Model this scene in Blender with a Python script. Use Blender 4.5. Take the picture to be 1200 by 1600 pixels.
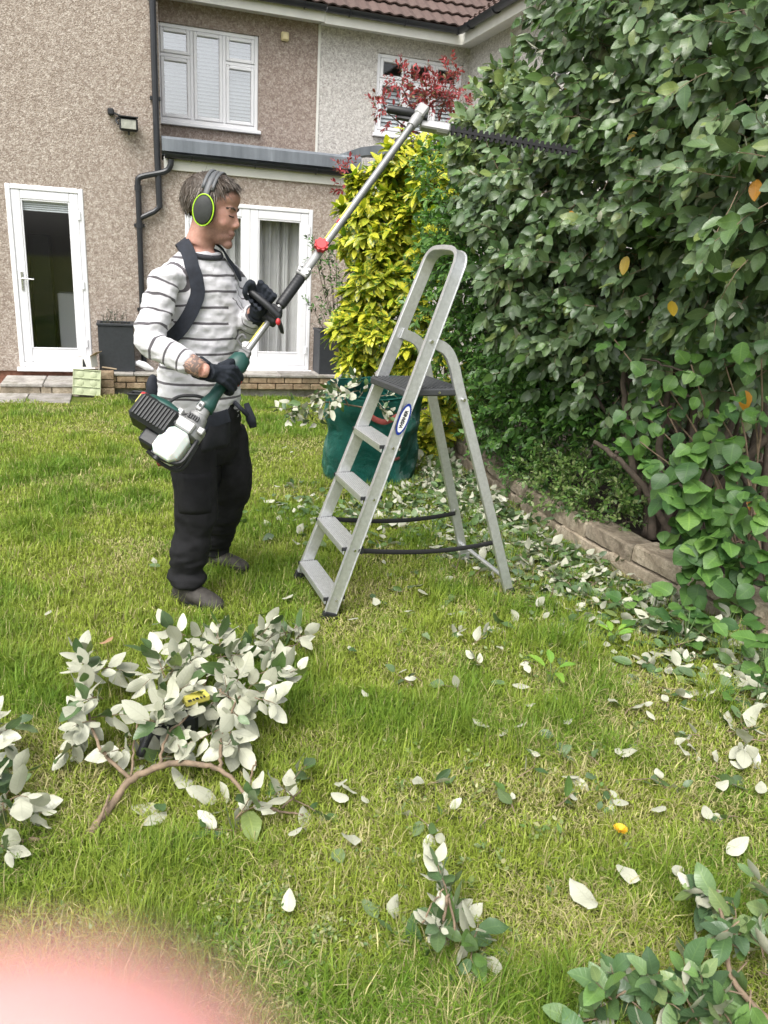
import bpy, bmesh, math, random
import numpy as np
from mathutils import Vector, Matrix, noise as mnoise

for o in list(bpy.data.objects):
    bpy.data.objects.remove(o, do_unlink=True)
SC = bpy.context.scene
COL = SC.collection
PI = math.pi

# ------------------------------------------------------------------ camera
PITCH, ROLL, YAW = [math.radians(a) for a in (18.09, 3.575, 19.3)]
FPX, CAMH = 1202.0, 1.5
cF = np.array([0, math.cos(PITCH), -math.sin(PITCH)])
_u0 = np.array([0, math.sin(PITCH), math.cos(PITCH)])
cR = math.cos(ROLL) * np.array([1.0, 0, 0]) + math.sin(ROLL) * _u0
cU = -math.sin(ROLL) * np.array([1.0, 0, 0]) + math.cos(ROLL) * _u0
cC = np.array([0.0, 0.0, CAMH])
cam_d = bpy.data.cameras.new('camera')
cam = bpy.data.objects.new('camera', cam_d)
COL.objects.link(cam)
cam.matrix_world = Matrix([[cR[i], cU[i], -cF[i], cC[i]] for i in range(3)] + [[0, 0, 0, 1]])
cam_d.sensor_fit = 'VERTICAL'
cam_d.sensor_height = 24.0
cam_d.lens = 24.0 * FPX / 1600.0
cam_d.clip_start = 0.004
cam_d.clip_end = 300
cam_d.dof.use_dof = True
cam_d.dof.focus_distance = 4.2
cam_d.dof.aperture_fstop = cam_d.lens / 2.3
SC.camera = cam

# ------------------------------------------------------------------ light
SUN_EL, SUN_AZ = math.radians(58), math.radians(205)      # azimuth from +Y, clockwise
world = bpy.data.worlds.new('World')
SC.world = world
world.use_nodes = True
wn = world.node_tree.nodes
wl = world.node_tree.links
bg = wn['Background']
sky = wn.new('ShaderNodeTexSky')
sky.sky_type = 'NISHITA'
sky.sun_disc = False
sky.sun_elevation = SUN_EL
sky.sun_rotation = SUN_AZ
sky.air_density = 1.0
sky.dust_density = 4.0
hsv = wn.new('ShaderNodeHueSaturation')
hsv.inputs['Saturation'].default_value = 0.22
wl.new(sky.outputs[0], hsv.inputs['Color'])
wl.new(hsv.outputs[0], bg.inputs['Color'])
bg.inputs['Strength'].default_value = 0.15
sun_d = bpy.data.lights.new('sun', 'SUN')
sun_d.energy = 1.3
sun_d.angle = math.radians(40)
sun_d.color = (1.0, 0.96, 0.9)
sun = bpy.data.objects.new('sun', sun_d)
COL.objects.link(sun)
sdir = Vector((math.sin(SUN_AZ) * math.cos(SUN_EL), math.cos(SUN_AZ) * math.cos(SUN_EL), math.sin(SUN_EL)))
sun.rotation_euler = sdir.to_track_quat('Z', 'Y').to_euler()
sun.location = (0, -4, 9)
vs = SC.view_settings
vs.view_transform = 'Standard'
vs.look = 'None'
vs.exposure = 1.05
vs.gamma = 1
vs.use_curve_mapping = False
SC.render.engine = 'CYCLES'
cy = SC.cycles
cy.use_denoising = True
cy.max_bounces = 6
cy.diffuse_bounces = 3
cy.glossy_bounces = 3
cy.transmission_bounces = 4
cy.transparent_max_bounces = 10
cy.caustics_reflective = False
cy.caustics_refractive = False


# ------------------------------------------------------------------ placing
def ray(x, y):
    return cF + cR * (x - 600) / FPX - cU * (y - 800) / FPX


def gz(y):
    return -0.036 * max(0.0, y - 3)


def ground(x, y, dz=0.0):
    d = ray(x, y)
    t = -CAMH / d[2]
    for _ in range(30):
        p = cC + t * d
        t = (gz(p[1]) + dz - CAMH) / d[2]
    return cC + t * d


def yp(x, y, Y):
    d = ray(x, y)
    return cC + d * (Y / d[1])


def project(P):
    d = np.asarray(P, float) - cC
    z = d @ cF
    return 600 + FPX * (d @ cR) / z, 800 - FPX * (d @ cU) / z, z


W = np.array([math.cos(YAW), math.sin(YAW), 0])
N = np.array([math.sin(YAW), -math.cos(YAW), 0])
_d = ray(435, 576)
O = cC + _d * ((0.05 - CAMH) / _d[2])
O[2] = 0


def wp(u, n, z):
    p = O + W * u + N * n
    return (p[0], p[1], z)


def wallhit(x, y, n=0.0):
    d = ray(x, y)
    o2 = O + N * n
    p = cC + d * (((o2 - cC) @ N) / (d @ N))
    return (p - O) @ W, p[2]


WM = Matrix([[W[0], N[0], 0, O[0]], [W[1], N[1], 0, O[1]], [0, 0, 1, 0], [0, 0, 0, 1]])   # (u, n, z) -> world


def nrm(v):
    v = np.asarray(v, float)
    return v / (np.linalg.norm(v) + 1e-12)


# ------------------------------------------------------------------ objects
def tag(o, label=None, cat=None, group=None, kind=None):
    if label: o['label'] = label
    if cat: o['category'] = cat
    if group: o['group'] = group
    if kind: o['kind'] = kind
    return o


def empty(name, loc, label, cat, group=None):
    o = bpy.data.objects.new(name, None)
    COL.objects.link(o)
    o.location = Vector(loc)
    o.empty_display_size = 0.1
    return tag(o, label, cat, group)


def attach(o, parent):
    o.parent = parent
    if parent is not None and parent.type == 'EMPTY':
        o.matrix_parent_inverse = Matrix.Translation(-parent.location)


def link(name, me, parent=None, kind=None):
    o = bpy.data.objects.new(name, me)
    COL.objects.link(o)
    if parent is not None:
        attach(o, parent)
    if kind: o['kind'] = kind
    return o


class MB:
    """collects faces, builds one mesh"""
    def __init__(self, M=None):
        self.v, self.f, self.M = [], [], M

    def add(self, vs, fs):
        b = len(self.v)
        if self.M is not None:
            vs = [tuple(self.M @ Vector(v)) for v in vs]
            if self.M.determinant() < 0: fs = [tuple(f)[::-1] for f in fs]
        self.v += [tuple(map(float, v)) for v in vs]
        self.f += [tuple(i + b for i in f) for f in fs]
        return self

    def box(self, lo, hi, bev=0.0):
        (x0, y0, z0), (x1, y1, z1) = lo, hi
        if x0 > x1: x0, x1 = x1, x0
        if y0 > y1: y0, y1 = y1, y0
        if z0 > z1: z0, z1 = z1, z0
        if bev <= 0:
            v = [(x, y, z) for x in (x0, x1) for y in (y0, y1) for z in (z0, z1)]
            return self.add(v, [(0, 1, 3, 2), (4, 6, 7, 5), (0, 4, 5, 1), (2, 3, 7, 6), (0, 2, 6, 4), (1, 5, 7, 3)])
        b = min(bev, (x1 - x0) / 2.01, (y1 - y0) / 2.01, (z1 - z0) / 2.01)
        v, ix = [], {}
        for sx in (0, 1):
            for sy in (0, 1):
                for sz in (0, 1):
                    X, Yy, Z = (x0, x1)[sx], (y0, y1)[sy], (z0, z1)[sz]
                    dx, dy, dz = (b, -b)[sx], (b, -b)[sy], (b, -b)[sz]
                    ix[sx, sy, sz] = len(v)
                    v += [(X, Yy + dy, Z + dz), (X + dx, Yy, Z + dz), (X + dx, Yy + dy, Z)]
        f = []
        for s in (0, 1):
            q = [ix[s, 0, 0], ix[s, 0, 1], ix[s, 1, 1], ix[s, 1, 0]]
            f.append(tuple(q if s == 0 else q[::-1]))
            q = [ix[0, s, 0] + 1, ix[1, s, 0] + 1, ix[1, s, 1] + 1, ix[0, s, 1] + 1]
            f.append(tuple(q if s == 0 else q[::-1]))
            q = [ix[0, 0, s] + 2, ix[0, 1, s] + 2, ix[1, 1, s] + 2, ix[1, 0, s] + 2]
            f.append(tuple(q if s == 0 else q[::-1]))
        for a in (0, 1):
            for c in (0, 1):
                def fl(q, fwd): f.append(tuple(q if fwd else q[::-1]))
                fl([ix[0, a, c] + 1, ix[0, a, c] + 2, ix[1, a, c] + 2, ix[1, a, c] + 1], a != c)
                fl([ix[a, 0, c] + 2, ix[a, 0, c] + 0, ix[a, 1, c] + 0, ix[a, 1, c] + 2], a != c)
                fl([ix[a, c, 0] + 0, ix[a, c, 0] + 1, ix[a, c, 1] + 1, ix[a, c, 1] + 0], a != c)
        for (a, c, e), i in ix.items():
            t = (i, i + 1, i + 2)
            f.append(t if (a + c + e) % 2 == 0 else t[::-1])
        return self.add(v, f)

    def obox(self, c, ax, ay, az, hx, hy, hz, bev=0.0):
        """oriented box: centre, three axes, half sizes"""
        M0 = self.M
        ax, ay, az = nrm(ax), nrm(ay), nrm(az)
        M = Matrix([[ax[i], ay[i], az[i], c[i]] for i in range(3)] + [[0, 0, 0, 1]])
        self.M = M if M0 is None else M0 @ M
        self.box((-hx, -hy, -hz), (hx, hy, hz), bev)
        self.M = M0
        return self

    def tube(self, pts, rad, n=8, cap=True, flat=1.0, ref=None):
        """swept tube; rad scalar or list; flat squashes along the second axis"""
        P = [np.asarray(p, float) for p in pts]
        m = len(P)
        R = [rad] * m if np.isscalar(rad) else list(rad)
        T = [nrm(P[min(i + 1, m - 1)] - P[max(i - 1, 0)]) for i in range(m)]
        r = np.asarray(ref, float) if ref is not None else (np.array([0, 0, 1.0]) if abs(T[0][2]) < 0.9 else np.array([1.0, 0, 0]))
        vs, fs = [], []
        for i in range(m):
            a = nrm(r - T[i] * (r @ T[i]))
            if ref is None: r = a
            b = np.cross(T[i], a)
            for k in range(n):
                t = 2 * PI * k / n
                vs.append(P[i] + R[i] * (a * math.cos(t) + b * flat * math.sin(t)))
        for i in range(m - 1):
            for k in range(n):
                k2 = (k + 1) % n
                fs.append((i * n + k, i * n + k2, (i + 1) * n + k2, (i + 1) * n + k))
        if cap:
            fs.append(tuple(range(n))[::-1])
            fs.append(tuple((m - 1) * n + k for k in range(n)))
        return self.add(vs, fs)

    def loft(self, secs, n=20):
        """secs: (centre, axis a vector, axis b vector) ellipses joined"""
        vs, fs = [], []
        for c, a, b in secs:
            c, a, b = np.asarray(c, float), np.asarray(a, float), np.asarray(b, float)
            for k in range(n):
                t = 2 * PI * k / n
                vs.append(c + a * math.cos(t) + b * math.sin(t))
        m = len(secs)
        for i in range(m - 1):
            for k in range(n):
                k2 = (k + 1) % n
                fs.append((i * n + k, i * n + k2, (i + 1) * n + k2, (i + 1) * n + k))
        fs.append(tuple(range(n))[::-1])
        fs.append(tuple((m - 1) * n + k for k in range(n)))
        return self.add(vs, fs)

    def ball(self, c, r, ax=None, nu=14, nv=9):
        """ellipsoid; r scalar or 3; ax three axes"""
        r = (r, r, r) if np.isscalar(r) else r
        A = np.eye(3) if ax is None else np.array([nrm(a) for a in ax])
        c = np.asarray(c, float)
        vs = [c + A[2] * r[2]]
        for j in range(1, nv):
            ph = PI * j / nv
            for i in range(nu):
                th = 2 * PI * i / nu
                vs.append(c + A[0] * r[0] * math.sin(ph) * math.cos(th) + A[1] * r[1] * math.sin(ph) * math.sin(th) + A[2] * r[2] * math.cos(ph))
        vs.append(c - A[2] * r[2])
        fs = [(0, 1 + i, 1 + (i + 1) % nu) for i in range(nu)]
        for j in range(nv - 2):
            for i in range(nu):
                a, b = 1 + j * nu + i, 1 + j * nu + (i + 1) % nu
                fs.append((a, a + nu, b + nu, b))
        e = len(vs) - 1
        s = 1 + (nv - 2) * nu
        fs += [(s + (i + 1) % nu, s + i, e) for i in range(nu)]
        return self.add(vs, fs)

    def mesh(self, name, mat=None, smooth=False):
        me = bpy.data.meshes.new(name)
        me.from_pydata(self.v, [], self.f)
        me.validate()
        if mat is not None: me.materials.append(mat)
        if smooth: me.shade_smooth()
        me.update()
        return me

    def build(self, name, mat, parent=None, smooth=False, kind=None):
        me = self.mesh(name, mat, smooth)
        o = link(name, me, parent, kind)
        if smooth == 'auto':
            smooth_by_angle(me)
        return o


def smooth_by_angle(me, ang=0.6):
    me.shade_smooth()
    n = len(me.polygons)
    nor = [p.normal.copy() for p in me.polygons]
    ef = {}
    for p in me.polygons:
        for k in p.edge_keys:
            ef.setdefault(k, []).append(p.index)
    att = me.attributes.get('sharp_edge') or me.attributes.new('sharp_edge', 'BOOLEAN', 'EDGE')
    vals = [False] * len(me.edges)
    for e in me.edges:
        fs = ef.get(e.key, ())
        if len(fs) == 2 and nor[fs[0]].length > 0 and nor[fs[1]].length > 0 and nor[fs[0]].angle(nor[fs[1]], 0) > ang:
            vals[e.index] = True
    att.data.foreach_set('value', vals)


def crom(pts, n):
    """Catmull-Rom through rows (any width)"""
    P = np.asarray(pts, float)
    Q = np.vstack([2 * P[0] - P[1], P, 2 * P[-1] - P[-2]])
    out = []
    for i in range(1, len(Q) - 2):
        for k in range(n):
            t = k / n
            a, b, c, d = Q[i - 1], Q[i], Q[i + 1], Q[i + 2]
            out.append(0.5 * (2 * b + (c - a) * t + (2 * a - 5 * b + 4 * c - d) * t * t + (3 * b - a - 3 * c + d) * t ** 3))
    out.append(P[-1])
    return np.array(out)


def remeshed(mb, voxel, smooth=4, factor=0.5):
    """one continuous skin over everything collected in mb"""
    me = mb.mesh('tmp')
    bm = bmesh.new(); bm.from_mesh(me); bmesh.ops.recalc_face_normals(bm, faces=bm.faces[:]); bm.to_mesh(me); bm.free()
    o = bpy.data.objects.new('tmp', me)
    COL.objects.link(o)
    r = o.modifiers.new('r', 'REMESH')
    r.mode = 'VOXEL'
    r.voxel_size = voxel
    if smooth:
        s = o.modifiers.new('s', 'SMOOTH')
        s.factor = factor
        s.iterations = smooth
    dg = bpy.context.evaluated_depsgraph_get()
    dg.update()
    out = bpy.data.meshes.new_from_object(o.evaluated_get(dg))
    bpy.data.objects.remove(o, do_unlink=True)
    bpy.data.meshes.remove(me)
    out.shade_smooth()
    return out


def displace(me, fn):
    n = len(me.vertices)
    co = np.empty(n * 3); me.vertices.foreach_get('co', co)
    no = np.array([v.normal[:] for v in me.vertices])
    co = co.reshape(n, 3)
    d = np.array([fn(co[i], no[i]) for i in range(n)])
    me.vertices.foreach_set('co', (co + no * d[:, None]).ravel())
    me.update()


# ------------------------------------------------------------------ materials
class NT:
    def __init__(self, name):
        self.m = bpy.data.materials.new(name)
        self.m.use_nodes = True
        self.t = self.m.node_tree
        self.b = self.t.nodes['Principled BSDF']
        self.out = self.t.nodes['Material Output']

    def n(self, typ, **kw):
        nd = self.t.nodes.new(typ)
        for k, v in kw.items():
            if hasattr(nd, k): setattr(nd, k, v)
        return nd

    def l(self, a, b):
        self.t.links.new(a, b)

    def val(self, x):
        return x

    def coord(self, obj=True):
        if not hasattr(self, '_c'): self._c = self.n('ShaderNodeTexCoord')
        return self._c.outputs['Object' if obj else 'Generated']

    def noise(self, scale, detail=4, rough=0.55, vec=None, dist=0):
        nd = self.n('ShaderNodeTexNoise')
        nd.inputs['Scale'].default_value = scale
        nd.inputs['Detail'].default_value = detail
        nd.inputs['Roughness'].default_value = rough
        nd.inputs['Distortion'].default_value = dist
        self.l(vec if vec is not None else self.coord(), nd.inputs['Vector'])
        return nd.outputs['Fac']

    def voro(self, scale, out='Color', feature='F1', vec=None):
        nd = self.n('ShaderNodeTexVoronoi')
        nd.feature = feature
        nd.inputs['Scale'].default_value = scale
        self.l(vec if vec is not None else self.coord(), nd.inputs['Vector'])
        return nd.outputs[out]

    def ramp(self, fac, stops):
        nd = self.n('ShaderNodeValToRGB')
        e = nd.color_ramp.elements
        while len(e) < len(stops): e.new(0.5)
        for i, (p, c) in enumerate(stops):
            e[i].position = p
            e[i].color = (*c, 1) if len(c) == 3 else c
        self.l(fac, nd.inputs['Fac'])
        return nd.outputs['Color']

    def mix(self, fac, a, b, blend='MIX'):
        nd = self.n('ShaderNodeMix')
        nd.data_type = 'RGBA'
        nd.blend_type = blend
        for s, v in ((nd.inputs[0], fac), (nd.inputs[6], a), (nd.inputs[7], b)):
            if isinstance(v, (int, float)): s.default_value = v
            elif isinstance(v, tuple): s.default_value = (*v, 1) if len(v) == 3 else v
            else: self.l(v, s)
        return nd.outputs[2]

    def math(self, op, a, b=0.0):
        nd = self.n('ShaderNodeMath')
        nd.operation = op
        for s, v in ((nd.inputs[0], a), (nd.inputs[1], b)):
            if isinstance(v, (int, float)): s.default_value = v
            else: self.l(v, s)
        return nd.outputs[0]

    def attr(self, name, out='Color'):
        nd = self.n('ShaderNodeAttribute')
        nd.attribute_name = name
        return nd.outputs[out]

    def bump(self, h, strength=0.4, dist=0.01):
        nd = self.n('ShaderNodeBump')
        nd.inputs['Strength'].default_value = strength
        nd.inputs['Distance'].default_value = dist
        self.l(h, nd.inputs['Height'])
        self.l(nd.outputs[0], self.b.inputs['Normal'])
        return self

    def set(self, **kw):
        names = dict(color='Base Color', rough='Roughness', metal='Metallic', spec='Specular IOR Level', sss='Subsurface Weight',
                     trans='Transmission Weight', alpha='Alpha', coat='Coat Weight', sheen='Sheen Weight')
        for k, v in kw.items():
            s = self.b.inputs[names[k]]
            if isinstance(v, (int, float)): s.default_value = v
            elif isinstance(v, tuple): s.default_value = (*v, 1)
            else: self.l(v, s)
        return self


def simple(name, col, rough=0.5, metal=0.0, var=0.12, scale=25, bump=0.0, bscale=120, spec=0.5):
    t = NT(name)
    a = tuple(c * (1 - var) for c in col)
    b = tuple(min(1, c * (1 + var)) for c in col)
    f = t.noise(scale, 5)
    t.set(color=t.ramp(f, [(0.3, a), (0.7, b)]), metal=metal, spec=spec)
    r = t.n('ShaderNodeMapRange')
    r.inputs['To Min'].default_value = max(0.02, rough - 0.08)
    r.inputs['To Max'].default_value = min(1, rough + 0.1)
    t.l(t.noise(scale * 2.3, 4), r.inputs['Value'])
    t.l(r.outputs[0], t.b.inputs['Roughness'])
    if bump:
        t.bump(t.noise(bscale, 4), bump, 0.004)
    return t.m


def pebbledash(name, c0, c1, c2, c3):
    t = NT(name)
    cell = t.n('ShaderNodeSeparateColor')
    t.l(t.voro(74), cell.inputs[0])
    col = t.ramp(cell.outputs[0], [(0.0, c0), (0.3, c1), (0.68, c2), (0.93, c3)])
    cell2 = t.n('ShaderNodeSeparateColor')
    t.l(t.voro(33), cell2.inputs[0])
    col = t.mix(0.35, col, t.ramp(cell2.outputs[1], [(0.0, c0), (0.5, c1), (0.9, c3)]))
    col = t.mix(t.math('MULTIPLY', t.noise(0.55, 4, 0.6), 0.5), col, t.mix(1.0, col, (0.72, 0.7, 0.68), 'MULTIPLY'))
    t.set(color=col, rough=0.92, spec=0.2)
    h = t.math('ADD', t.voro(62, 'Distance'), t.math('MULTIPLY', t.noise(130, 3), 0.4))
    return t.bump(h, 0.5, 0.009).m


def leafmat(name, under, trans=0.25, rough=0.38, vein=0.25, veinscale=9.0, spec=0.5, blotch=None):
    """leaf blade: own colour on top from the tint attribute, its underside, midrib and side veins"""
    t = NT(name)
    tint = t.attr('tint')
    uv = t.attr('luv', 'Vector')
    sep = t.n('ShaderNodeSeparateXYZ')
    t.l(uv, sep.inputs[0])
    ax = t.math('ABSOLUTE', sep.outputs[0])
    mid = t.math('LESS_THAN', ax, 0.07)
    w = t.math('SINE', t.math('MULTIPLY', t.math('SUBTRACT', sep.outputs[1], t.math('MULTIPLY', ax, 0.18)), veinscale * 2 * PI))
    side = t.math('POWER', t.math('MAXIMUM', w, 0.0), 6.0)
    v = t.math('MULTIPLY', t.math('MAXIMUM', mid, t.math('MULTIPLY', side, 0.6)), vein)
    top = t.mix(v, tint, t.mix(1.0, tint, (1.9, 1.7, 1.5), 'MULTIPLY'))
    if blotch:
        bl = t.math('GREATER_THAN', t.noise(42, 3), 0.5)
        big = t.math('MULTIPLY', bl, t.attr('tint', 'Alpha'))
        top = t.mix(big, top, blotch)
    geo = t.n('ShaderNodeNewGeometry')
    un = under if not isinstance(under, str) else t.mix(1.0, tint, (1.35, 1.3, 1.5), 'MULTIPLY')
    if not isinstance(under, str):
        un = t.mix(v, under, tuple(c * 0.6 for c in under))
        un = t.mix(t.math('MULTIPLY', t.math('GREATER_THAN', t.attr('tint', 'Fac'), 0.085), 0.4), un, tuple(c * 0.55 for c in under))
        un = t.mix(t.math('MULTIPLY', t.noise(30, 3), 0.35), un, tuple(c * 0.62 for c in under))
    col = t.mix(geo.outputs['Backfacing'], top, un)
    t.set(color=col, rough=rough, spec=spec)
    nd = t.n('ShaderNodeBump')
    nd.inputs['Strength'].default_value = 0.35
    nd.inputs['Distance'].default_value = 0.004
    t.l(t.math('SUBTRACT', 0.0, v), nd.inputs['Height'])
    t.l(nd.outputs[0], t.b.inputs['Normal'])
    tr = t.n('ShaderNodeBsdfTranslucent')
    t.l(t.mix(1.0, tint, (1.1, 1.25, 0.6), 'MULTIPLY'), tr.inputs['Color'])
    mx = t.n('ShaderNodeMixShader')
    mx.inputs[0].default_value = trans
    t.l(t.b.outputs[0], mx.inputs[1])
    t.l(tr.outputs[0], mx.inputs[2])
    t.l(mx.outputs[0], t.out.inputs['Surface'])
    return t.m


def glassmat(name, tintc=(0.93, 0.94, 0.94), refl=0.04):
    t = NT(name)
    tr = t.n('ShaderNodeBsdfTransparent')
    tr.inputs[0].default_value = (*tintc, 1)
    gl = t.n('ShaderNodeBsdfGlossy')
    gl.inputs['Roughness'].default_value = 0.03
    lw = t.n('ShaderNodeLayerWeight')
    lw.inputs[0].default_value = 0.5
    f = t.math('ADD', t.math('MULTIPLY', t.math('POWER', lw.outputs['Facing'], 4.0), 0.6), refl)
    mx = t.n('ShaderNodeMixShader')
    t.l(f, mx.inputs[0])
    t.l(tr.outputs[0], mx.inputs[1])
    t.l(gl.outputs[0], mx.inputs[2])
    t.l(mx.outputs[0], t.out.inputs['Surface'])
    return t.m


M = {}
M['dash'] = pebbledash('brown pebbledash', (0.25, 0.198, 0.165), (0.345, 0.283, 0.238), (0.42, 0.353, 0.302), (0.60, 0.535, 0.475))
M['dash_far'] = pebbledash('red brown pebbledash', (0.22, 0.168, 0.144), (0.30, 0.236, 0.203), (0.365, 0.298, 0.257), (0.51, 0.445, 0.39))
M['dash_grey'] = pebbledash('pale grey pebbledash', (0.32, 0.30, 0.28), (0.52, 0.49, 0.46), (0.62, 0.59, 0.56), (0.76, 0.74, 0.71))
M['upvc'] = simple('white upvc', (0.8, 0.8, 0.82), 0.3, var=0.03, scale=3)
M['cream_board'] = simple('off white fascia paint', (0.72, 0.71, 0.66), 0.45, var=0.06, scale=6)
M['black_pipe'] = simple('black plastic pipe', (0.018, 0.02, 0.024), 0.35, var=0.2, scale=8)
M['black'] = simple('black plastic', (0.016, 0.017, 0.019), 0.45, var=0.2, scale=30)
M['glass'] = glassmat('window glass')
M['glass_bright'] = glassmat('upper window glass', refl=0.32)
M['blind'] = simple('white blind slat', (0.84, 0.87, 0.9), 0.5, var=0.04)
M['curtain'] = simple('grey curtain cloth', (0.78, 0.76, 0.75), 0.9, var=0.06, scale=8)
M['interior'] = simple('dim room plaster', (0.33, 0.31, 0.29), 0.9, var=0.1, scale=2)
M['chrome'] = simple('brushed steel', (0.6, 0.6, 0.6), 0.25, 1.0, var=0.05)


def leadmat():
    t = NT('weathered lead')
    mp = t.n('ShaderNodeMapping')
    mp.inputs['Scale'].default_value = (7, 7, 0.7)
    t.l(t.coord(), mp.inputs['Vector'])
    f = t.noise(1.0, 6, 0.65, mp.outputs[0])
    t.set(color=t.ramp(f, [(0.3, (0.12, 0.135, 0.15)), (0.58, (0.18, 0.198, 0.22)), (0.78, (0.34, 0.365, 0.39))]), rough=0.55, metal=0.2)
    return t.bump(t.noise(9, 3), 0.3, 0.01).m


M['lead'] = leadmat()


def tilemat():
    t = NT('brown concrete roof tile')
    info = t.n('ShaderNodeObjectInfo')
    c = t.ramp(info.outputs['Random'], [(0, (0.07, 0.040, 0.038)), (0.5, (0.10, 0.058, 0.054)), (1, (0.13, 0.075, 0.068))])
    c = t.mix(t.math('MULTIPLY', t.noise(14, 5, 0.7), 0.55), c, (0.2, 0.17, 0.14))
    t.set(color=c, rough=0.85, spec=0.25)
    return t.bump(t.noise(90, 4), 0.4, 0.006).m


M['tile'] = tilemat()


def stonemat(name, cols, scale=5, bump=0.8):
    t = NT(name)
    info = t.n('ShaderNodeObjectInfo')
    c = t.ramp(t.noise(scale, 7, 0.65, dist=0.6), [(0.36, cols[0]), (0.5, cols[1]), (0.64, cols[2])])
    c2 = t.mix(1.0, c, t.ramp(info.outputs['Random'], [(0, (0.72, 0.7, 0.68)), (1, (1.15, 1.12, 1.08))]), 'MULTIPLY')
    c2 = t.mix(t.ramp(t.noise(4.3, 8, 0.75), [(0.5, (0, 0, 0)), (0.68, (0.7, 0.7, 0.7))]), c2, (0.10, 0.095, 0.05))
    c2 = t.mix(t.ramp(t.noise(48, 5, 0.8), [(0.45, (0, 0, 0)), (0.75, (0.6, 0.6, 0.6))]), c2, (0.12, 0.10, 0.075))
    t.set(color=c2, rough=0.9, spec=0.2)
    h = t.math('ADD', t.noise(scale * 5, 6, 0.7), t.math('MULTIPLY', t.noise(scale * 25, 4), 0.3))
    return t.bump(h, bump, 0.02).m


M['stone'] = stonemat('split face sandstone', ((0.24, 0.20, 0.15), (0.40, 0.345, 0.265), (0.52, 0.46, 0.365)), 5)
M['brick'] = stonemat('buff wall brick', ((0.24, 0.17, 0.11), (0.36, 0.27, 0.18), (0.46, 0.37, 0.26)), 9, 0.5)
M['redbrick'] = stonemat('red plinth brick', ((0.17, 0.075, 0.05), (0.26, 0.12, 0.085), (0.33, 0.17, 0.12)), 9, 0.5)
M['slab'] = stonemat('grey paving slab', ((0.27, 0.26, 0.25), (0.37, 0.36, 0.345), (0.45, 0.44, 0.42)), 4, 0.4)
M['alu'] = None


def alumat():
    t = NT('brushed aluminium')
    f = t.noise(60, 5, 0.7)
    t.set(color=t.ramp(f, [(0.3, (0.56, 0.57, 0.57)), (0.7, (0.72, 0.73, 0.73))]), metal=0.75, rough=t.math('ADD', t.math('MULTIPLY', f, 0.25), 0.28))
    return t.bump(t.noise(160, 3), 0.12, 0.002).m


M['alu'] = alumat()
M['bark'] = simple('twig bark', (0.2, 0.145, 0.095), 0.8, var=0.35, scale=40, bump=0.5, bscale=90)
M['bark_dark'] = simple('dark branch bark', (0.085, 0.065, 0.048), 0.85, var=0.35, scale=30, bump=0.5, bscale=60)
M['leaf_olea'] = leafmat('silver backed leaf', (0.58, 0.585, 0.45), 0.12, 0.31, 0.34, 8)
M['leaf_aucuba'] = leafmat('spotted glossy leaf', 'tint', 0.22, 0.3, 0.2, 6, blotch=(0.62, 0.56, 0.05))
M['leaf_small'] = leafmat('small green leaf', 'tint', 0.25, 0.35, 0.2, 6)
M['leaf_red'] = leafmat('dark red leaf', 'tint', 0.2, 0.4, 0.15, 6)
M['leaf_round'] = leafmat('ribbed bright leaf', 'tint', 0.3, 0.42, 0.6, 9)
# ================================================================== GROUND
def groundmat():
    t = NT('lawn soil and thatch')
    a = t.ramp(t.noise(1.1, 5, 0.6), [(0.36, (0.11, 0.165, 0.03)), (0.52, (0.19, 0.21, 0.055)), (0.68, (0.30, 0.27, 0.12))])
    b = t.ramp(t.noise(55, 5, 0.75), [(0.3, (0.55, 0.55, 0.5)), (0.7, (1.2, 1.2, 1.15))])
    t.set(color=t.mix(1.0, a, b, 'MULTIPLY'), rough=1.0, spec=0.1)
    return t.bump(t.noise(80, 5, 0.7), 1.0, 0.03).m


M['ground'] = groundmat()
M['soil'] = simple('dark bed soil', (0.045, 0.034, 0.024), 1.0, var=0.5, scale=18, bump=1.0, bscale=40)

ys = [-60, -6, 0, 3, 6, 9, 12, 16, 80]
mb = MB()
vsx = [-80, -10, -4, 0, 4, 10, 80]
vv = [(x, y, gz(min(y, 16))) for y in ys for x in vsx]
ff = [(j * 7 + i, j * 7 + i + 1, (j + 1) * 7 + i + 1, (j + 1) * 7 + i) for j in range(len(ys) - 1) for i in range(6)]
mb.add(vv, ff)
mb.build('lawn', M['ground'], kind='structure')

# edging line of the raised bed (front, at lawn level)
EDGE = [(2.25, 1.6), (1.68, 3.0), (1.49, 3.47), (1.26, 3.93), (1.0, 4.64), (0.67, 6.19), (0.3, 7.5), (-0.36, 9.6)]


def edge_x(y):
    E = EDGE
    if y <= E[0][1]: a, b = E[0], E[1]
    elif y >= E[-1][1]: a, b = E[-2], E[-1]
    else:
        for a, b in zip(E[:-1], E[1:]):
            if a[1] <= y <= b[1]: break
    return a[0] + (b[0] - a[0]) * (y - a[1]) / (b[1] - a[1])


# soil of the raised bed, behind the wall
mb = MB()
pts = [(edge_x(y) + 0.1, y) for y in np.linspace(1.0, 9.9, 30)]
vv = []
for x, y in pts:
    for k, dx in enumerate((0, 0.4, 1.2, 2.5, 5.0)):
        z = gz(y) + 0.13 + 0.05 * mnoise.noise(Vector((x + dx, y, 0))) * (k > 0)
        vv.append((x + dx, y, z))
ff = [(j * 5 + i, j * 5 + i + 1, (j + 1) * 5 + i + 1, (j + 1) * 5 + i) for j in range(29) for i in range(4)]
mb.add(vv, ff)
mb.build('flower_bed', M['soil'], kind='structure', smooth=True)

# low wall of split stone blocks along the bed
rng = random.Random(5)
wall_root = empty('garden_wall', (1.0, 4.85, gz(4.85)), 'low edging wall of sandstone blocks holding up the planted bed beside the lawn', 'garden wall')


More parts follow.
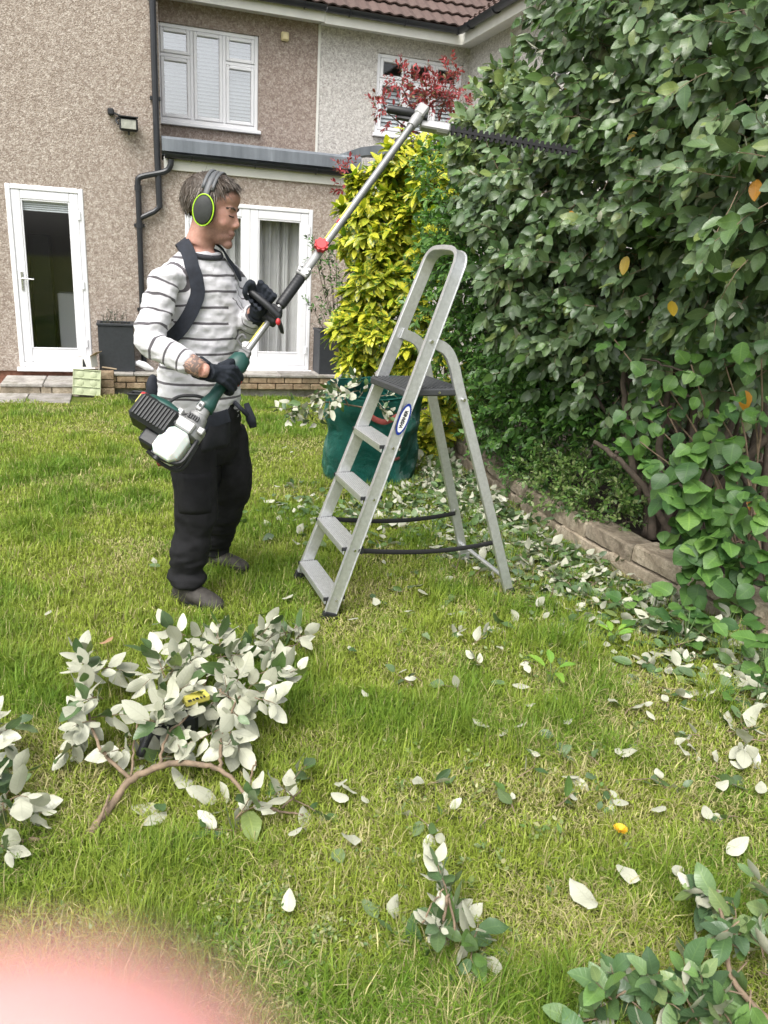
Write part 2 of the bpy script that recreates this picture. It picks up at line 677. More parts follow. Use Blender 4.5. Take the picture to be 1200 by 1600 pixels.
def block_mesh(L, h, d, seed):
    r = random.Random(seed)
    m = MB()
    nx = 9
    vs, fs = [], []
    for i in range(nx):
        x = -L / 2 + L * i / (nx - 1)
        for (y, z) in ((0, 0.006), (0.0, h * 0.5), (0.004, h - 0.008), (0.014, h), (d, h), (d, 0)):
            j = 0.0035 if y < 0.02 else 0.002
            vs.append((x, y + r.uniform(-j, j), z + r.uniform(-0.002, 0.002)))
    for i in range(nx - 1):
        for k in range(6):
            fs.append((i * 6 + k, (i + 1) * 6 + k, (i + 1) * 6 + (k + 1) % 6, i * 6 + (k + 1) % 6))
    fs.append(tuple(range(6))[::-1]); fs.append(tuple((nx - 1) * 6 + k for k in range(6)))
    m.add(vs, [f[::-1] for f in fs])
    return m.mesh('stone_block', M['stone'])


bmeshes = {}
E_arr = np.array(EDGE)
seg = np.r_[0, np.cumsum(np.linalg.norm(np.diff(E_arr, axis=0), axis=1))]


def edge_at(s):
    return np.interp(s, seg, E_arr[:, 0]), np.interp(s, seg, E_arr[:, 1])


for course, (z0, h, back) in enumerate(((-0.02, 0.10, 0.0), (0.083, 0.09, 0.018))):
    s = 0.1 + 0.2 * course
    k = 0
    while s < seg[-1] - 0.3:
        L = rng.choice((0.42, 0.5, 0.56, 0.36))
        (x0, y0), (x1, y1) = edge_at(s), edge_at(s + L)
        mx, my = (x0 + x1) / 2, (y0 + y1) / 2
        key = (L, h, rng.randrange(3))
        if key not in bmeshes: bmeshes[key] = block_mesh(L - 0.008, h, 0.16, hash(key) % 999)
        o = link('stone_block', bmeshes[key], wall_root)
        tx, ty = nrm([x1 - x0, y1 - y0])
        nx_, ny_ = ty, -tx            # into the bed
        b = back + rng.uniform(-0.004, 0.006)
        o.matrix_basis = Matrix.Translation((mx + nx_ * b, my + ny_ * b, gz(my) + z0)) @ Matrix(((-tx, nx_, 0, 0), (-ty, ny_, 0, 0), (0, 0, 1, 0), (0, 0, 0, 1)))
        s += L
        k += 1

# ================================================================== HOUSES
ZG = -0.2                                            # level of the ground at the house
house = empty('semi_detached_house', wp(-1.5, 0, ZG), 'brown pebbledashed house with white glazed doors and a flat roofed extension', 'house')
house2 = empty('neighbouring_house', wp(2.8, -1, ZG), 'pale grey pebbledashed house joined on at the right behind the shrubs', 'house')


def wall_panel(name, mat, parent, u0, u1, z0, z1, nf, holes=(), th=0.25, reveal=True):
    us = sorted({u0, u1, *[h[i] for h in holes for i in (0, 1)]})
    zs = sorted({z0, z1, *[h[i] for h in holes for i in (2, 3)]})
    us = [u for u in us if u0 <= u <= u1]; zs = [z for z in zs if z0 <= z <= z1]

    def solid(i, j):
        if not (0 <= i < len(us) - 1 and 0 <= j < len(zs) - 1): return False
        cu, cz = (us[i] + us[i + 1]) / 2, (zs[j] + zs[j + 1]) / 2
        return not any(h[0] < cu < h[1] and h[2] < cz < h[3] for h in holes)
    mb = MB(WM)
    nb = nf - th
    for i in range(len(us) - 1):
        for j in range(len(zs) - 1):
            if not solid(i, j): continue
            a, b, c, d = us[i], us[i + 1], zs[j], zs[j + 1]
            mb.add([(a, nf, c), (b, nf, c), (b, nf, d), (a, nf, d)], [(3, 2, 1, 0)])
            mb.add([(a, nb, c), (b, nb, c), (b, nb, d), (a, nb, d)], [(0, 1, 2, 3)])
            for di, dj, p, q in ((-1, 0, (a, c), (a, d)), (1, 0, (b, d), (b, c)), (0, -1, (b, c), (a, c)), (0, 1, (a, d), (b, d))):
                if not solid(i + di, j + dj):
                    mb.add([(p[0], nf, p[1]), (q[0], nf, q[1]), (q[0], nb, q[1]), (p[0], nb, p[1])], [(0, 1, 2, 3)])
    return mb.build(name, mat, parent)


LD = (-3.13, -2.31, 0.03, 2.07)
FD = (-1.17, 0.41, 0.04, 2.05)
W1 = (-1.40, -0.13, 3.02, 4.12)
W2 = (1.47, 2.72, 3.16, 4.14)
BOX_U = -1.42
wall_panel('wall', M['dash'], house, -7.5, BOX_U, -0.02, 6.6, 0.0, [LD])
wall_panel('wall', M['dash'], house, BOX_U, 0.97, -0.02, 2.46, 0.0, [FD])
wall_panel('wall', M['dash_far'], house, BOX_U, 0.66, 2.4, 4.4, -1.0, [W1])
mb = MB(WM); mb.box((BOX_U - 0.25, -6, -0.02), (BOX_U, -0.251, 6.6)); mb.build('wall', M['dash'], house)
mb = MB(WM); mb.box((-7.5, -6, -0.02), (-7.25, -0.251, 6.6)); mb.build('wall', M['dash'], house)
mb = MB(WM); mb.box((-7.5, -0.25, ZG - 0.2), (0.97, -0.03, -0.021)); mb.build('plinth', M['redbrick'], house)

wall_panel('wall', M['dash_grey'], house2, 0.66, 2.8, 2.4, 4.4, -1.0, [W2])
WING = 1.75
mb = MB(WM); mb.box((2.8, -1.25, ZG - 0.2), (3.05, WING, 4.4)); mb.build('wall', M['dash_grey'], house2)
mb = MB(WM); mb.box((3.05, WING - 0.25, ZG - 0.2), (10, WING, 4.4)); mb.build('wall', M['dash_grey'], house2)
mb = MB(WM); mb.box((0.972, -0.25, ZG - 0.2), (2.8, 0.0, 2.46)); mb.build('wall', M['dash_grey'], house2)
# the line between the two renders
mb = MB(WM); mb.box((0.645, -1.0, 2.7), (0.675, -0.985, 4.36)); mb.build('render_bead', M['cream_board'], house2)


def bars(parent, name, mat, u0, u1, z0, z1, w, n0, n1, bev=0.008):
    """four butted bars round a rectangle, one mesh"""
    m = MB(WM)
    m.box((u0, n0, z0), (u0 + w, n1, z1), bev)
    m.box((u1 - w, n0, z0), (u1, n1, z1), bev)
    m.box((u0 + w, n0, z0), (u1 - w, n1, z0 + w), bev)
    m.box((u0 + w, n0, z1 - w), (u1 - w, n1, z1), bev)
    return m.build(name, mat, parent)


def room(parent, u0, u1, z0, z1, n1, depth=2.2):
    m = MB(WM)
    a, b, c, d, e, f = u0 - 0.5, u1 + 0.5, z0 - 0.05, z1 + 0.25, n1 - depth, n1
    m.add([(a, f, c), (b, f, c), (b, e, c), (a, e, c), (a, f, d), (b, f, d), (b, e, d), (a, e, d)],
          [(0, 1, 2, 3), (3, 2, 6, 7), (4, 7, 6, 5), (0, 3, 7, 4), (1, 5, 6, 2)])
    return m.build('interior', M['interior'], parent)


def pane(parent, u0, u1, z0, z1, n, mat='glass'):
    m = MB(WM); m.box((u0, n - 0.006, z0), (u1, n, z1))
    return m.build('pane', M[mat], parent)


def door_leaf(parent, u0, u1, z0, z1, n, w=0.1):
    """returns (frame object, glass rectangle)"""
    f = bars(parent, 'door', M['upvc'], u0, u1, z0, z1, w, n - 0.06, n)
    m = MB(WM); m.box((u0 + w + .001, n - 0.05, z0 + w + .001), (u1 - w - .001, n - 0.012, z0 + w + 0.06)); m.build('bottom_rail', M['upvc'], f)
    g = (u0 + w, u1 - w, z0 + w + 0.062, z1 - w)
    bars(f, 'glazing_bead', M['upvc'], g[0], g[1], g[2], g[3], 0.016, n - 0.03, n - 0.006, 0.004)
    pane(f, g[0] + 0.008, g[1] - 0.008, g[2] + 0.008, g[3] - 0.008, n - 0.03)
    return f, g


def handle(parent, u, z, n, sgn, mat):
    m = MB(WM)
    m.box((u - 0.014, n, z - 0.11), (u + 0.014, n + 0.012, z + 0.11), 0.005)
    m.tube([(u, n + 0.01, z + 0.03), (u, n + 0.05, z + 0.03), (u + sgn * 0.02, n + 0.055, z + 0.03), (u + sgn * 0.13, n + 0.055, z + 0.026)], 0.0095, 8)
    m.build('handle', mat, parent, smooth='auto')


def hinges(parent, u, zs, n):
    for z in zs:
        m = MB(WM); m.box((u - 0.017, n, z - 0.05), (u + 0.017, n + 0.016, z + 0.05), 0.006)
        m.build('hinge', M['upvc'], parent)


# left door
fr = bars(house, 'door_frame', M['upvc'], *LD, 0.055, -0.09, 0.012)
d1, g = door_leaf(house, LD[0] + 0.057, LD[1] - 0.057, LD[2] + 0.057, LD[3] - 0.057, 0.004, 0.095)
handle(d1, LD[0] + 0.105, 1.02, 0.004, 1, M['chrome'])
hinges(fr, LD[1] - 0.055, (0.32, 1.0, 1.78), 0.012)
mb = MB(WM); mb.box((LD[0] - 0.03, 0.002, LD[2] - 0.05), (LD[1] + 0.03, 0.06, LD[2] - 0.002), 0.006); mb.build('door_sill', M['upvc'], house)
mb = MB(WM)
for k in range(5): mb.box((g[0] + .01, -0.075, g[3] - 0.03 - k * 0.022), (g[1] - .01, -0.05, g[3] - 0.014 - k * 0.022))
mb.build('blind', M['blind'], d1)
room(house, *LD, -0.251)
mb = MB(WM)                                           # things seen dimly through the glass
mb.box((-2.72, -1.2, 0.03), (-2.42, -0.9, 0.85), 0.01); mb.build('white_cupboard', M['upvc'], house)
mb = MB(WM); mb.box((-3.05, -1.7, 0.03), (-2.8, -1.3, 1.55), 0.01); mb.build('dark_cupboard', M['black'], house)

# french doors of the extension
fr2 = bars(house, 'door_frame', M['upvc'], *FD, 0.05, -0.09, 0.012)
mid = -0.38
dl, gl_ = door_leaf(house, FD[0] + 0.052, mid - 0.001, FD[2] + 0.052, FD[3] - 0.052, 0.004)
dr, gr_ = door_leaf(house, mid + 0.001, FD[1] - 0.052, FD[2] + 0.052, FD[3] - 0.052, 0.004)
for u in (mid - 0.05, mid + 0.05):
    handle(dr if u > mid else dl, u, 1.0, 0.004, -1 if u < mid else 1, M['black'])
hinges(fr2, FD[1] - 0.05, (0.3, 0.95, 1.3, 1.8), 0.012)
mb = MB(WM); mb.box((FD[0] - 0.03, 0.002, FD[2] - 0.045), (FD[1] + 0.03, 0.06, FD[2] - 0.002), 0.006); mb.build('door_sill', M['upvc'], house)
for uu0, uu1, ph in ((FD[0] - 0.1, mid - 0.02, 0.5), (mid + 0.02, FD[1] + 0.1, 0.0)):
    mb = MB(WM)
    nc = 90
    vv = []
    for j, z in enumerate((0.06, 1.0, 2.12)):
        for i in range(nc):
            u = uu0 + (uu1 - uu0) * i / (nc - 1)
            a = u * 46 + ph + 1.5 * math.sin(u * 11 + ph)
            vv.append((u + 0.012 * math.sin(a * .5 + j), -0.30 + 0.05 * math.sin(a + 0.4 * j) + 0.02 * math.sin(2.3 * a), z))
    mb.add(vv, [(j * nc + i, j * nc + i + 1, (j + 1) * nc + i + 1, (j + 1) * nc + i) for j in range(2) for i in range(nc - 1)])
    mb.build('curtain', M['curtain'], house, smooth=True)
room(house, *FD, -0.36, 2.0)


def window(parent, rect, n, cols, fans, blinds, gmat='glass_bright'):
    u0, u1, z0, z1 = rect
    w = bars(parent, 'window', M['upvc'], u0, u1, z0, z1, 0.05, n - 0.08, n + 0.006)
    m = MB(WM)
    m.box((u0 - 0.03, n + 0.002, z0 - 0.045), (u1 + 0.03, n + 0.09, z0 - 0.002), 0.006)
    m.build('sill', M['upvc'], w)
    cw = (u1 - u0 - 0.1 - 0.04 * (cols - 1)) / cols
    for c in range(cols):
        a = u0 + 0.05 + c * (cw + 0.04); b = a + cw
        if c:
            m = MB(WM); m.box((a - 0.04, n - 0.08, z0 + 0.05), (a, n + 0.004, z1 - 0.05), 0.006); m.build('mullion', M['upvc'], w)
        parts = [(z0 + 0.05, z1 - 0.05)]
        if fans[c]:
            zt = z1 - 0.05 - (z1 - z0 - 0.1) * 0.30
            m = MB(WM); m.box((a, n - 0.08, zt - 0.02), (b, n + 0.004, zt + 0.02), 0.006); m.build('transom', M['upvc'], w)
            parts = [(z0 + 0.05, zt - 0.02), (zt + 0.02, z1 - 0.05)]
        for (p, q) in parts:
            sash = bars(w, 'sash', M['upvc'], a + .002, b - .002, p + .002, q - .002, 0.042, n - 0.05, n + 0.016, 0.008)
            pane(w, a + 0.036, b - 0.036, p + 0.036, q - 0.036, n - 0.02, gmat)
    for (p, q, pitch) in blinds:
        m = MB(WM)
        z = q
        while z > p:
            zz = z
            m.add([(u0 + .06, n - 0.125, zz), (u1 - .06, n - 0.125, zz), (u1 - .06, n - 0.10, zz - pitch * 0.78), (u0 + .06, n - 0.10, zz - pitch * 0.78)], [(0, 1, 2, 3)])
            z -= pitch
        m.build('blind', M['blind'], w, kind='stuff')
    return w


window(house, W1, -1.03, 3, (1, 0, 1), [(3.07, 4.1, 0.042)])
room(house, *W1, -1.26, 1.6)
window(house2, W2, -1.03, 3, (1, 1, 1), [(3.2, 3.82, 0.05)], 'glass')
room(house2, *W2, -1.26, 1.6)

# lean-to roof edge: fascia, gutter, lead
mb = MB(WM); mb.box((BOX_U + 0.02, 0.002, 2.36), (1.0, 0.03, 2.5), 0.004); mb.build('fascia', M['cream_board'], house)


def gutter(name, parent, a, b, up=(0, 0, 1), r=0.055):
    """half round gutter from a to b in wall coordinates"""
    m = MB(WM)
    a, b = np.array(a, float), np.array(b, float)
    T = nrm(b - a); S = np.cross(T, (0, 0, 1.0))
    vs = []
    prof = [(math.cos(t) * r, math.sin(t) * r) for t in np.linspace(PI, 2 * PI, 9)] + [(math.cos(t) * (r - .006), math.sin(t) * (r - .006)) for t in np.linspace(2 * PI, PI, 9)]
    for P in (a, b):
        for s_, z_ in prof: vs.append(P + S * s_ + np.array([0, 0, z_]))
    k = len(prof)
    fs = [(i, (i + 1) % k, k + (i + 1) % k, k + i) for i in range(k)] + [tuple(range(k))[::-1], tuple(k + i for i in range(k))]
    m.add(vs, fs)
    L = np.linalg.norm(b - a)
    for t in np.arange(0.3, L, 0.75):
        P = a + T * t
        m.tube([P + S * math.cos(q) * (r + .006) + np.array([0, 0, math.sin(q) * (r + .006)]) for q in np.linspace(PI, 2 * PI, 7)], 0.008, 6)
    return m.build(name, M['black_pipe'], parent, smooth='auto')


gutter('gutter', house, (BOX_U + 0.03, 0.088, 2.53), (1.0, 0.088, 2.52))
mb = MB(WM)
mb.box((BOX_U + 0.002, -1.0, 2.52), (1.0, -0.02, 2.56))
vv = []
us_ = np.linspace(BOX_U + 0.002, 1.0, 14)
for i, u in enumerate(us_):
    j = 0.006 * math.sin(i * 2.1)
    vv += [(u, 0.02, 2.54), (u, 0.06 + j, 2.56), (u, 0.055 + j, 2.69), (u, 0.02, 2.72), (u, -0.25, 2.735), (u, -0.25, 2.57)]
mb.add(vv, [tuple(x for x in (i * 6 + k, i * 6 + (k + 1) % 6, (i + 1) * 6 + (k + 1) % 6, (i + 1) * 6 + k)) for i in range(13) for k in range(6)] + [tuple(range(6)), tuple(13 * 6 + k for k in range(6))[::-1]])
mb.build('lead_roof', M['lead'], house)
# neighbour's little roof with a curved lead upstand
mb = MB(WM)
vv = []
for i, (u, z) in enumerate(((0.72, 2.72), (0.85, 2.77), (1.0, 2.83), (1.2, 2.87), (1.6, 2.88), (2.3, 2.88), (2.79, 2.88))):
    vv += [(u, 0.02, z - 0.1), (u, 0.02, z), (u, -0.4, z + 0.01), (u, -0.4, z - 0.1)]
mb.add(vv, [(i * 4 + k, i * 4 + (k + 1) % 4, i * 4 + 4 + (k + 1) % 4, i * 4 + 4 + k) for i in range(6) for k in range(4)])
mb.build('lead_roof', M['lead'], house2)

# eaves
EZ = 4.36
mb = MB(WM); mb.box((BOX_U, -1.0, EZ), (0.655, -0.72, EZ + 0.02)); mb.box((BOX_U, -0.74, EZ - 0.04), (0.655, -0.715, EZ + 0.13)); mb.build('fascia', M['cream_board'], house)
mb = MB(WM); mb.box((0.66, -1.0, EZ - 0.01), (2.8, -0.72, EZ + 0.01)); mb.box((0.66, -0.74, EZ - 0.055), (2.55, -0.713, EZ + 0.12)); mb.build('fascia', M['cream_board'], house2)
mb = MB(WM); mb.box((2.55, -0.712, EZ - 0.055), (2.577, WING + 0.25, EZ + 0.12)); mb.box((2.578, -0.71, EZ - 0.01), (2.8, WING + 0.25, EZ + 0.01))
mb.box((2.55, WING + 0.25, EZ - 0.055), (10, WING + 0.277, EZ + 0.12)); mb.build('fascia', M['cream_board'], house2)
gutter('gutter', house, (BOX_U, -0.655, EZ + 0.12), (0.655, -0.655, EZ + 0.12), r=0.06)
gutter('gutter', house2, (0.66, -0.655, EZ + 0.11), (2.49, -0.655, EZ + 0.11), r=0.06)
gutter('gutter', house2, (2.49, -0.62, EZ + 0.11), (2.49, WING + 0.3, EZ + 0.11), r=0.06)

# roofs: a sheet under, tiles laid on it one by one
SL = math.radians(38)


def tile_mesh():
    w, L = 0.30, 0.40
    n = 16
    vs = []
    for x_ in range(n + 1):
        t = x_ / n
        z = 0.022 * abs(math.sin(2 * PI * t)) ** 0.8 * (1 if math.sin(2 * PI * t) > 0 else 0.15)
        z = 0.02 * (0.5 - 0.5 * math.cos(4 * PI * t))
        for y_, dz in ((0, 0.018), (L, -0.004)):
            vs.append((t * w, y_, z + dz)); vs.append((t * w, y_, z + dz - 0.018))
    fs = []
    for i in range(n):
        a = i * 4
        fs += [(a, a + 4, a + 6, a + 2), (a + 1, a + 3, a + 7, a + 5), (a, a + 1, a + 5, a + 4), (a + 2, a + 6, a + 7, a + 3)]
    fs += [(0, 2, 3, 1), (n * 4, n * 4 + 1, n * 4 + 3, n * 4 + 2)]
    m = MB(); m.add(vs, fs)
    me = m.mesh('roof_tile', M['tile'])
    return me


TM = tile_mesh()


def tiled(parent, origin, across, upd, cols, rows, keep=lambda c, r: True):
    """origin, across, up-slope direction in wall coordinates; roof sheet + tiles as its children"""
    o0 = WM @ Vector(origin)
    ax = (WM.to_3x3() @ Vector(across)).normalized(); uy = (WM.to_3x3() @ Vector(upd)).normalized()
    az = ax.cross(uy)
    if az.z < 0: az = -az
    Mx = Matrix(((ax[0], uy[0], az[0], o0[0]), (ax[1], uy[1], az[1], o0[1]), (ax[2], uy[2], az[2], o0[2]), (0, 0, 0, 1)))
    m = MB(Mx); m.box((0, 0.02, -0.05), (cols * 0.3, 5.2, -0.012))
    sheet = m.build('roof', M['tile'], parent)
    rr = random.Random(3)
    for r in range(rows):
        for c in range(cols):
            if not keep(c, r): continue
            o = link('roof_tile', TM, sheet)
            o.matrix_basis = Mx @ Matrix.Translation((c * 0.3 + rr.uniform(-.003, .003), r * 0.33 + rr.uniform(-.006, .006), rr.uniform(0, .003))) @ Matrix.Rotation(math.radians(-3), 4, 'X')
    return sheet


cs, sn = math.cos(SL), math.sin(SL)
tiled(house, (BOX_U, -0.70, EZ + 0.15), (1, 0, 0), (0, -cs, sn), 7, 11, lambda c, r: r < 2 + c * 1.1)
tiled(house2, (BOX_U + 7 * 0.3 + 0.002, -0.70, EZ + 0.145), (1, 0, 0), (0, -cs, sn), 13, 12, lambda c, r: c < 7 + r * 0.95)
tiled(house2, (2.53, WING + 0.3, EZ + 0.145), (0, -1, 0), (cs, 0, sn), 16, 8, lambda c, r: c < 9.5 + r * 1.1)

# drain pipes of the extension and the two storey wall
mb = MB(WM)
PU = -1.475
mb.tube([(PU, 0.055, 6.6), (PU, 0.055, 2.62)], 0.036, 10)
mb.tube([(PU, 0.055, 2.62), (PU + .01, 0.055, 2.0), (PU + 0.01, 0.055, 1.93)], 0.036, 10)
d2 = mb.build('downpipe', M['black_pipe'], house, smooth='auto')
mb = MB(WM)
mb.tube(crom([(BOX_U + 0.10, 0.088, 2.47), (BOX_U + 0.09, 0.085, 2.40), (BOX_U + 0.02, 0.07, 2.33), (-1.66, 0.07, 2.255), (-1.70, 0.065, 2.2), (-1.70, 0.06, 2.1)], 4), 0.033, 10)
mb.tube([(-1.70, 0.06, 2.12), (-1.705, 0.06, -0.15)], 0.033, 10)
mb.tube([(PU + 0.005, 0.057, 1.99), (PU, 0.058, 1.93), (PU - 0.05, 0.06, 1.885), (-1.69, 0.06, 1.80)], 0.03, 10)
for z in (2.13, 1.72, 0.75): mb.tube([(-1.70, 0.06, z - 0.03), (-1.70, 0.06, z + 0.03)], 0.042, 10)
d3 = mb.build('downpipe', M['black_pipe'], house, smooth='auto')
for z, par, u in ((5.2, d2, PU), (4.1, d2, PU), (3.1, d2, PU), (1.72, d3, -1.70), (0.75, d3, -1.70)):
    mb = MB(WM); mb.box((u - 0.06, 0.0015, z - 0.02), (u + 0.06, 0.03, z + 0.02), 0.004); mb.build('bracket', M['black_pipe'], par)
# vent cover high on the wall
mb = MB(WM); mb.box((0.15, -1.0, 4.1), (0.25, -0.94, 4.2), 0.012); mb.box((0.165, -0.939, 4.11), (0.235, -0.925, 4.185), 0.006)
mb.build('vent_cover', simple('cream vent plastic', (0.72, 0.62, 0.36), 0.5), house)

# floodlight with its sensor
fl = empty('floodlight', wp(-1.8, 0, 2.75), 'black floodlight with a motion sensor fixed on the brown wall beside the drainpipe', 'floodlight')
fu, fz = wallhit(201, 195, 0.14)
mb = MB(WM); mb.box((fu - .10, 0.08, fz - .065), (fu + .10, 0.16, fz + .075), 0.018)
for k in range(7): mb.box((fu - .09, 0.035, fz - .05 + k * .018), (fu + .09, 0.079, fz - .042 + k * .018))
mb.box((fu - .115, 0.13, fz + .072), (fu + .105, 0.19, fz + .085), 0.004)
mb.build('housing', M['black'], fl)
mb = MB(WM); mb.box((fu - .08, 0.161, fz - .045), (fu + .08, 0.167, fz + .05), 0.003); mb.build('lamp_glass', simple('lamp glass', (0.42, 0.42, 0.36), 0.12, var=0.25, scale=20), fl)
mb = MB(WM); mb.tube([(fu - .11, 0.1, fz + .0), (fu - .135, 0.08, fz + .04), (fu - .12, 0.03, fz + .07), (fu - .05, 0.0, fz + .09)], 0.012, 8); mb.tube([(fu, 0.1, fz - .065), (fu, 0.1, fz - .1)], 0.012, 8)
mb.build('bracket', M['black'], fl, smooth='auto')
mb = MB(WM); mb.box((fu - .22, 0.0, fz + .09), (fu - .15, 0.07, fz + .165), 0.015); mb.tube([(fu - .16, .05, fz + .12), (fu - .1, .06, fz + .1), (fu - .06, .06, fz + .085)], 0.01, 6); mb.build('motion_sensor', M['black'], fl)

# ================================================================== PATIO
terrace = MB(WM)
terrace.box((-2.26, -0.03, ZG - .2), (0.75, 0.42, 0.01)); 
terr = terrace.build('terrace', M['slab'], kind='structure')
rr = random.Random(8)
for row in range(2):
    u = -2.26 + row * 0.11
    while u < 0.72:
        L = 0.215
        mb = MB(WM); j = rr.uniform(-.004, .004)
        mb.box((u, 0.421, 0.006 - row * 0.078 - 0.068), (min(u + L, .75), 0.52 + j, 0.006 - row * 0.078), 0.006)
        mb.build('brick', M['brick'], terr)
        u += L + 0.01
# capping slabs on the wall top
u = -2.28
while u < 0.7:
    mb = MB(WM); mb.box((u, 0.15, 0.012), (u + 0.44, 0.535, 0.045), 0.006); mb.build('coping_slab', M['slab'], terr); u += 0.446
# steps to the left door
step = MB(WM); step.box((-3.30, 0.03, ZG - .2), (-2.30, 0.60, -0.11)); st = step.build('door_step', M['stone'], kind='structure')
for u in (-3.28, -2.83):
    mb = MB(WM); mb.box((u, 0.03, -0.109), (u + 0.44, 0.64, -0.072), 0.006); mb.build('paving_slab', M['slab'], st)
u = -3.28
for L in (0.42, 0.12, 0.3, 0.14):
    mb = MB(WM); mb.box((u, 0.601, ZG - .03), (u + L - .012, 0.625, -0.112), 0.005); mb.build('stone', M['stone'], st); u += L
low = MB(WM); low.box((-6.5, 0.0, ZG - .2), (-3.32, 1.18, ZG - .01)); low.box((-3.32, 0.63, ZG - .2), (-2.3, 1.18, ZG - .01)); lo_ = low.build('patio', M['slab'], kind='structure')
for i in range(9):
    for j, (a, b) in enumerate(((0.0, 0.6), (0.61, 1.2))):
        u = -6.4 + i * 0.46 + (0.2 if j else 0)
        if u + .45 > -2.3 or (j == 0 and u + .45 > -3.3): continue
        mb = MB(WM); mb.box((u, a + 0.01, ZG - .008), (u + 0.45, b, ZG + 0.018), 0.006); mb.build('paving_slab', M['slab'], lo_)


def planter(u, n, z, w, d, h, label, seed):
    r = empty('planter', wp(u, n, z), label, 'planter', 'dark planters by the doors')
    pm = M.setdefault('planter', simple('anthracite planter', (0.028, 0.031, 0.036), 0.5, var=0.15))
    m = MB(WM)
    t = 0.03
    for (a, b, c, e) in ((-w / 2, w / 2, d / 2 - t, d / 2), (-w / 2, w / 2, -d / 2, -d / 2 + t), (-w / 2, -w / 2 + t, -d / 2 + t, d / 2 - t), (w / 2 - t, w / 2, -d / 2 + t, d / 2 - t)):
        m.box((u + a, n + c, z), (u + b, n + e, z + h - .03), 0.004)
    m.build('tub', pm, r)
    bars_m = MB(WM)
    for (a, b, c, e) in ((-w / 2 - .012, w / 2 + .012, d / 2 - t, d / 2 + .012), (-w / 2 - .012, w / 2 + .012, -d / 2 - .012, -d / 2 + t), (-w / 2 - .012, -w / 2 + t, -d / 2 + t, d / 2 - t), (w / 2 - t, w / 2 + .012, -d / 2 + t, d / 2 - t)):
        bars_m.box((u + a, n + c, z + h - .028), (u + b, n + e, z + h), 0.004)
    bars_m.build('rim', pm, r)
    m = MB(WM); m.box((u - w / 2 + t, n - d / 2 + t, z + 0.02), (u + w / 2 - t, n + d / 2 - t, z + h - .06)); m.build('soil', M['soil'], r)
    return r


planter(-2.02, 0.24, 0.046, 0.40, 0.36, 0.56, 'dark grey square planter between the left door and the drainpipe', 1)
planter(0.66, 0.24, 0.046, 0.42, 0.36, 0.56, 'dark grey square planter right of the french doors, next to the spotted shrub', 2)

fen = empty('added_fence', (2.6, 6.0, 0), 'added board fence, dark backing behind the gaps in the shrubs', 'fence')
fm_ = simple('dark backing fence wood', (0.07, 0.05, 0.035), 0.9, var=.35, scale=12, bump=.5, bscale=60)  # added fence, dark brown so hedge gaps read as shaded interior
fl0, fl1 = np.array([3.75, 2.2, 0.0]), np.array([1.05, 9.6, 0.0])
ft = nrm(fl1 - fl0); fn = np.cross(ft, (0, 0, 1.0)); fL = np.linalg.norm(fl1 - fl0)
bm0 = MB(); bm0.box((-.07, -.009, 0), (.07, .009, 1.75), .003); bme0 = bm0.mesh('added_fence_board', fm_)
for k in range(int(fL / .15)):
    q = fl0 + ft * (k + .5) * .15
    o = link('added_fence_board', bme0, fen)
    o.matrix_basis = Matrix([[ft[i], fn[i], (0, 0, 1)[i], q[i] + fn[i] * (.011 if k % 2 else 0)] for i in range(2)] + [[0, 0, 1, gz(q[1])], [0, 0, 0, 1]])
for z in (.3, 1.5):
    m = MB(); m.obox((fl0 + fl1) / 2 + np.array([0, 0, z]) - fn * .045, ft, fn, (0, 0, 1), fL / 2, .02, .035, .004); m.build('added_fence_rail', fm_, fen)
# ================================================================== PERSON
def V3(*a): return np.array(a, float)


sdir_ = nrm(V3(-0.70, -0.72, 0))      # towards his right shoulder
fdir = nrm(V3(0.72, -0.70, 0))        # where his chest faces
UP = V3(0, 0, 1)
man = empty('person', (-0.8, 3.3, 0), 'person in a striped long sleeved top, dark work trousers and ear defenders trimming the hedge', 'person')
skin_m = NT('skin')
_c = skin_m.ramp(skin_m.noise(38, 5, 0.6), [(0.3, (0.44, 0.225, 0.17)), (0.7, (0.55, 0.31, 0.245))])
_c = skin_m.mix(skin_m.math('MULTIPLY', skin_m.attr('stubble', 'Fac'), skin_m.noise(300, 2)), _c, (0.16, 0.10, 0.085))
skin_m.set(color=_c, rough=0.5, sss=0.06, spec=0.35)
skin_m.b.inputs['Subsurface Radius'].default_value = (0.02, 0.008, 0.004)
skin_m.b.inputs['Subsurface Scale'].default_value = 0.4
M['skin'] = skin_m.bump(skin_m.noise(180, 4, .7), 0.35, 0.003).m

# joints (pixel of the photograph, metres from the camera plane)
J = dict(shR=yp(257, 441, 3.13), elR=yp(233, 533, 3.03), wrR=yp(316, 578, 2.95), haR=yp(352, 588, 2.99),
         shL=yp(362, 436, 3.46), elL=yp(387, 513, 3.44), wrL=yp(398, 489, 3.27), haL=yp(406, 470, 3.24),
         hipR=yp(298, 690, 3.22), knR=yp(308, 775, 3.16), anR=yp(292, 905, 3.14),
         hipL=yp(352, 680, 3.42), knL=yp(366, 752, 3.44), anL=yp(333, 862, 3.60),
         neck=yp(316, 405, 3.32), head=yp(332, 329, 3.31))
torso_px = [(650, 313, 3.33, .184, .136), (620, 312, 3.33, .190, .146), (585, 313, 3.33, .186, .146), (550, 315, 3.33, .180, .140), (510, 317, 3.33, .182, .136), (470, 316, 3.33, .184, .130),
            (440, 312, 3.325, .180, .116), (420, 311, 3.32, .158, .104), (405, 312, 3.32, .112, .088), (392, 313, 3.315, .082, .078), (384, 315, 3.31, .070, .066)]


def torso_secs(grow=0.0, rows=torso_px):
    out = []
    for y, x, Y, a, b in rows:
        c = yp(x, y, Y)
        out.append((c, sdir_ * (a + grow), fdir * (b + grow)))
    return out


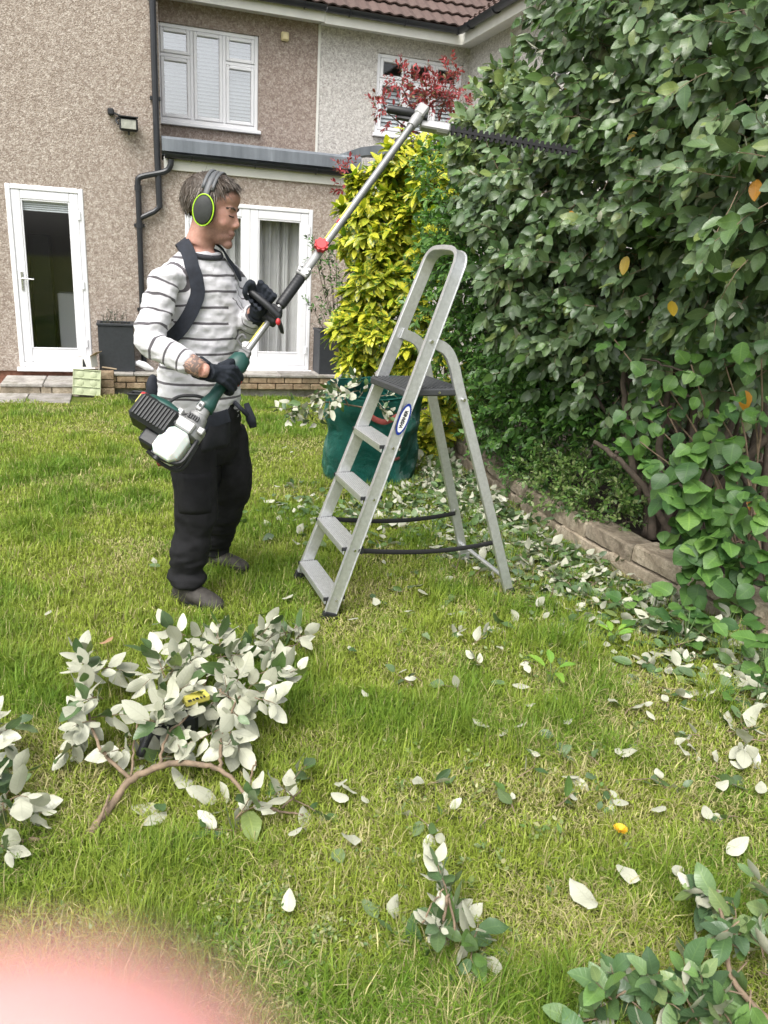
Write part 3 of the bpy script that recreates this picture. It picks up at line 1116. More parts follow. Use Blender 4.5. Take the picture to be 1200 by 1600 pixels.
# head frame: looks to the right of the picture, a little towards us and down
hf = nrm(V3(1.0, -0.12, -0.19)); hl = nrm(np.cross(UP, hf)); hu = np.cross(hf, hl)
HC = J['head']
HS = 1.05


def hp(f, l, u): return HC + (hf * f + hl * l + hu * u) * HS


HA = (hf, hl, hu)
body = MB()
def hb(c, r): body.ball(hp(*c), tuple(x * HS for x in r), HA, 20, 14)


hb((-.015, 0, .035), (.100, .077, .083)); hb((.040, 0, -.020), (.056, .062, .092)); hb((.043, 0, -.080), (.050, .049, .036))
hb((.012, .040, -.065), (.045, .020, .040)); hb((.012, -.040, -.065), (.045, .020, .040))
hb((.080, 0, -.107), (.020, .025, .018)); hb((.079, 0, .024), (.015, .050, .012)); hb((.068, 0, .058), (.028, .060, .038))
for s in (-1, 1):
    hb((.058, s * .040, -.034), (.024, .022, .021)); hb((.097, s * .011, -.036), (.011, .008, .008)); hb((.072, s * .030, .004), (.0135, .016, .011))
body.tube([hp(.086, 0, .016), hp(.096, 0, -.006), hp(.105, 0, -.024), hp(.108, 0, -.033)], [.008 * HS, .0082 * HS, .0095 * HS, .0098 * HS], 12)
body.ball(hp(.102, 0, -.034), .0112 * HS, HA)
hb((.090, 0, -.064), (.013, .024, .0068)); hb((.088, 0, -.077), (.0125, .020, .0070)); hb((.084, 0, -.055), (.013, .022, .012))
body.loft([(hp(-.01, 0, -.04), hf * .062, hl * .06), (hp(-.018, 0, -.09), hf * .060, hl * .060), (hp(-.03, 0, -.135), hf * .060, hl * .062),
           (J['neck'] + V3(0, 0, .02), fdir * .070, sdir_ * .078), (J['neck'] - V3(0, 0, .05), fdir * .075, sdir_ * .11)], 20)
body.loft(torso_secs(-.024), 24)
for s in 'RL':
    a, b, c, d = J['sh' + s], J['el' + s], J['wr' + s], J['ha' + s]
    body.tube(crom([a, (a + b) / 2, b], 4), list(np.interp(np.linspace(0, 1, 9), [0, .3, 1], [.046, .050, .040])), 14)
    body.tube([b, b * .65 + c * .35, c], [.045, .044, .031], 14)
    body.tube([c, c * .75 + d * .25], [.030, .026], 12)
    h, k, an = J['hip' + s], J['kn' + s], J['an' + s]
    body.tube([h + V3(0, 0, .06), h, (h + k) / 2, k, k * .65 + an * .35, an], [.072, .078, .070, .056, .054, .040], 14)
    body.tube([an, an + V3(0, 0, -.05), an + V3(.05, -.03, -.055)], [.042, .04, .03], 10)
bm_ = remeshed(body, 0.0055, 3)
bm_.materials.append(M['skin'])
_v = np.array([v.co[:] for v in bm_.vertices]) - HC
_f, _l, _u = _v @ hf, _v @ hl, _v @ hu
_s = np.clip((-.040 - _u) / .025, 0, 1) * np.clip((_f - .0) / .03, 0, 1) * np.clip((_u + .15) / .03, 0, 1)
_a = bm_.attributes.new('stubble', 'FLOAT', 'POINT'); _a.data.foreach_set('value', _s.astype(np.float32))
pbody = link('body', bm_, man)

# eyes and brows
_hbv = None


def onface(l, u, off=0.0):
    global _hbv
    if _hbv is None:
        from mathutils.bvhtree import BVHTree as _B
        _hbv = _B.FromPolygons([v.co[:] for v in bm_.vertices], [p.vertices[:] for p in bm_.polygons])
    h = _hbv.ray_cast(Vector(hp(.2, l, u)), Vector(-hf), .4)
    return np.array(h[0]) + np.array(h[1]) * off if h[0] is not None else hp(.09, l, u)


mb = MB()
for s in (-1, 1):
    mb = MB(); mb.tube(crom([onface(s * .016, -.0015, .0010), onface(s * .022, -.0030, .0012), onface(s * .028, -.0036, .0012), onface(s * .034, -.0028, .0012), onface(s * .041, -.0008, .0010)], 4), [.0012] + [.0021] * 15 + [.001], 6)
    mb.build('eyelash', M['black'], man, smooth=True)
    mb = MB(); mb.tube(crom([onface(s * .012, .021, .0012), onface(s * .021, .0245, .0014), onface(s * .030, .027, .0014), onface(s * .039, .026, .0014), onface(s * .047, .022, .001)], 5), [.0022] + [.0040] * 19 + [.0016], 8, flat=.6)
    mb.build('eyebrow', simple('brow hair', (0.07, 0.05, 0.038), 0.8), man, smooth=True)
mb = MB(); mb.tube(crom([onface(.022, -.0708), onface(.011, -.0704), onface(0, -.0702), onface(-.011, -.0704), onface(-.022, -.0708)], 5), [.0008] + [.0016] * 19 + [.0008], 6)
mb.build('mouth_line', simple('lip shade', (0.22, 0.085, 0.075), 0.6), man, smooth=True)

# hair: a close cap and many combed strands
hair_m = NT('grey brown hair')
hair_m.set(color=hair_m.mix(0.8, (0.09, 0.07, 0.055), hair_m.attr('tint')), rough=0.5, spec=0.4)
M['hair'] = hair_m.m
rng = random.Random(21)


def scalp(az, el, r=1.0):
    """point of the cranium, az 0 = front, el from the horizon"""
    return V3(-.018 + .106 * r * math.cos(el) * math.cos(az), .083 * r * math.cos(el) * math.sin(az), .036 + .092 * r * math.sin(el))


def hairline(az):
    a = abs(az)
    return np.interp(a, [0, .5, .85, 1.15, 1.6, 2.2, 3.15], [.74, .70, .56, .10, -.30, -.72, -.95])


cap = MB()
nu_, nv_ = 40, 12
vs = []
for i in range(nu_):
    az = -PI + 2 * PI * i / nu_
    e0 = hairline(az)
    for j in range(nv_):
        el = e0 + (PI / 2 - e0) * j / (nv_ - 1)
        vs.append(hp(*scalp(az, el, 1.0 + 0.05 * min(1, j / 2))))
cap.add(vs, [(i * nv_ + j, ((i + 1) % nu_) * nv_ + j, ((i + 1) % nu_) * nv_ + j + 1, i * nv_ + j + 1) for i in range(nu_) for j in range(nv_ - 1)])
tv, tf, tc = [], [], []
for k in range(4200):
    az = rng.uniform(-PI, PI)
    e0 = hairline(az)
    el = e0 + (1.5 - e0) * rng.random() ** 0.8
    p = scalp(az, el, 1.03)
    # combing: forward on top, down at the sides and back
    top = max(0, math.sin(el))
    out = nrm(V3(math.cos(el) * math.cos(az), math.cos(el) * math.sin(az), math.sin(el)))
    flow = V3(0.9 * top + (-.35 if az * az > 1.2 else .1), -0.30 * top * (1 if rng.random() < .7 else -1), -1.0 + 0.9 * top) + V3(*[rng.gauss(0, .22) for _ in range(3)])
    flow = nrm(flow - out * (flow @ out) * .85)
    L = rng.uniform(.022, .045) * (1.0 + 0.8 * (top > .4 and abs(az) < 1.3))
    if el < e0 + .25: L *= .6 if abs(az) > .9 else .62
    q = [p]
    d = flow + out * rng.uniform(.12, .35)
    for st in range(3):
        q.append(q[-1] + nrm(d) * L / 3)
        d = d - out * .22 + V3(0, 0, -.12)
    wd = nrm(np.cross(flow, out)) * rng.uniform(.0007, .0016)
    b = len(tv)
    g = rng.uniform(.5, 1.25)
    col = (0.10 * g, 0.078 * g, 0.06 * g) if rng.random() < .72 else (0.26 * g, 0.23 * g, 0.2 * g)
    for i, pt in enumerate(q):
        w_ = wd * (1, 1, .8, .1)[i]
        tv += [hp(*(pt - w_)), hp(*(pt + w_))]
        tc += [col, col]
    tf += [(b + 2 * i, b + 2 * i + 1, b + 2 * i + 3, b + 2 * i + 2) for i in range(3)]
for k in range(420):                                   # the long forelock, combed forward
    az = rng.uniform(-1.15, .75); el = rng.uniform(.72, 1.25)
    p = scalp(az, el, 1.05)
    out = nrm(V3(math.cos(el) * math.cos(az), math.cos(el) * math.sin(az), math.sin(el)))
    d = nrm(V3(.95, -.25 + rng.gauss(0, .2), .10 + rng.gauss(0, .12)))
    L = rng.uniform(.045, .072)
    q = [p]
    for st in range(3):
        q.append(q[-1] + nrm(d) * L / 3)
        d = d + V3(-.05, -.05, -.42)
    wd = nrm(np.cross(d, out)) * rng.uniform(.0012, .0024)
    b = len(tv); g = rng.uniform(.55, 1.25)
    col = (0.10 * g, 0.078 * g, 0.06 * g) if rng.random() < .7 else (0.26 * g, 0.23 * g, 0.2 * g)
    for i, pt in enumerate(q):
        w_ = wd * (1, 1, .8, .1)[i]
        tv += [hp(*(pt - w_)), hp(*(pt + w_))]; tc += [col, col]
    tf += [(b + 2 * i, b + 2 * i + 1, b + 2 * i + 3, b + 2 * i + 2) for i in range(3)]
nb = len(cap.v)
cap.add(tv, tf)
hme = cap.mesh('hair', M['hair'], True)
at = hme.attributes.new('tint', 'FLOAT_COLOR', 'POINT')
cols = np.ones((len(hme.vertices), 4)); cols[:, :3] = (0.09, 0.07, 0.055)
if len(tc) == len(cols) - nb: cols[nb:, :3] = tc
at.data.foreach_set('color', cols.ravel())
link('hair', hme, man)

# ear defenders
ed = MB()
cup_m = simple('dark grey cup', (0.03, 0.032, 0.03), 0.5, var=0.2, scale=40)
lime = simple('lime green trim', (0.42, 0.72, 0.03), 0.4, var=0.05)
band = MB()
arc = [hp(.0, .101 * math.cos(t), .0 + .138 * math.sin(t)) for t in np.linspace(0.10, PI - 0.10, 21)]
band.tube(arc, 0.013, 10, flat=.45, ref=hf)
arc2 = [hp(-.018, .100 * math.cos(t), .004 + .138 * math.sin(t)) for t in np.linspace(0.5, PI - 0.5, 17)]
band.tube(arc2, 0.0075, 8, flat=.6, ref=hf)
arc3 = [hp(.018, .100 * math.cos(t), .004 + .137 * math.sin(t)) for t in np.linspace(0.5, PI - 0.5, 17)]
band.tube(arc3, 0.0075, 8, flat=.6, ref=hf)
edb = band.build('ear_defenders', simple('grey headband', (0.09, 0.095, 0.10), 0.45, var=0.15), man, smooth=True)
for s in (-1, 1):
    def ring(f, u, off, th=None): return None
    c = (.004, s * .104, -.004)
    m = MB()
    secs = []
    for o_, k in ((-.030, .80), (-.024, .96), (-.010, 1.0), (.002, .98), (.010, .86), (.014, .6), (.0155, .2)):
        secs.append((hp(c[0], c[1] + s * o_, c[2]), hf * .040 * k * HS, hu * .056 * k * HS))
    m.loft(secs, 24); m.build('ear_cup', cup_m, edb, smooth='auto')
    m = MB()
    ringp = [hp(c[0], c[1] + s * .004, c[2]) + (hf * .0395 * math.cos(t) + hu * .0555 * math.sin(t)) * HS for t in np.linspace(0, 2 * PI, 29)]
    m.tube(ringp, .0027, 8, cap=False); m.build('trim_ring', lime, edb, smooth=True)

# ------------------------------------------------------------------ striped top
def bone_surface(name, segs_builder, voxel, smooth, mat, bones, fold):
    me = remeshed(segs_builder, voxel, smooth)
    return me


shirt = MB()
rows = [r for r in torso_px[:-1]]
shirt.loft(torso_secs(0.0, rows), 28)
arm_pts = {}
for s in 'RL':
    a, b, c = J['sh' + s], J['el' + s], J['wr' + s]
    inn = a + (J['neck'] - V3(0, 0, .07) - a) * .4
    ce = .80 if s == 'R' else .97
    pth = crom([inn, a, a * .5 + b * .5, b, b * .5 + c * .5, b * (1 - ce) + c * ce], 5)
    rad = np.interp(np.linspace(0, 1, len(pth)), [0, .2, .4, .6, .8, 1], [.043, .060, .063, .060, .051, .042])
    shirt.tube(pth, list(rad), 20)
    arm_pts[s] = (a, b, b * (1 - ce) + c * ce)
sme = remeshed(shirt, 0.0075, 5)


def seg_par(P, a, b):
    ab = b - a
    t = np.clip(((P - a) @ ab) / (ab @ ab), 0, 1)
    d = np.linalg.norm(P - (a + np.outer(t, ab)), axis=1)
    return t * np.linalg.norm(ab), d


def fold_fn(seed, amp, sc):
    off = Vector((seed, seed * 1.7, 0))
    return lambda p, n: amp * (mnoise.noise(Vector((p[0] * sc[0], p[1] * sc[1], p[2] * sc[2])) + off) + 0.5 * mnoise.noise(Vector((p[0] * sc[0] * 2.3, p[1] * sc[1] * 2.3, p[2] * sc[2] * 2.3)) + off))


displace(sme, fold_fn(3, 0.0085, (9, 9, 16)))
displace(sme, fold_fn(9, 0.0055, (22, 22, 40)))
nv = len(sme.vertices)
co = np.empty(nv * 3); sme.vertices.foreach_get('co', co); co = co.reshape(nv, 3)
npoly = len(sme.polygons)
cen = np.empty(npoly * 3); sme.polygons.foreach_get('center', cen); cen = cen.reshape(npoly, 3)


def regions(P):
    """distance beyond each limb's surface: torso, right arm, left arm, and the stripe coordinate of each"""
    tz = P[:, 2]
    ax_ = np.array([r[0] for r in torso_secs()])
    cz = ax_[::-1, 2]
    cx = np.interp(tz, np.sort(ax_[:, 2]), ax_[np.argsort(ax_[:, 2]), 0])
    cyy = np.interp(tz, np.sort(ax_[:, 2]), ax_[np.argsort(ax_[:, 2]), 1])
    aa = np.interp(tz, np.sort(ax_[:, 2]), np.array([r[3] for r in torso_px])[np.argsort(ax_[:, 2])])
    bb = np.interp(tz, np.sort(ax_[:, 2]), np.array([r[4] for r in torso_px])[np.argsort(ax_[:, 2])])
    D = np.c_[P[:, 0] - cx, P[:, 1] - cyy, np.zeros(len(P))]
    e = np.sqrt((D @ sdir_ / aa) ** 2 + (D @ fdir / bb) ** 2)
    dt = (e - 1) * 0.15
    out, par = [dt], [tz]
    for s in 'RL':
        a, b, c = arm_pts[s]
        t1, d1_ = seg_par(P, a, b); t2, d2_ = seg_par(P, b, c)
        L1 = np.linalg.norm(b - a)
        d = np.minimum(d1_, d2_)
        # smooth parameter along the bent arm
        w = d2_ ** 2 / (d1_ ** 2 + d2_ ** 2 + 1e-9)
        out.append(d - 0.075 - 0.035); par.append(np.where(d1_ < d2_, t1, L1 + t2) * 1.0 if False else w * t1 + (1 - w) * (L1 + t2) * 1.0)
    return np.array(out), np.array(par)


dreg, _ = regions(cen)
reg = dreg.argmin(0)
_, parv = regions(co)
loops_v = np.empty(len(sme.loops), dtype=np.int32); sme.loops.foreach_get('vertex_index', loops_v)
ltot = np.empty(npoly, dtype=np.int32); sme.polygons.foreach_get('loop_total', ltot)
lreg = np.repeat(reg, ltot)
val = parv[lreg, loops_v]
at = sme.attributes.new('stripe', 'FLOAT', 'CORNER'); at.data.foreach_set('value', val.astype(np.float32))
shm = NT('striped jersey')
st_ = shm.attr('stripe', 'Fac')
fr_ = shm.math('FRACT', shm.math('DIVIDE', shm.math('ADD', st_, shm.math('MULTIPLY', shm.noise(7, 2), 0.012)), 0.0625))
isl = shm.math('LESS_THAN', shm.math('ABSOLUTE', shm.math('SUBTRACT', fr_, 0.5)), 0.078)
knit = shm.noise(260, 3)
shm.set(color=shm.mix(isl, shm.ramp(shm.noise(16, 4), [(0.3, (0.56, 0.55, 0.57)), (0.7, (0.68, 0.67, 0.69))]), (0.10, 0.092, 0.10)), rough=0.9, sheen=0.25, spec=0.2)
shm.bump(shm.math('ADD', knit, shm.math('MULTIPLY', shm.noise(20, 4), 2.2)), 0.35, 0.006)
sme.materials.append(shm.m)
link('striped_top', sme, man)
# neck band
mb = MB()
nc_ = yp(313, 393, 3.315)
rp = [nc_ + fdir * .086 * math.cos(t) + sdir_ * .086 * math.sin(t) + V3(0, 0, -.022 * math.cos(t)) for t in np.linspace(0, 2 * PI, 29)]
mb.tube(rp, .0105, 8, cap=False, flat=.7); mb.build('collar', simple('charcoal rib', (0.04, 0.04, 0.048), 0.9), man, smooth=True)

# ------------------------------------------------------------------ trousers
tro = MB()
wc = yp(316, 640, 3.33)
tro.loft([(wc + V3(0, 0, .05), sdir_ * .172, fdir * .128), (wc, sdir_ * .180, fdir * .135), (yp(316, 670, 3.33), sdir_ * .188, fdir * .145), (yp(317, 698, 3.33), sdir_ * .18, fdir * .140), (yp(318, 720, 3.33), sdir_ * .14, fdir * .11)], 28)
for s in 'RL':
    h, k, an = J['hip' + s], J['kn' + s], J['an' + s]
    pth = crom([h + V3(0, 0, .05), h, (h + k) / 2, k, k * .5 + an * .5, an + V3(0, 0, .06), an + V3(0, 0, -.02)], 5)
    rad = np.interp(np.linspace(0, 1, len(pth)), [0, .17, .33, .5, .67, .83, 1], [.095, .106, .099, .091, .084, .083, .081])
    tro.tube(pth, list(rad), 22, flat=.92)
tme = remeshed(tro, 0.0085, 4)


def trouser_fold(p, n):
    low = min(1, max(0, (0.75 - p[2]) / 0.6))
    kn = math.exp(-((p[2] - 0.46) / .1) ** 2)
    v = Vector((p[0] * 7, p[1] * 7, p[2] * (9 + 14 * low)))
    return (0.012 + .011 * low + .007 * kn) * mnoise.noise(v) + 0.007 * mnoise.noise(v * 2.6)


displace(tme, trouser_fold)
trm = simple('black work cloth', (0.0125, 0.0125, 0.0135), 0.85, var=0.35, scale=22, bump=0.5, bscale=300, spec=0.25)
tme.materials.append(trm)
trou = link('trousers', tme, man)


# seams, knee pad panel, holster pocket: thin shells lying on the cloth
def patch_on(me, c0, ux, uz, hw, hh, off, name, mat, parent, nx=7, nz=9):
    """a cloth patch draped on mesh me, looking along -normal"""
    from mathutils.bvhtree import BVHTree
    bv = BVHTree.FromPolygons([v.co[:] for v in me.vertices], [p.vertices[:] for p in me.polygons])
    nn = nrm(np.cross(ux, uz))
    vs, vi = [], []
    for j in range(nz):
        for i in range(nx):
            a, b = (i / (nx - 1) * 2 - 1), (j / (nz - 1) * 2 - 1)
            p = c0 + ux * hw * a + uz * hh * b
            h = bv.ray_cast(Vector(p + nn * .25), Vector(-nn), .5)
            q = np.array(h[0]) if h[0] is not None else p
            edge = max(abs(a), abs(b)) > .99
            vs.append(q + nn * (off if not edge else off * .2))
    m = MB(); m.add(vs, [(j * nx + i, j * nx + i + 1, (j + 1) * nx + i + 1, (j + 1) * nx + i) for j in range(nz - 1) for i in range(nx - 1)])
    o = m.build(name, mat, parent, smooth=True)
    so = o.modifiers.new('s', 'SOLIDIFY'); so.thickness = .004; so.offset = -1
    return o


vx = nrm(cR); vz = UP
navy = simple('dark pocket cloth', (0.014, 0.015, 0.019), 0.85, var=0.25, scale=30, bump=0.4, bscale=260)
patch_on(tme, yp(337, 672, 3.2), nrm(V3(.9, .1, 0)), UP, .055, .085, .012, 'pocket', navy, trou)
patch_on(tme, yp(308, 772, 3.1), nrm(V3(.95, .1, 0)), UP, .075, .085, .010, 'knee_pad', trm, trou)

# boots
boot_m = simple('dusty dark boot leather', (0.045, 0.04, 0.034), 0.75, var=0.4, scale=30, bump=0.5, bscale=120)
for s, yaw in (('R', (0.80, -.45)), ('L', (0.9, -.35))):
    an = J['an' + s].copy()
    td = nrm(V3(yaw[0], yaw[1], 0)); sd = np.cross(UP, td)
    g0 = gz(an[1])
    b0 = V3(an[0], an[1], g0)
    m = MB()
    m.loft([(b0 + V3(0, 0, .15), td * .055, sd * .05), (b0 + V3(0, 0, .10), td * .058, sd * .052), (b0 + td * .0 + V3(0, 0, .06), td * .075, sd * .048), (b0 + td * .01 + V3(0, 0, .015), td * .085, sd * .046)], 18)
    m.loft([(b0 - td * .06 + V3(0, 0, .045), sd * .036, UP * .036), (b0 + V3(0, 0, .052), sd * .046, UP * .044), (b0 + td * .08 + V3(0, 0, .048), sd * .05, UP * .04), (b0 + td * .14 + V3(0, 0, .04), sd * .05, UP * .034), (b0 + td * .185 + V3(0, 0, .034), sd * .038, UP * .026), (b0 + td * .205 + V3(0, 0, .03), sd * .015, UP * .012)], 16)
    bme = remeshed(m, .006, 3)
    bme.materials.append(boot_m)
    bt = link('boot', bme, man)
    m = MB()
    outl = [(-.088, .0), (-.075, .032), (.0, .042), (.08, .05), (.14, .052), (.19, .035), (.207, 0), (.19, -.035), (.14, -.05), (.08, -.048), (.0, -.042), (-.075, -.032)]
    vs = [b0 + td * a + sd * b + V3(0, 0, z) for z in (.0, .022) for a, b in outl]
    k = len(outl)
    m.add(vs, [(i, (i + 1) % k, k + (i + 1) % k, k + i) for i in range(k)] + [tuple(range(k))[::-1], tuple(range(k, 2 * k))])
    m.build('sole', M['black'], bt)

# ------------------------------------------------------------------ harness
from mathutils.bvhtree import BVHTree
_t = MB(); _t.loft(torso_secs(.006), 40)
sbv = BVHTree.FromPolygons(_t.v, _t.f)


def strap(name, pts, width, mat, parent, off=.010, n=6, mesh_bv=sbv, thick=.007):
    """webbing laid on the cloth: pts already near the surface"""
    P = crom(pts, n)
    Q, NN = [], []
    for p in P:
        loc, no, _, _ = mesh_bv.find_nearest(Vector(p))
        Q.append(np.array(loc)); NN.append(np.array(no))
    Q, NN = np.array(Q), np.array(NN)
    for _ in range(3):
        NN[1:-1] = (NN[:-2] + 2 * NN[1:-1] + NN[2:]); NN /= np.linalg.norm(NN, axis=1)[:, None]
        Q[1:-1] = (Q[:-2] + 2 * Q[1:-1] + Q[2:]) / 4
    vs = []
    for i in range(len(Q)):
        T = nrm(Q[min(i + 1, len(Q) - 1)] - Q[max(i - 1, 0)])
        S = nrm(np.cross(T, NN[i]))
        w = width[i * (len(width)) // len(Q)] if not np.isscalar(width) else width
        for a, b in ((-1, .0), (-1, 1), (-.6, 1.25), (.6, 1.25), (1, 1), (1, 0)):
            vs.append(Q[i] + S * a * w / 2 + NN[i] * (off + b * thick - thick))
    m = MB()
    k = 6
    m.add(vs, [(i * k + j, i * k + (j + 1) % k, (i + 1) * k + (j + 1) % k, (i + 1) * k + j) for i in range(len(Q) - 1) for j in range(k)] + [tuple(range(k))[::-1], tuple((len(Q) - 1) * k + j for j in range(k))])
    return m.build(name, mat, parent, smooth='auto')


web = simple('navy harness webbing', (0.014, 0.017, 0.026), 0.8, var=0.25, scale=40, bump=0.3, bscale=400)
har = strap('harness', [yp(283, 372, 3.30), yp(291, 388, 3.22), yp(303, 410, 3.14), yp(312, 436, 3.12), yp(313, 458, 3.12), yp(301, 484, 3.12), yp(284, 510, 3.14), yp(268, 534, 3.2)], .056, web, man, .014)
strap('chest_strap', [yp(338, 388, 3.34), yp(348, 402, 3.34), yp(357, 420, 3.36), yp(363, 440, 3.38)], .038, web, har, .012)
strap('hip_strap', [yp(262, 545, 3.3), yp(246, 560, 3.36), yp(243, 590, 3.36), yp(243, 625, 3.34), yp(258, 650, 3.25)], .05, web, har, .014)
strap('waist_belt', [yp(238, 628, 3.36), yp(252, 650, 3.2), yp(275, 662, 3.12), yp(300, 668, 3.12), yp(330, 660, 3.16), yp(362, 648, 3.25)], .055, web, har, .010,
      mesh_bv=BVHTree.FromPolygons([v.co[:] for v in tme.vertices], [p.vertices[:] for p in tme.polygons]))
m = MB()
m.ball(yp(240, 612, 3.3), (.03, .05, .075), (cR, cF, UP)); m.build('hip_pad', web, har, smooth=True)
m = MB(); m.tube([yp(385, 630, 3.35), yp(392, 655, 3.33), yp(396, 668, 3.33)], [.012, .022, .016], 10, flat=.5); m.tube([yp(366, 628, 3.3), yp(388, 650, 3.3)], .01, 8); m.build('hanging_strap', web, har, smooth=True)

# ------------------------------------------------------------------ hedge trimmer
TA, TB = yp(330, 625, 3.02), yp(655, 180, 3.98)
td_ = nrm(TB - TA)


def tx(x):
    """point on the shaft axis whose picture lies at pixel column x"""
    lo, hi = -0.6, 1.3
    for _ in range(40):
        mid_ = (lo + hi) / 2
        if project(TA + (TB - TA) * mid_)[0] < x: lo = mid_
        else: hi = mid_
    return TA + (TB - TA) * lo


tv_ = nrm(cF - td_ * (cF @ td_))           # away from us
ts_ = np.cross(td_, tv_)                   # sideways
if ts_ @ cR > 0: ts_ = -ts_                # points to the left and down of the shaft in the picture... engine side
trim = empty('hedge_trimmer', tx(320), 'long reach petrol hedge trimmer with a green and black engine, held by the man', 'hedge trimmer')
steel = simple('grey shaft metal', (0.36, 0.36, 0.35), 0.35, 0.7, var=0.12, scale=50)
castm = simple('cast aluminium', (0.36, 0.36, 0.355), 0.5, 0.4, var=0.08, scale=50)
greenp = simple('green plastic', (0.012, 0.062, 0.05), 0.42, var=0.15, scale=30)
tankm = NT('translucent tank plastic'); tankm.set(color=(0.74, 0.80, 0.76), rough=0.4, sss=0.3); tankm.b.inputs['Subsurface Scale'].default_value = .03; tankm = tankm.m
yel = simple('yellow label', (0.56, 0.5, 0.10), 0.5)
redp = simple('red plastic', (0.5, 0.03, 0.035), 0.4)
m = MB(); m.tube([tx(338), tx(470)], .0135, 12); m.build('lower_shaft', steel, trim, smooth='auto')
m = MB(); m.tube([tx(500), tx(648)], .0165, 12); m.build('upper_shaft', steel, trim, smooth='auto')
m = MB(); m.tube([tx(437), tx(438.5), tx(469), tx(470.5)], [.019, .0225, .0225, .019], 14)
for x in np.linspace(441, 467, 9): m.tube([tx(x), tx(x + .9)], .0236, 14)
m.build('foam_grip', M['black'], trim, smooth='auto')
m = MB(); m.tube([tx(470.5), tx(478)], .020, 12); m.tube([tx(478), tx(503)], .0185, 14)
m.obox(tx(474) - tv_ * .01, td_, ts_, tv_, .022, .026, .016, .004); m.build('coupling', castm, trim, smooth='auto')
for s in (-1, 1):
    for x in (472.5, 476.5):
        m = MB(); c = tx(x) + ts_ * .018 * s - tv_ * .024; m.tube([c, c - tv_ * .012], .0055, 8); m.build('bolt', M['chrome'], trim, smooth='auto')
m = MB(); c = tx(501) - tv_ * .018
m.tube([c, c - tv_ * .006, c - tv_ * .026, c - tv_ * .031], [.018, .027, .027, .022], 16)
for k in range(8):
    t = k * PI / 4; q = c - tv_ * .016 + (td_ * math.cos(t) + ts_ * math.sin(t)) * .025; m.tube([q + tv_ * .008, q - tv_ * .012], .007, 6)
m.build('clamp_knob', redp, trim, smooth='auto')
for a, b, mt in ((393, 416, yel), (509, 528, yel), (534, 552, yel), (529, 533, redp)):
    m = MB(); r_ = .0137 if a < 470 else .0167
    p, q = tx(a), tx(b)
    vs = []
    for P in (p, q):
        for t in np.linspace(-.28, .28, 5):
            vs.append(P + (-tv_ * math.cos(t + .75) + ts_ * math.sin(t + .75)) * (r_ + .0012))
    m.add(vs, [(i, i + 1, i + 6, i + 5) for i in range(4)]); m.build('decal', mt, trim)
# bar handle for the left hand, its bracket and strap
hb0 = tx(432); hA, hB = yp(392, 455, 3.22), yp(437, 497, 3.20)
m = MB(); m.obox(tx(428), td_, ts_, tv_, .030, .028, .030, .008); m.obox(tx(422) + ts_ * .005, td_, ts_, tv_, .018, .034, .022, .006); m.build('handle_bracket', M['black'], trim)
m = MB(); m.tube(crom([hB, hB * .6 + hA * .4 - tv_ * .01, hA, hA + V3(-.02, .05, .02)], 5), .0145, 12); m.build('bar_handle', M['black'], trim, smooth=True)
m = MB(); m.tube(crom([tx(428) - tv_ * .02, yp(436, 503, 3.18), yp(441, 520, 3.2)], 4), [.010, .012, .013, .013, .014, .014, .014, .012, .010], 8, flat=.5); m.build('lever', M['black'], trim, smooth=True)
m = MB(); m.ball(yp(434.5, 503, 3.15), (.010, .010, .014)); m.build('button', redp, trim, smooth=True)
# hook plate
m = MB(); m.tube(crom([yp(377, 540, 3.04), yp(372, 530, 3.04), yp(379, 523, 3.04), yp(384, 529, 3.04)], 4), .006, 8); m.obox(tx(381), td_, ts_, tv_, .012, .024, .02, .004); m.obox(tx(385), td_, ts_, tv_, .008, .02, .018, .003); m.build('hook_plate', simple('grey hook', (.12, .12, .12), .5), trim)
# throttle handle
m = MB()
m.loft([(tx(382), ts_ * .018, tv_ * .018), (tx(378), ts_ * .038, tv_ * .03), (tx(370), ts_ * .044, tv_ * .034), (tx(362), ts_ * .034, tv_ * .03), (tx(350), ts_ * .024, tv_ * .023), (tx(334), ts_ * .024, tv_ * .023), (tx(325), ts_ * .034, tv_ * .030), (tx(319), ts_ * .036, tv_ * .032)], 18)
m.build('throttle_handle', greenp, trim, smooth=True)
m = MB(); m.tube(crom([tx(364) - ts_ * .035, tx(357) - ts_ * .055, tx(348) - ts_ * .035], 4), .007, 8, flat=.6); m.build('trigger', redp, trim, smooth=True)


def eng(a, s, v):
    """engine coordinates: along the shaft, sideways, towards us (metres)"""
    return tx(318) + td_ * a + ts_ * s - tv_ * v


m = MB()
m.loft([(eng(.01, 0, 0), ts_ * .026, tv_ * .026), (eng(-.025, 0, 0), ts_ * .030, tv_ * .030), (eng(-.03, 0, 0), ts_ * .036, tv_ * .036), (eng(-.075, 0, 0), ts_ * .047, tv_ * .047), (eng(-.085, .0, 0), ts_ * .062, tv_ * .055), (eng(-.125, .005, 0), ts_ * .066, tv_ * .06), (eng(-.13, .005, 0), ts_ * .05, tv_ * .05)], 22)
m.obox(eng(-.105, .03, .03), td_, ts_, tv_, .024, .06, .04, .006)
m.obox(eng(.0, .012, .022), td_, ts_, tv_, .02, .012, .016, .004); m.obox(eng(-.09, -.05, .03), td_, ts_, tv_, .014, .014, .02, .004); m.obox(eng(-.07, .055, .045), td_, ts_, tv_, .016, .012, .016, .004)
m.build('clutch_housing', castm, trim, smooth='auto')
for s_ in np.linspace(-.016, .022, 5):
    m = MB(); m.obox(eng(-.058, s_, .046), td_, ts_, tv_, .010, .0028, .006); m.build('vent_slot', M['black'], trim)
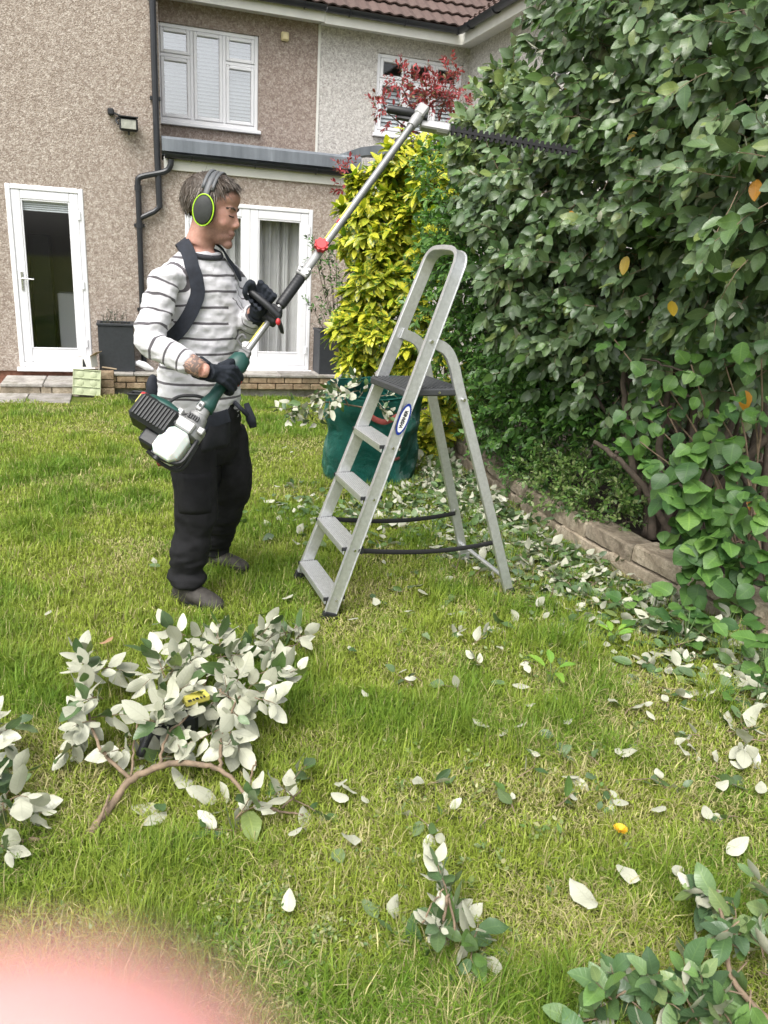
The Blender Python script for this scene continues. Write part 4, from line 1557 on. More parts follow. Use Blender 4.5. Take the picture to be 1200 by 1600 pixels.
for a_, s_ in ((-.09, .075), (-.12, .045), (.0, .012)):
    m = MB(); c = eng(a_, s_, .068 if a_ < -.01 else .037); m.tube([c, c - tv_ * .006], .006, 8); m.build('bolt', M['black'], trim, smooth='auto')
# engine cover with cooling fins (lies to the lower left), green top
m = MB(); m.obox(eng(-.135, .125, .02), td_, ts_, tv_, .056, .085, .062, .014)
m.build('engine_cover', M['black'], trim)
cov = simple('black fin plastic', (0.022, 0.024, 0.025), 0.4, var=.2)
for k in range(11):
    s_ = .055 + k * .0135
    m = MB(); m.obox(eng(-.135, s_, .082), td_, ts_, tv_, .044, .0034, .007, .002); m.build('cooling_fin', cov, trim)
m = MB()
m.loft([(eng(-.074, .05, .0), td_ * .006, tv_ * .06), (eng(-.078, .07, .005), td_ * .024, tv_ * .064), (eng(-.082, .125, .008), td_ * .036, tv_ * .064), (eng(-.085, .18, .008), td_ * .03, tv_ * .06), (eng(-.09, .207, .005), td_ * .012, tv_ * .05)], 16)
m.build('air_filter_cover', greenp, trim, smooth=True)
m = MB(); m.obox(eng(-.11, .213, .03), td_, ts_, tv_, .02, .004, .03, .002); m.build('decal', yel, trim)
m = MB(); c = eng(-.075, .212, .0); m.tube([c, c + ts_ * .022], [.017, .013], 12); m.build('primer_bulb', redp, trim, smooth='auto')
# fuel tank in its black guard
m = MB(); m.obox(eng(-.195, .012, .025), td_, ts_, tv_, .066, .056, .056, .024)
tme_ = remeshed(m, .004, 6); tme_.materials.append(tankm); link('fuel_tank', tme_, trim)
m = MB()
for s_ in (-.055,):
    m.tube(crom([eng(-.125, s_, .02), eng(-.16, s_ - .004, .03), eng(-.235, s_, .03), eng(-.258, .0, .03), eng(-.255, .06, .03)], 4), .009, 8)
m.tube(crom([eng(-.125, -.05, -.03), eng(-.24, -.055, -.03), eng(-.262, .0, -.03), eng(-.25, .09, -.02)], 4), .009, 8)
m.obox(eng(-.215, .095, .0), td_, ts_, tv_, .03, .035, .045, .008)
m.build('tank_guard', M['black'], trim, smooth='auto')
m = MB(); c = eng(-.262, .03, .03); m.tube([c, c - td_ * .014], .014, 12); m.build('fuel_cap', M['black'], trim, smooth='auto')
# throttle cable
m = MB(); m.tube(crom([tx(328) + ts_ * .03, eng(.03, .06, .01), eng(-.01, .105, .02), eng(-.06, .12, .03)], 6), .0065, 8); m.build('throttle_cable', M['black'], trim, smooth=True)
# cutter head and the toothed bar
hd = tx(655)
bar_dir = nrm(yp(893, 236, 4.02) - yp(702, 203, 4.02))
bar0 = yp(702, 203, 4.02)
bs_ = nrm(np.cross(bar_dir, cF)); bn_ = np.cross(bar_dir, bs_)
m = MB(); m.tube([tx(642), tx(650), tx(662)], [.021, .026, .024], 14)
m.obox(tx(658), td_, ts_, tv_, .035, .026, .028, .008); m.build('joint_head', castm, trim, smooth='auto')
m = MB(); gcen = yp(680, 199, 4.0)
m.obox(gcen, bar_dir, bs_, bn_, .072, .020, .026, .007); m.obox(yp(692, 201, 4.0), bar_dir, bs_, bn_, .03, .026, .018, .006); m.build('gear_case', castm, trim)
m = MB(); m.tube([yp(605, 170, 3.96), yp(609, 170.7, 3.96), yp(640, 176, 3.97), yp(646, 177, 3.97)], [.016, .0195, .0195, .016], 12)
m.tube([yp(640, 177, 3.97), yp(668, 184, 3.98)], .013, 10); m.obox(yp(636, 186, 3.97), bar_dir, bs_, bn_, .05, .008, .012, .003); m.build('folding_handle', M['black'], trim, smooth='auto')
Lb = np.linalg.norm(yp(893, 236, 4.02) - bar0)
m = MB(); m.obox(bar0 + bar_dir * Lb / 2, bar_dir, bs_, bn_, Lb / 2 + .03, .008, .005, .002)
for k in range(22):
    t = (k + .5) / 22 * Lb
    for s_ in (-1, 1):
        c = bar0 + bar_dir * t
        for lay, dx in ((-.003, 0.0), (.003, .006)):
            vs = []
            for dz in (-.0015, .0015):
                for a_, b_ in ((-.008, .007), (.008, .007), (.004, .024), (-.003, .024)):
                    vs.append(c + bar_dir * (a_ + dx) + bs_ * s_ * b_ + bn_ * (lay + dz))
            m.add(vs, [(0, 1, 2, 3), (7, 6, 5, 4), (0, 4, 5, 1), (1, 5, 6, 2), (2, 6, 7, 3), (3, 7, 4, 0)])
m.build('cutter_bar', simple('dark blade steel', (.006, .006, .007), .6, 0, spec=.25), trim)

# ------------------------------------------------------------------ gloves
glove_m = simple('navy knitted glove', (0.016, 0.02, 0.028), 0.75, var=0.3, scale=40, bump=0.5, bscale=350, spec=0.3)


def grip(G, a, p, wrist, rad, sgn, cuff_dir, sc=1.0):
    """a hand closed round a bar: G bar point, a bar axis (towards the thumb side), p from bar to palm"""
    a = nrm(a); p = nrm(p - a * (p @ a)); q = np.cross(a, p) * sgn
    m = MB()
    offs = (.034, .011, -.012, -.034)
    for i, o_ in enumerate(offs):
        ln = (1.0, 1.08, 1.0, .82)[i]
        K = G + a * o_ * sc + p * (rad + .026) * sc + q * .030 * sc
        path = [K]
        for ang, rr_ in ((80, rad + .018), (125, rad + .014), (165, rad + .0135), (205, rad + .0125), (240, rad + .0125)):
            t = math.radians(ang * (.92 + .08 * ln))
            # angle from p, turning through q
            path.append(G + a * (o_ * sc * .96 + .002 * i) + (p * math.cos(t) + q * math.sin(t)) * rr_ * sc)
        m.tube(crom(path, 3), list(np.interp(np.linspace(0, 1, 16), [0, .5, 1], [.0118, .0108, .0092])), 10)
        m.tube([wrist + (K - wrist) * .25, wrist * .4 + K * .6, K], [.019, .0165, .0135], 10)
    # heel of the hand and thumb
    m.ball(wrist * .45 + (G + p * (rad + .025)) * .55, (.034, .042, .022), (nrm(G - wrist), a, p))
    tb = wrist * .55 + (G + p * rad) * .45 + a * .030 * sc
    m.tube(crom([tb, G + a * .052 * sc + p * (rad + .016) * sc, G + a * .056 * sc - q * (rad + .010) * sc * .5 + p * .012, G + a * .048 * sc - q * (rad + .012) * sc, G + a * .030 * sc - q * (rad + .006) * sc - p * (rad + .008) * sc], 4), list(np.interp(np.linspace(0, 1, 17), [0, .4, 1], [.018, .0135, .0105])), 10)
    m.tube([wrist, wrist * .6 + (G + p * .03) * .4], [.037, .036], 14)
    cb = wrist + nrm(cuff_dir) * .045
    m.loft([(cb, np.cross(nrm(cuff_dir), a) * .048, nrm(np.cross(nrm(cuff_dir), np.cross(nrm(cuff_dir), a))) * .046), (wrist, np.cross(nrm(cuff_dir), a) * .040, nrm(np.cross(nrm(cuff_dir), np.cross(nrm(cuff_dir), a))) * .038)], 18)
    me = remeshed(m, .0034, 3)
    displace(me, fold_fn(5, .0016, (50, 50, 50)))
    me.materials.append(glove_m)
    return link('glove', me, man)


GR = tx(353)
grip(GR, td_, -tv_ + ts_ * .25, J['wrR'] + nrm(GR - J['wrR']) * .03, .026, 1, J['elR'] - J['wrR'], 1.15)
GL = hA * .72 + hB * .28
grip(GL, hA - hB, V3(-.35, -.1, .7), J['wrL'] + V3(.012, 0, .0), .0145, 1, J['elL'] - J['wrL'], 1.12)
# tattooed forearm shows between cuff and glove
tat = NT('tattooed skin')
tat.set(color=tat.mix(tat.math('MULTIPLY', tat.math('GREATER_THAN', tat.noise(45, 5, .7, dist=1.5), .47), .75), (0.46, .27, .2), (0.10, .095, .095)), rough=.6)
m = MB(); f0 = J['elR'] * .22 + J['wrR'] * .78
m.tube([J['elR'] * .40 + J['wrR'] * .60, f0, J['wrR']], [.0435, .0395, .0345], 18); m.build('tattooed_forearm', tat.m, pbody, smooth=True)

# pruning saw in its holster behind him
saw = empty('pruning_saw', yp(251, 715, 3.3), 'red brown handled pruning tool hanging from the belt behind the engine', 'pruning tool')
m = MB(); m.tube(crom([yp(252, 692, 3.32), yp(250, 705, 3.32), yp(249, 722, 3.32), yp(251, 728, 3.32)], 3), [.012, .013, .014, .015, .015, .015, .014, .013, .012, .008], 10, flat=.7); m.build('grip', simple('red brown grip', (.16, .035, .025), .5), saw, smooth=True)
m = MB(); m.obox(yp(256, 672, 3.33), cR, UP, cF, .016, .055, .01, .005); m.build('holster', M['black'], saw)
# ================================================================== STEP LADDER
LA, LB_ = ground(512, 968), ground(475, 905)
le1 = nrm(V3(0.90, 0.435, 0)); le2 = V3(-le1[1], le1[0], 0)
lad = empty('step_ladder', (LA + LB_) / 2, 'aluminium step ladder with a black platform and a tall handrail standing on the lawn', 'step ladder')
LO = LA + le2 * .23
LO[2] = 0.0
HB, HT, TOPZ = .232, .165, 1.56


def lp(d, z, s):
    """ladder point: distance back, height, sideways -1 (near) .. 1 (far) of the half width at that height"""
    hw = HB + (HT - HB) * max(0, z) / TOPZ
    return LO + le1 * (d + .03 * (s + 1) / 2) + le2 * hw * s + UP * z


def ldx(z): return .565 * z / TOPZ + .0


# continuous front frame with the hoop at the top
path = []
for z in np.linspace(0, 1.44, 12): path.append(lp(ldx(z), z, -1))
for t in np.linspace(0.0, PI, 13)[1:-1]:
    c = math.cos(t)
    k = (abs(c) ** .55) * (1 if c >= 0 else -1)
    path.append(lp(ldx(1.45), 1.45, -k) + (UP * 1.0 + le1 * .36) * .11 * math.sin(t) ** .55)
for z in np.linspace(1.44, 0, 12): path.append(lp(ldx(z), z, 1))
path = np.array(path)
stile_dir = nrm(le1 * .565 + UP * TOPZ)
wide = nrm(le1 - stile_dir * (le1 @ stile_dir))       # broad face of the channel, front to back


def channel(pts, wd, hw, th, name, mat, parent):
    """rectangular section swept along pts: broad axis wd kept fixed"""
    m = MB()
    vs = []
    n = len(pts)
    for i, p in enumerate(pts):
        T = nrm(pts[min(i + 1, n - 1)] - pts[max(i - 1, 0)])
        w_ = nrm(wd - T * (wd @ T)) if abs(wd @ T) < .98 else wd
        t_ = np.cross(T, w_)
        for a, b in ((-1, -1), (-.9, -1.0), (-.86, -.5), (.86, -.5), (.9, -1.0), (1, -1), (1, 1), (.93, 1.25), (-.93, 1.25), (-1, 1)):
            vs.append(p + w_ * a * hw + t_ * b * th)
    k = 10
    m.add(vs, [(i * k + j, i * k + (j + 1) % k, (i + 1) * k + (j + 1) % k, (i + 1) * k + j) for i in range(n - 1) for j in range(k)] + [tuple(range(k))[::-1], tuple((n - 1) * k + j for j in range(k))])
    return m.build(name, mat, parent, smooth='auto')


front = channel(path, wide, .028, .0095, 'front_frame', M['alu'], lad)
for s in (-1, 1):
    m = MB(); c = lp(ldx(0.012), .012, s); m.obox(c, wide, le2, stile_dir, .033, .013, .022, .004); m.build('foot', M['black'], front)
# treads
for k, z in enumerate((.092, .312, .532, .752)):
    d = ldx(z)
    a, b = lp(d, z, -1) + le2 * .011, lp(d, z, 1) - le2 * .011
    c = (a + b) / 2; hl_ = np.linalg.norm(b - a) / 2
    dr_ = nrm(b - a)
    bk = nrm(np.cross(UP, dr_)); bk = bk if bk @ le1 > 0 else -bk
    m = MB(); m.obox(c, dr_, bk, UP, hl_, .045, .004, .002)
    m.obox(c - bk * .042 - UP * .015, dr_, bk, UP, hl_, .003, .012, .001); m.obox(c + bk * .042 - UP * .012, dr_, bk, UP, hl_, .003, .01, .001)
    for q in np.linspace(-.036, .036, 9): m.obox(c + bk * q + UP * .0048, dr_, bk, UP, hl_ - .004, .0018, .0014)
    tr_ = m.build('tread', M['alu'], lad)
    for s, e in ((-1, a), (1, b)):
        m = MB(); m.obox(e - dr_ * .004 * s - UP * .004, dr_, bk, UP, .0045, .049, .0085, .002); m.build('end_cap', M['black'], tr_)
        m = MB(); q = e + le2 * s * .0215 - UP * .004; m.tube([q, q + le2 * s * .004], .006, 8); m.build('rivet', M['chrome'], tr_, smooth='auto')
# platform
zp = .975
pa, pb_ = lp(ldx(zp), zp, -1) + le2 * .012, lp(ldx(zp), zp, 1) - le2 * .012
c = (pa + pb_) / 2 + le1 * .105
plat_m = simple('ribbed black plastic', (0.05, 0.052, 0.055), 0.5, var=.15)
m = MB(); m.obox(c, le2, le1, UP, np.linalg.norm(pb_ - pa) / 2 - .002, .15, .016, .006)
plat = m.build('platform', plat_m, lad)
for q in np.linspace(-.13, .13, 14):
    m = MB(); m.obox(c + le1 * q + UP * .0172, le2, le1, UP, np.linalg.norm(pb_ - pa) / 2 - .012, .0055, .003, .001); m.build('rib', plat_m, plat)
m = MB(); q = c - le2 * (np.linalg.norm(pb_ - pa) / 2 - .002) + le1 * .02; m.tube([q, q - le2 * .004], .006, 8); m.build('rivet', M['chrome'], plat, smooth='auto')
# rear legs bend down from the front frame
for s in (-1, 1):
    pts = crom([lp(ldx(1.19) + .002, 1.19, s) - le2 * s * .018, lp(.515, 1.155, s) - le2 * s * .018, lp(.56, 1.085, s) - le2 * s * .018, lp(.598, .97, s) - le2 * s * .016, lp(.77, .48, s), lp(.935, .0, s) + le2 * s * .01], 5)
    rl = channel(pts, nrm(le1 * .94 + UP * .3), .0235, .008, 'rear_leg', M['alu'], lad)
    for d_, z_ in ((ldx(1.19) + .0, 1.19), (.606, .945), (.835, .285)):
        m = MB(); q = lp(d_, z_, s) + le2 * s * .002; m.tube([q - le2 * s * .012, q + le2 * s * .012], .0075, 10); m.build('bolt', M['chrome'], rl, smooth='auto')
    m = MB(); q = lp(.935, .014, s) + le2 * s * .01; m.obox(q, le1, le2, UP, .027, .013, .02, .004); m.build('foot', M['black'] if s < 0 else M['alu'], rl)
m = MB(); m.tube([lp(.905, .085, -1), lp(.905, .085, 1)], .011, 10); m.build('rear_brace', M['alu'], lad, smooth='auto')
# webbing straps sag between front and back
strap_m = simple('black strap webbing', (0.012, 0.012, 0.013), .8, var=.2)
for s in (-1, 1):
    a, b = lp(ldx(.30) + .03, .30, s) - le2 * s * .004, lp(.835, .272, s) - le2 * s * .004
    pts = [a + (b - a) * t - UP * .028 * math.sin(PI * t) + le2 * .006 * math.sin(5 * t) for t in np.linspace(0, 1, 17)]
    m = MB(); m.tube(pts, .0115, 8, flat=.28, ref=UP); m.build('strap', strap_m, lad, smooth='auto')
    m = MB(); q = a + le1 * .006; m.tube([q - le2 * .012, q + le2 * .012], .013, 10); m.build('strap_clip', M['black'], lad, smooth='auto')

# oval maker's sticker on the near stile
lz = .87
lc = lp(ldx(lz), lz, -1)
sx_ = stile_dir
sticker_n = -le2
vx_ = sx_; vy_ = wide * -1.0


def oval(hw, hh, off, name, mat, parent, n=40):
    m = MB()
    vs = [lc + vx_ * hw * math.cos(t) + vy_ * hh * math.sin(t) - le2 * (.0127 + off) for t in np.linspace(0, 2 * PI, n, endpoint=False)]
    m.add(vs, [tuple(range(n))])
    return m.build(name, mat, parent)


st1 = oval(.070, .0255, .0008, 'sticker', simple('sticker blue', (0.01, 0.035, 0.26), .35, var=.05), lad)
oval(.058, .0185, .0014, 'sticker_centre', simple('sticker white', (.8, .8, .8), .35, var=.02), st1)
td2 = bpy.data.curves.new('sticker_text', 'FONT')
td2.body = 'WERNER'
td2.align_x = 'CENTER'; td2.align_y = 'CENTER'
td2.size = .0205
td2.space_character = .92
td2.offset = .0009
to = bpy.data.objects.new('sticker_text', td2); COL.objects.link(to)
dg = bpy.context.evaluated_depsgraph_get(); dg.update()
tme2 = bpy.data.meshes.new_from_object(to.evaluated_get(dg))
bpy.data.objects.remove(to, do_unlink=True)
tme2.materials.clear(); tme2.materials.append(simple('sticker black', (.01, .012, .02), .4))
to = link('sticker_text', tme2, st1)
tz_ = np.cross(vx_, vy_)
tp_ = lc - le2 * (.0127 + .0020)
if tz_ @ le2 > 0: vyt = -vy_
else: vyt = vy_
tz_ = np.cross(vx_, vyt)
to.matrix_basis = Matrix([[vx_[i], vyt[i], tz_[i], tp_[i]] for i in range(3)] + [[0, 0, 0, 1]])

# ================================================================== GARDEN BAG
bag_m = NT('green woven plastic')
wv = bag_m.n('ShaderNodeTexWave'); wv.inputs['Scale'].default_value = 130; bag_m.l(bag_m.coord(), wv.inputs['Vector'])
bag_m.set(color=bag_m.ramp(bag_m.noise(12, 5), [(0.3, (0.006, 0.115, 0.088)), (0.7, (0.013, 0.18, 0.14))]), rough=0.38, spec=.5)
bag_m.bump(bag_m.math('ADD', bag_m.math('MULTIPLY', wv.outputs['Fac'], .12), bag_m.noise(7, 5, .6, dist=1.0)), .95, .05)
bc = ground(578, 752); bc = V3(bc[0], bc[1] + .18, gz(bc[1]))
bag = empty('garden_bag', bc, 'big green woven garden waste bag with red straps, slumped beside the spotted shrub', 'garden bag')
BH, BR = .70, .355
nu_, nvv = 56, 22


def bag_r(t, z):
    fx, fy = math.cos(t), math.sin(t)
    sag = .045 * mnoise.noise(Vector((fx * 1.6, fy * 1.6, z * 4))) + .022 * mnoise.noise(Vector((fx * 4.5 + z * 2, fy * 4.5, z * 11)))
    buck = .035 * math.exp(-((z - .46) / .06) ** 2) * (math.sin(3 * t + 1) - .3)
    return BR * (1 + .05 * math.sin(2 * t)) + sag - buck - .02 * (z / BH)


vs = []
def bp(t, z, dr=0):
    r = bag_r(t, z) + dr
    return bc + V3(math.cos(t) * r * 1.02, math.sin(t) * r * .95, z + .02 * math.sin(t * 2 + 1) * (z / BH) + .035 * (z / BH) * math.cos(t - 1.2))


for j in range(nvv):
    for i in range(nu_): vs.append(bp(2 * PI * i / nu_, BH * j / (nvv - 1)))
for j in range(nvv):
    for i in range(nu_): vs.append(bp(2 * PI * i / nu_, BH * (1 - j / (nvv - 1)), -.006))
m = MB()
nr = 2 * nvv
m.add(vs, [(j * nu_ + i, j * nu_ + (i + 1) % nu_, (j + 1) * nu_ + (i + 1) % nu_, (j + 1) * nu_ + i) for j in range(nr - 1) for i in range(nu_)] + [tuple(range(nu_))[::-1]])
m.build('bag_wall', bag_m.m, bag, smooth=True)
m = MB(); m.tube([bp(2 * PI * i / 60, BH) for i in range(61)], .008, 8, cap=False); m.build('rim_hoop', bag_m.m, bag, smooth=True)
red = simple('faded red strap', (.24, .05, .042), .75, var=.2)
t0 = math.radians(290)
m = MB()
pts = crom([bp(t0 - .50, .65, .004), bp(t0 - .40, .57, .012), bp(t0 - .16, .53, .03), bp(t0 + .02, .545, .03), bp(t0 + .22, .60, .03), bp(t0 + .30, .67, .006)], 5)
m.tube(pts, .020, 8, flat=.18, ref=UP); m.build('handle_strap', red, bag, smooth='auto')
m = MB(); m.tube([bp(t0 - .1 + k * .07, .20 + .004 * k, .005) for k in range(7)], .011, 8, flat=.15, ref=UP); m.build('bottom_strap', simple('dull red strap', (.13, .035, .03), .8), bag, smooth='auto')
m = MB()
for j in range(6):
    pass
vs = [bp(2 * PI * i / 30, .50, -.03) + V3(0, 0, .02 * mnoise.noise(Vector((i * .7, 0, 3)))) for i in range(30)] + [bc + V3(0, 0, .56)]
m.add(vs, [(i, (i + 1) % 30, 30) for i in range(30)]); m.build('clippings', M['bark_dark'], bag, kind='stuff')

# ================================================================== THINGS BY THE STEPS
def wq(x, y, n): 
    u, z = wallhit(x, y, n); return u, n, z


# pale green moulded panel leaning on the pier
u0, n0, z0 = wq(113, 614, .72)
pan = empty('drainage_panel', wp(u0 + .15, n0, -.2), 'pale green moulded panel with round bosses leaning by the door steps', 'panel')
pg = simple('pale green plastic', (.42, .46, .29), .55, var=.08, scale=8)
PM = Matrix(((W[0], N[0], 0, wp(u0, n0, 0)[0]), (W[1], N[1], 0, wp(u0, n0, 0)[1]), (0, 0, 1, -.20), (0, 0, 0, 1))) @ Matrix.Rotation(math.radians(4), 4, 'Y') @ Matrix.Rotation(math.radians(14), 4, 'X')
m = MB(PM); m.box((0, -.02, 0.02), (.30, 0.02, .315), .008)
for z in (.02, .112, .208, .304): m.box((-.004, .0205, z), (.304, .033, z + .012), .003)
for x in (0, .292): m.box((x, .0205, .02), (x + .01, .030, .315), .002)
pb2 = m.build('panel_body', pg, pan)
for i in range(2):
    for j in range(3):
        m = MB(PM); c = V3(.08 + i * .14, .0205, .068 + j * .096)
        m.tube([c, c + V3(0, .002, 0), c + V3(0, .005, 0)], [.038, .037, .030], 16); m.build('boss', pg, pb2, smooth='auto')
# stone pier behind it
u1, n1, z1 = wq(160, 612, .45)
pier = empty('stone_pier', wp(u1 - .02, n1, -.2), 'short pier of tan stone blocks at the end of the low patio wall', 'pier')
rr = random.Random(4)
for k in range(3):
    for q in range(2):
        m = MB(WM); a = u1 - .20 + q * .175; j = rr.uniform(-.008, .008)
        m.box((a, n1 - .12 + j, -.22 + k * .097), (a + .165, n1 + .13 + j, -.13 + k * .097), .007); m.build('stone_block', M['brick'], pier)
# white carton with a black mark
u2, n2, z2 = wq(140, 578, .42)
cart = empty('carton', wp(u2, n2, z2), 'white open carton with a black mark lying on the stone pier', 'carton')
CM = WM @ Matrix.Translation((u2 - .07, n2 - .08, .085)) @ Matrix.Rotation(.5, 4, 'Z') @ Matrix.Rotation(-.12, 4, 'Y')
cw_ = simple('white card', (.74, .73, .7), .7, var=.05)
m = MB(CM); m.box((0, 0, 0), (.19, .006, .13)); m.box((0, .13, 0), (.19, .136, .13)); m.box((0, .0065, 0), (.006, .1295, .13)); m.box((.184, .0065, 0), (.19, .1295, .13)); m.box((.0065, .0065, 0), (.1835, .1295, .005)); m.build('box_body', cw_, cart)
m = MB(CM); m.add([(.19, 0, .13), (.19, .136, .13), (.27, .14, .17), (.27, -.004, .17)], [(0, 1, 2, 3)]); fo = m.build('flap', simple('brown card inside', (.42, .32, .22), .8), cart); so = fo.modifiers.new('s', 'SOLIDIFY'); so.thickness = .004
m = MB(CM); m.add([(.075, .1375, .012), (.125, .1375, .012), (.105, .1375, .10), (.09, .1375, .10)], [(0, 1, 2, 3)]); m.build('printed_mark', M['black'], cart)
# strip of wood
u3, n3, z3 = wq(172, 573, .46)
pl = empty('wooden_batten', wp(u3, n3, z3), 'short pale wooden batten lying on the patio wall beside the carton', 'batten')
m = MB(); a, b = V3(*wp(u3 - .09, .44, .10)), V3(*wp(u3 + .22, .36, .053)); m.obox((a + b) / 2, b - a, N, UP, np.linalg.norm(b - a) / 2, .022, .007, .002); m.build('strip', simple('pale wood', (.5, .4, .27), .8, var=.15, scale=30), pl)
# cordless tool
u4, n4, z4 = wq(212, 577, .36)
ct = empty('cordless_tool', wp(u4, n4, .046), 'white and green cordless garden tool lying on the patio wall beside the planter', 'power tool')
m = MB(WM); m.box((u4 - .12, n4 - .045, .048), (u4 - .015, n4 + .045, .155), .012); m.build('battery', simple('tool green', (.05, .13, .05), .4), ct)
m = MB(WM); m.box((u4 - .125, n4 - .05, .156), (u4 - .02, n4 + .05, .178), .008); m.build('battery_top', M['upvc'], ct)
m = MB(WM); m.loft([(V3(u4 - .02, n4, .14), V3(0, .03, 0), V3(0, 0, .02)), (V3(u4 + .04, n4, .14), V3(0, .045, 0), V3(0, 0, .04)), (V3(u4 + .12, n4, .105), V3(0, .05, 0), V3(0, 0, .052)), (V3(u4 + .19, n4, .075), V3(0, .035, 0), V3(0, 0, .026)), (V3(u4 + .215, n4, .07), V3(0, .012, 0), V3(0, 0, .01))], 16); m.build('motor_body', M['upvc'], ct, smooth=True)
# black case in the grass behind him
bcp = ground(223, 632)
bk_ = empty('black_crate', bcp, 'small black plastic crate in the grass behind the man', 'crate')
m = MB(); 
for (a, b, c, d) in ((-.13, .13, -.09, -.08), (-.13, .13, .08, .09), (-.13, -.12, -.08, .08), (.12, .13, -.08, .08)):
    m.box((bcp[0] + a, bcp[1] + c, bcp[2]), (bcp[0] + b, bcp[1] + d, bcp[2] + .13), .003)
m.box((bcp[0] - .12, bcp[1] - .08, bcp[2]), (bcp[0] + .12, bcp[1] + .08, bcp[2] + .01))
m.build('crate_walls', M['black'], bk_)
m = MB()
for (a, b, c, d) in ((-.14, .14, -.10, -.088), (-.14, .14, .088, .10), (-.14, -.128, -.087, .087), (.128, .14, -.087, .087)):
    m.box((bcp[0] + a, bcp[1] + c, bcp[2] + .115), (bcp[0] + b, bcp[1] + d, bcp[2] + .135), .003)
m.build('rim', M['black'], bk_)

# black battery tool half hidden under the cut branch
bt0 = zq = None
def zpl(x, y, z):
    d = ray(x, y); return cC + d * ((z - CAMH) / d[2])


btp = zpl(275, 1125, .10)
rt = empty('battery_tool', (btp[0], btp[1], 0), 'black battery garden tool with a yellow label half hidden under the big cut branch', 'power tool')
ex = nrm(V3(.75, .6, 0)); ey = V3(-ex[1], ex[0], 0)
m = MB(); m.obox(V3(btp[0], btp[1], .09), ex, ey, UP, .062, .045, .045, .018); m.obox(V3(*btp[:2], .04) - ex * .07, ex, ey, UP, .04, .035, .03, .012); m.build('housing', M['black'], rt)
m = MB(); m.obox(zpl(306, 1091, .165), ex, ey, UP, .040, .019, .010, .003); m.obox(zpl(306, 1091, .14), ex, ey, UP, .038, .018, .014, .003); bl_ = m.build('battery', yel, rt)
m = MB(); q = zpl(306, 1091, .1755)
for k, (a, w_) in enumerate(((-.03, .012), (-.012, .006), (.004, .010), (.022, .006), (.036, .006))):
    m.obox(q + ex * a * .72 - ey * .004, ex, ey, UP, w_ * .5, .005, .0008)
m.build('printed_mark', M['black'], bl_)
m = MB(); m.tube(crom([V3(btp[0], btp[1], .10) - ex * .06 - ey * .03, V3(btp[0], btp[1], .12) - ex * .10 - ey * .05, V3(btp[0], btp[1], .06) - ex * .14 - ey * .06], 5), .013, 10); m.build('handle', M['black'], rt, smooth=True)
# ================================================================== LEAVES
def leaf_shape(half=0.24, fold=0.25, curl=0.25, wave=0.0, blunt=0.85, rows=4, seed=0):
    """unit leaf along +y, its top towards +z: points, triangles, leaf coordinates (-1..1, 0..1)"""
    r = random.Random(seed)
    ts = [0.0] + [0.10 + 0.81 * i / (rows - 1) for i in range(rows)] + [1.0]
    vs, uv = [], []
    bend = r.uniform(-.12, .12)

    def mid(t):
        return np.array([bend * t * t, t * (1 - .12 * abs(curl) * t), -curl * t * t * .6])
    vs.append(mid(0)); uv.append((0, 0))
    for t in ts[1:-1]:
        w = half * (math.sin(PI * t ** blunt) ** .75)
        m_ = mid(t)
        z = w * fold
        wv = wave * math.sin(9 * t + seed)
        vs += [m_ + np.array([-w, 0, z + wv * w]), m_, m_ + np.array([w, 0, z - wv * w])]
        uv += [(-1, t), (0, t), (1, t)]
    vs.append(mid(1)); uv.append((0, 1))
    tr = [(0, 2, 1), (0, 3, 2)]
    for i in range(rows - 1):
        a = 1 + 3 * i
        for k in (0, 1):
            tr += [(a + k, a + k + 1, a + k + 4), (a + k, a + k + 4, a + k + 3)]
    a = 1 + 3 * (rows - 1); e = len(vs) - 1
    tr += [(a, a + 1, e), (a + 1, a + 2, e)]
    return np.array(vs), np.array(tr), np.array(uv)


def tri_mesh(name, V, T, mat, tint=None, uv=None, smooth=True):
    me = bpy.data.meshes.new(name)
    nv, nt = len(V), len(T)
    me.vertices.add(nv); me.loops.add(nt * 3); me.polygons.add(nt)
    me.vertices.foreach_set('co', np.asarray(V, np.float32).ravel())
    me.loops.foreach_set('vertex_index', np.asarray(T, np.int32).ravel())
    me.polygons.foreach_set('loop_start', np.arange(0, nt * 3, 3, dtype=np.int32))
    me.polygons.foreach_set('loop_total', np.full(nt, 3, np.int32))
    if smooth: me.polygons.foreach_set('use_smooth', np.ones(nt, bool))
    if tint is not None:
        a = me.attributes.new('tint', 'FLOAT_COLOR', 'POINT'); a.data.foreach_set('color', np.asarray(tint, np.float32).ravel())
    if uv is not None:
        u3 = np.zeros((nv, 3), np.float32); u3[:, :2] = uv
        a = me.attributes.new('luv', 'FLOAT_VECTOR', 'POINT'); a.data.foreach_set('vector', u3.ravel())
    me.materials.append(mat)
    me.update(calc_edges=True)
    return me


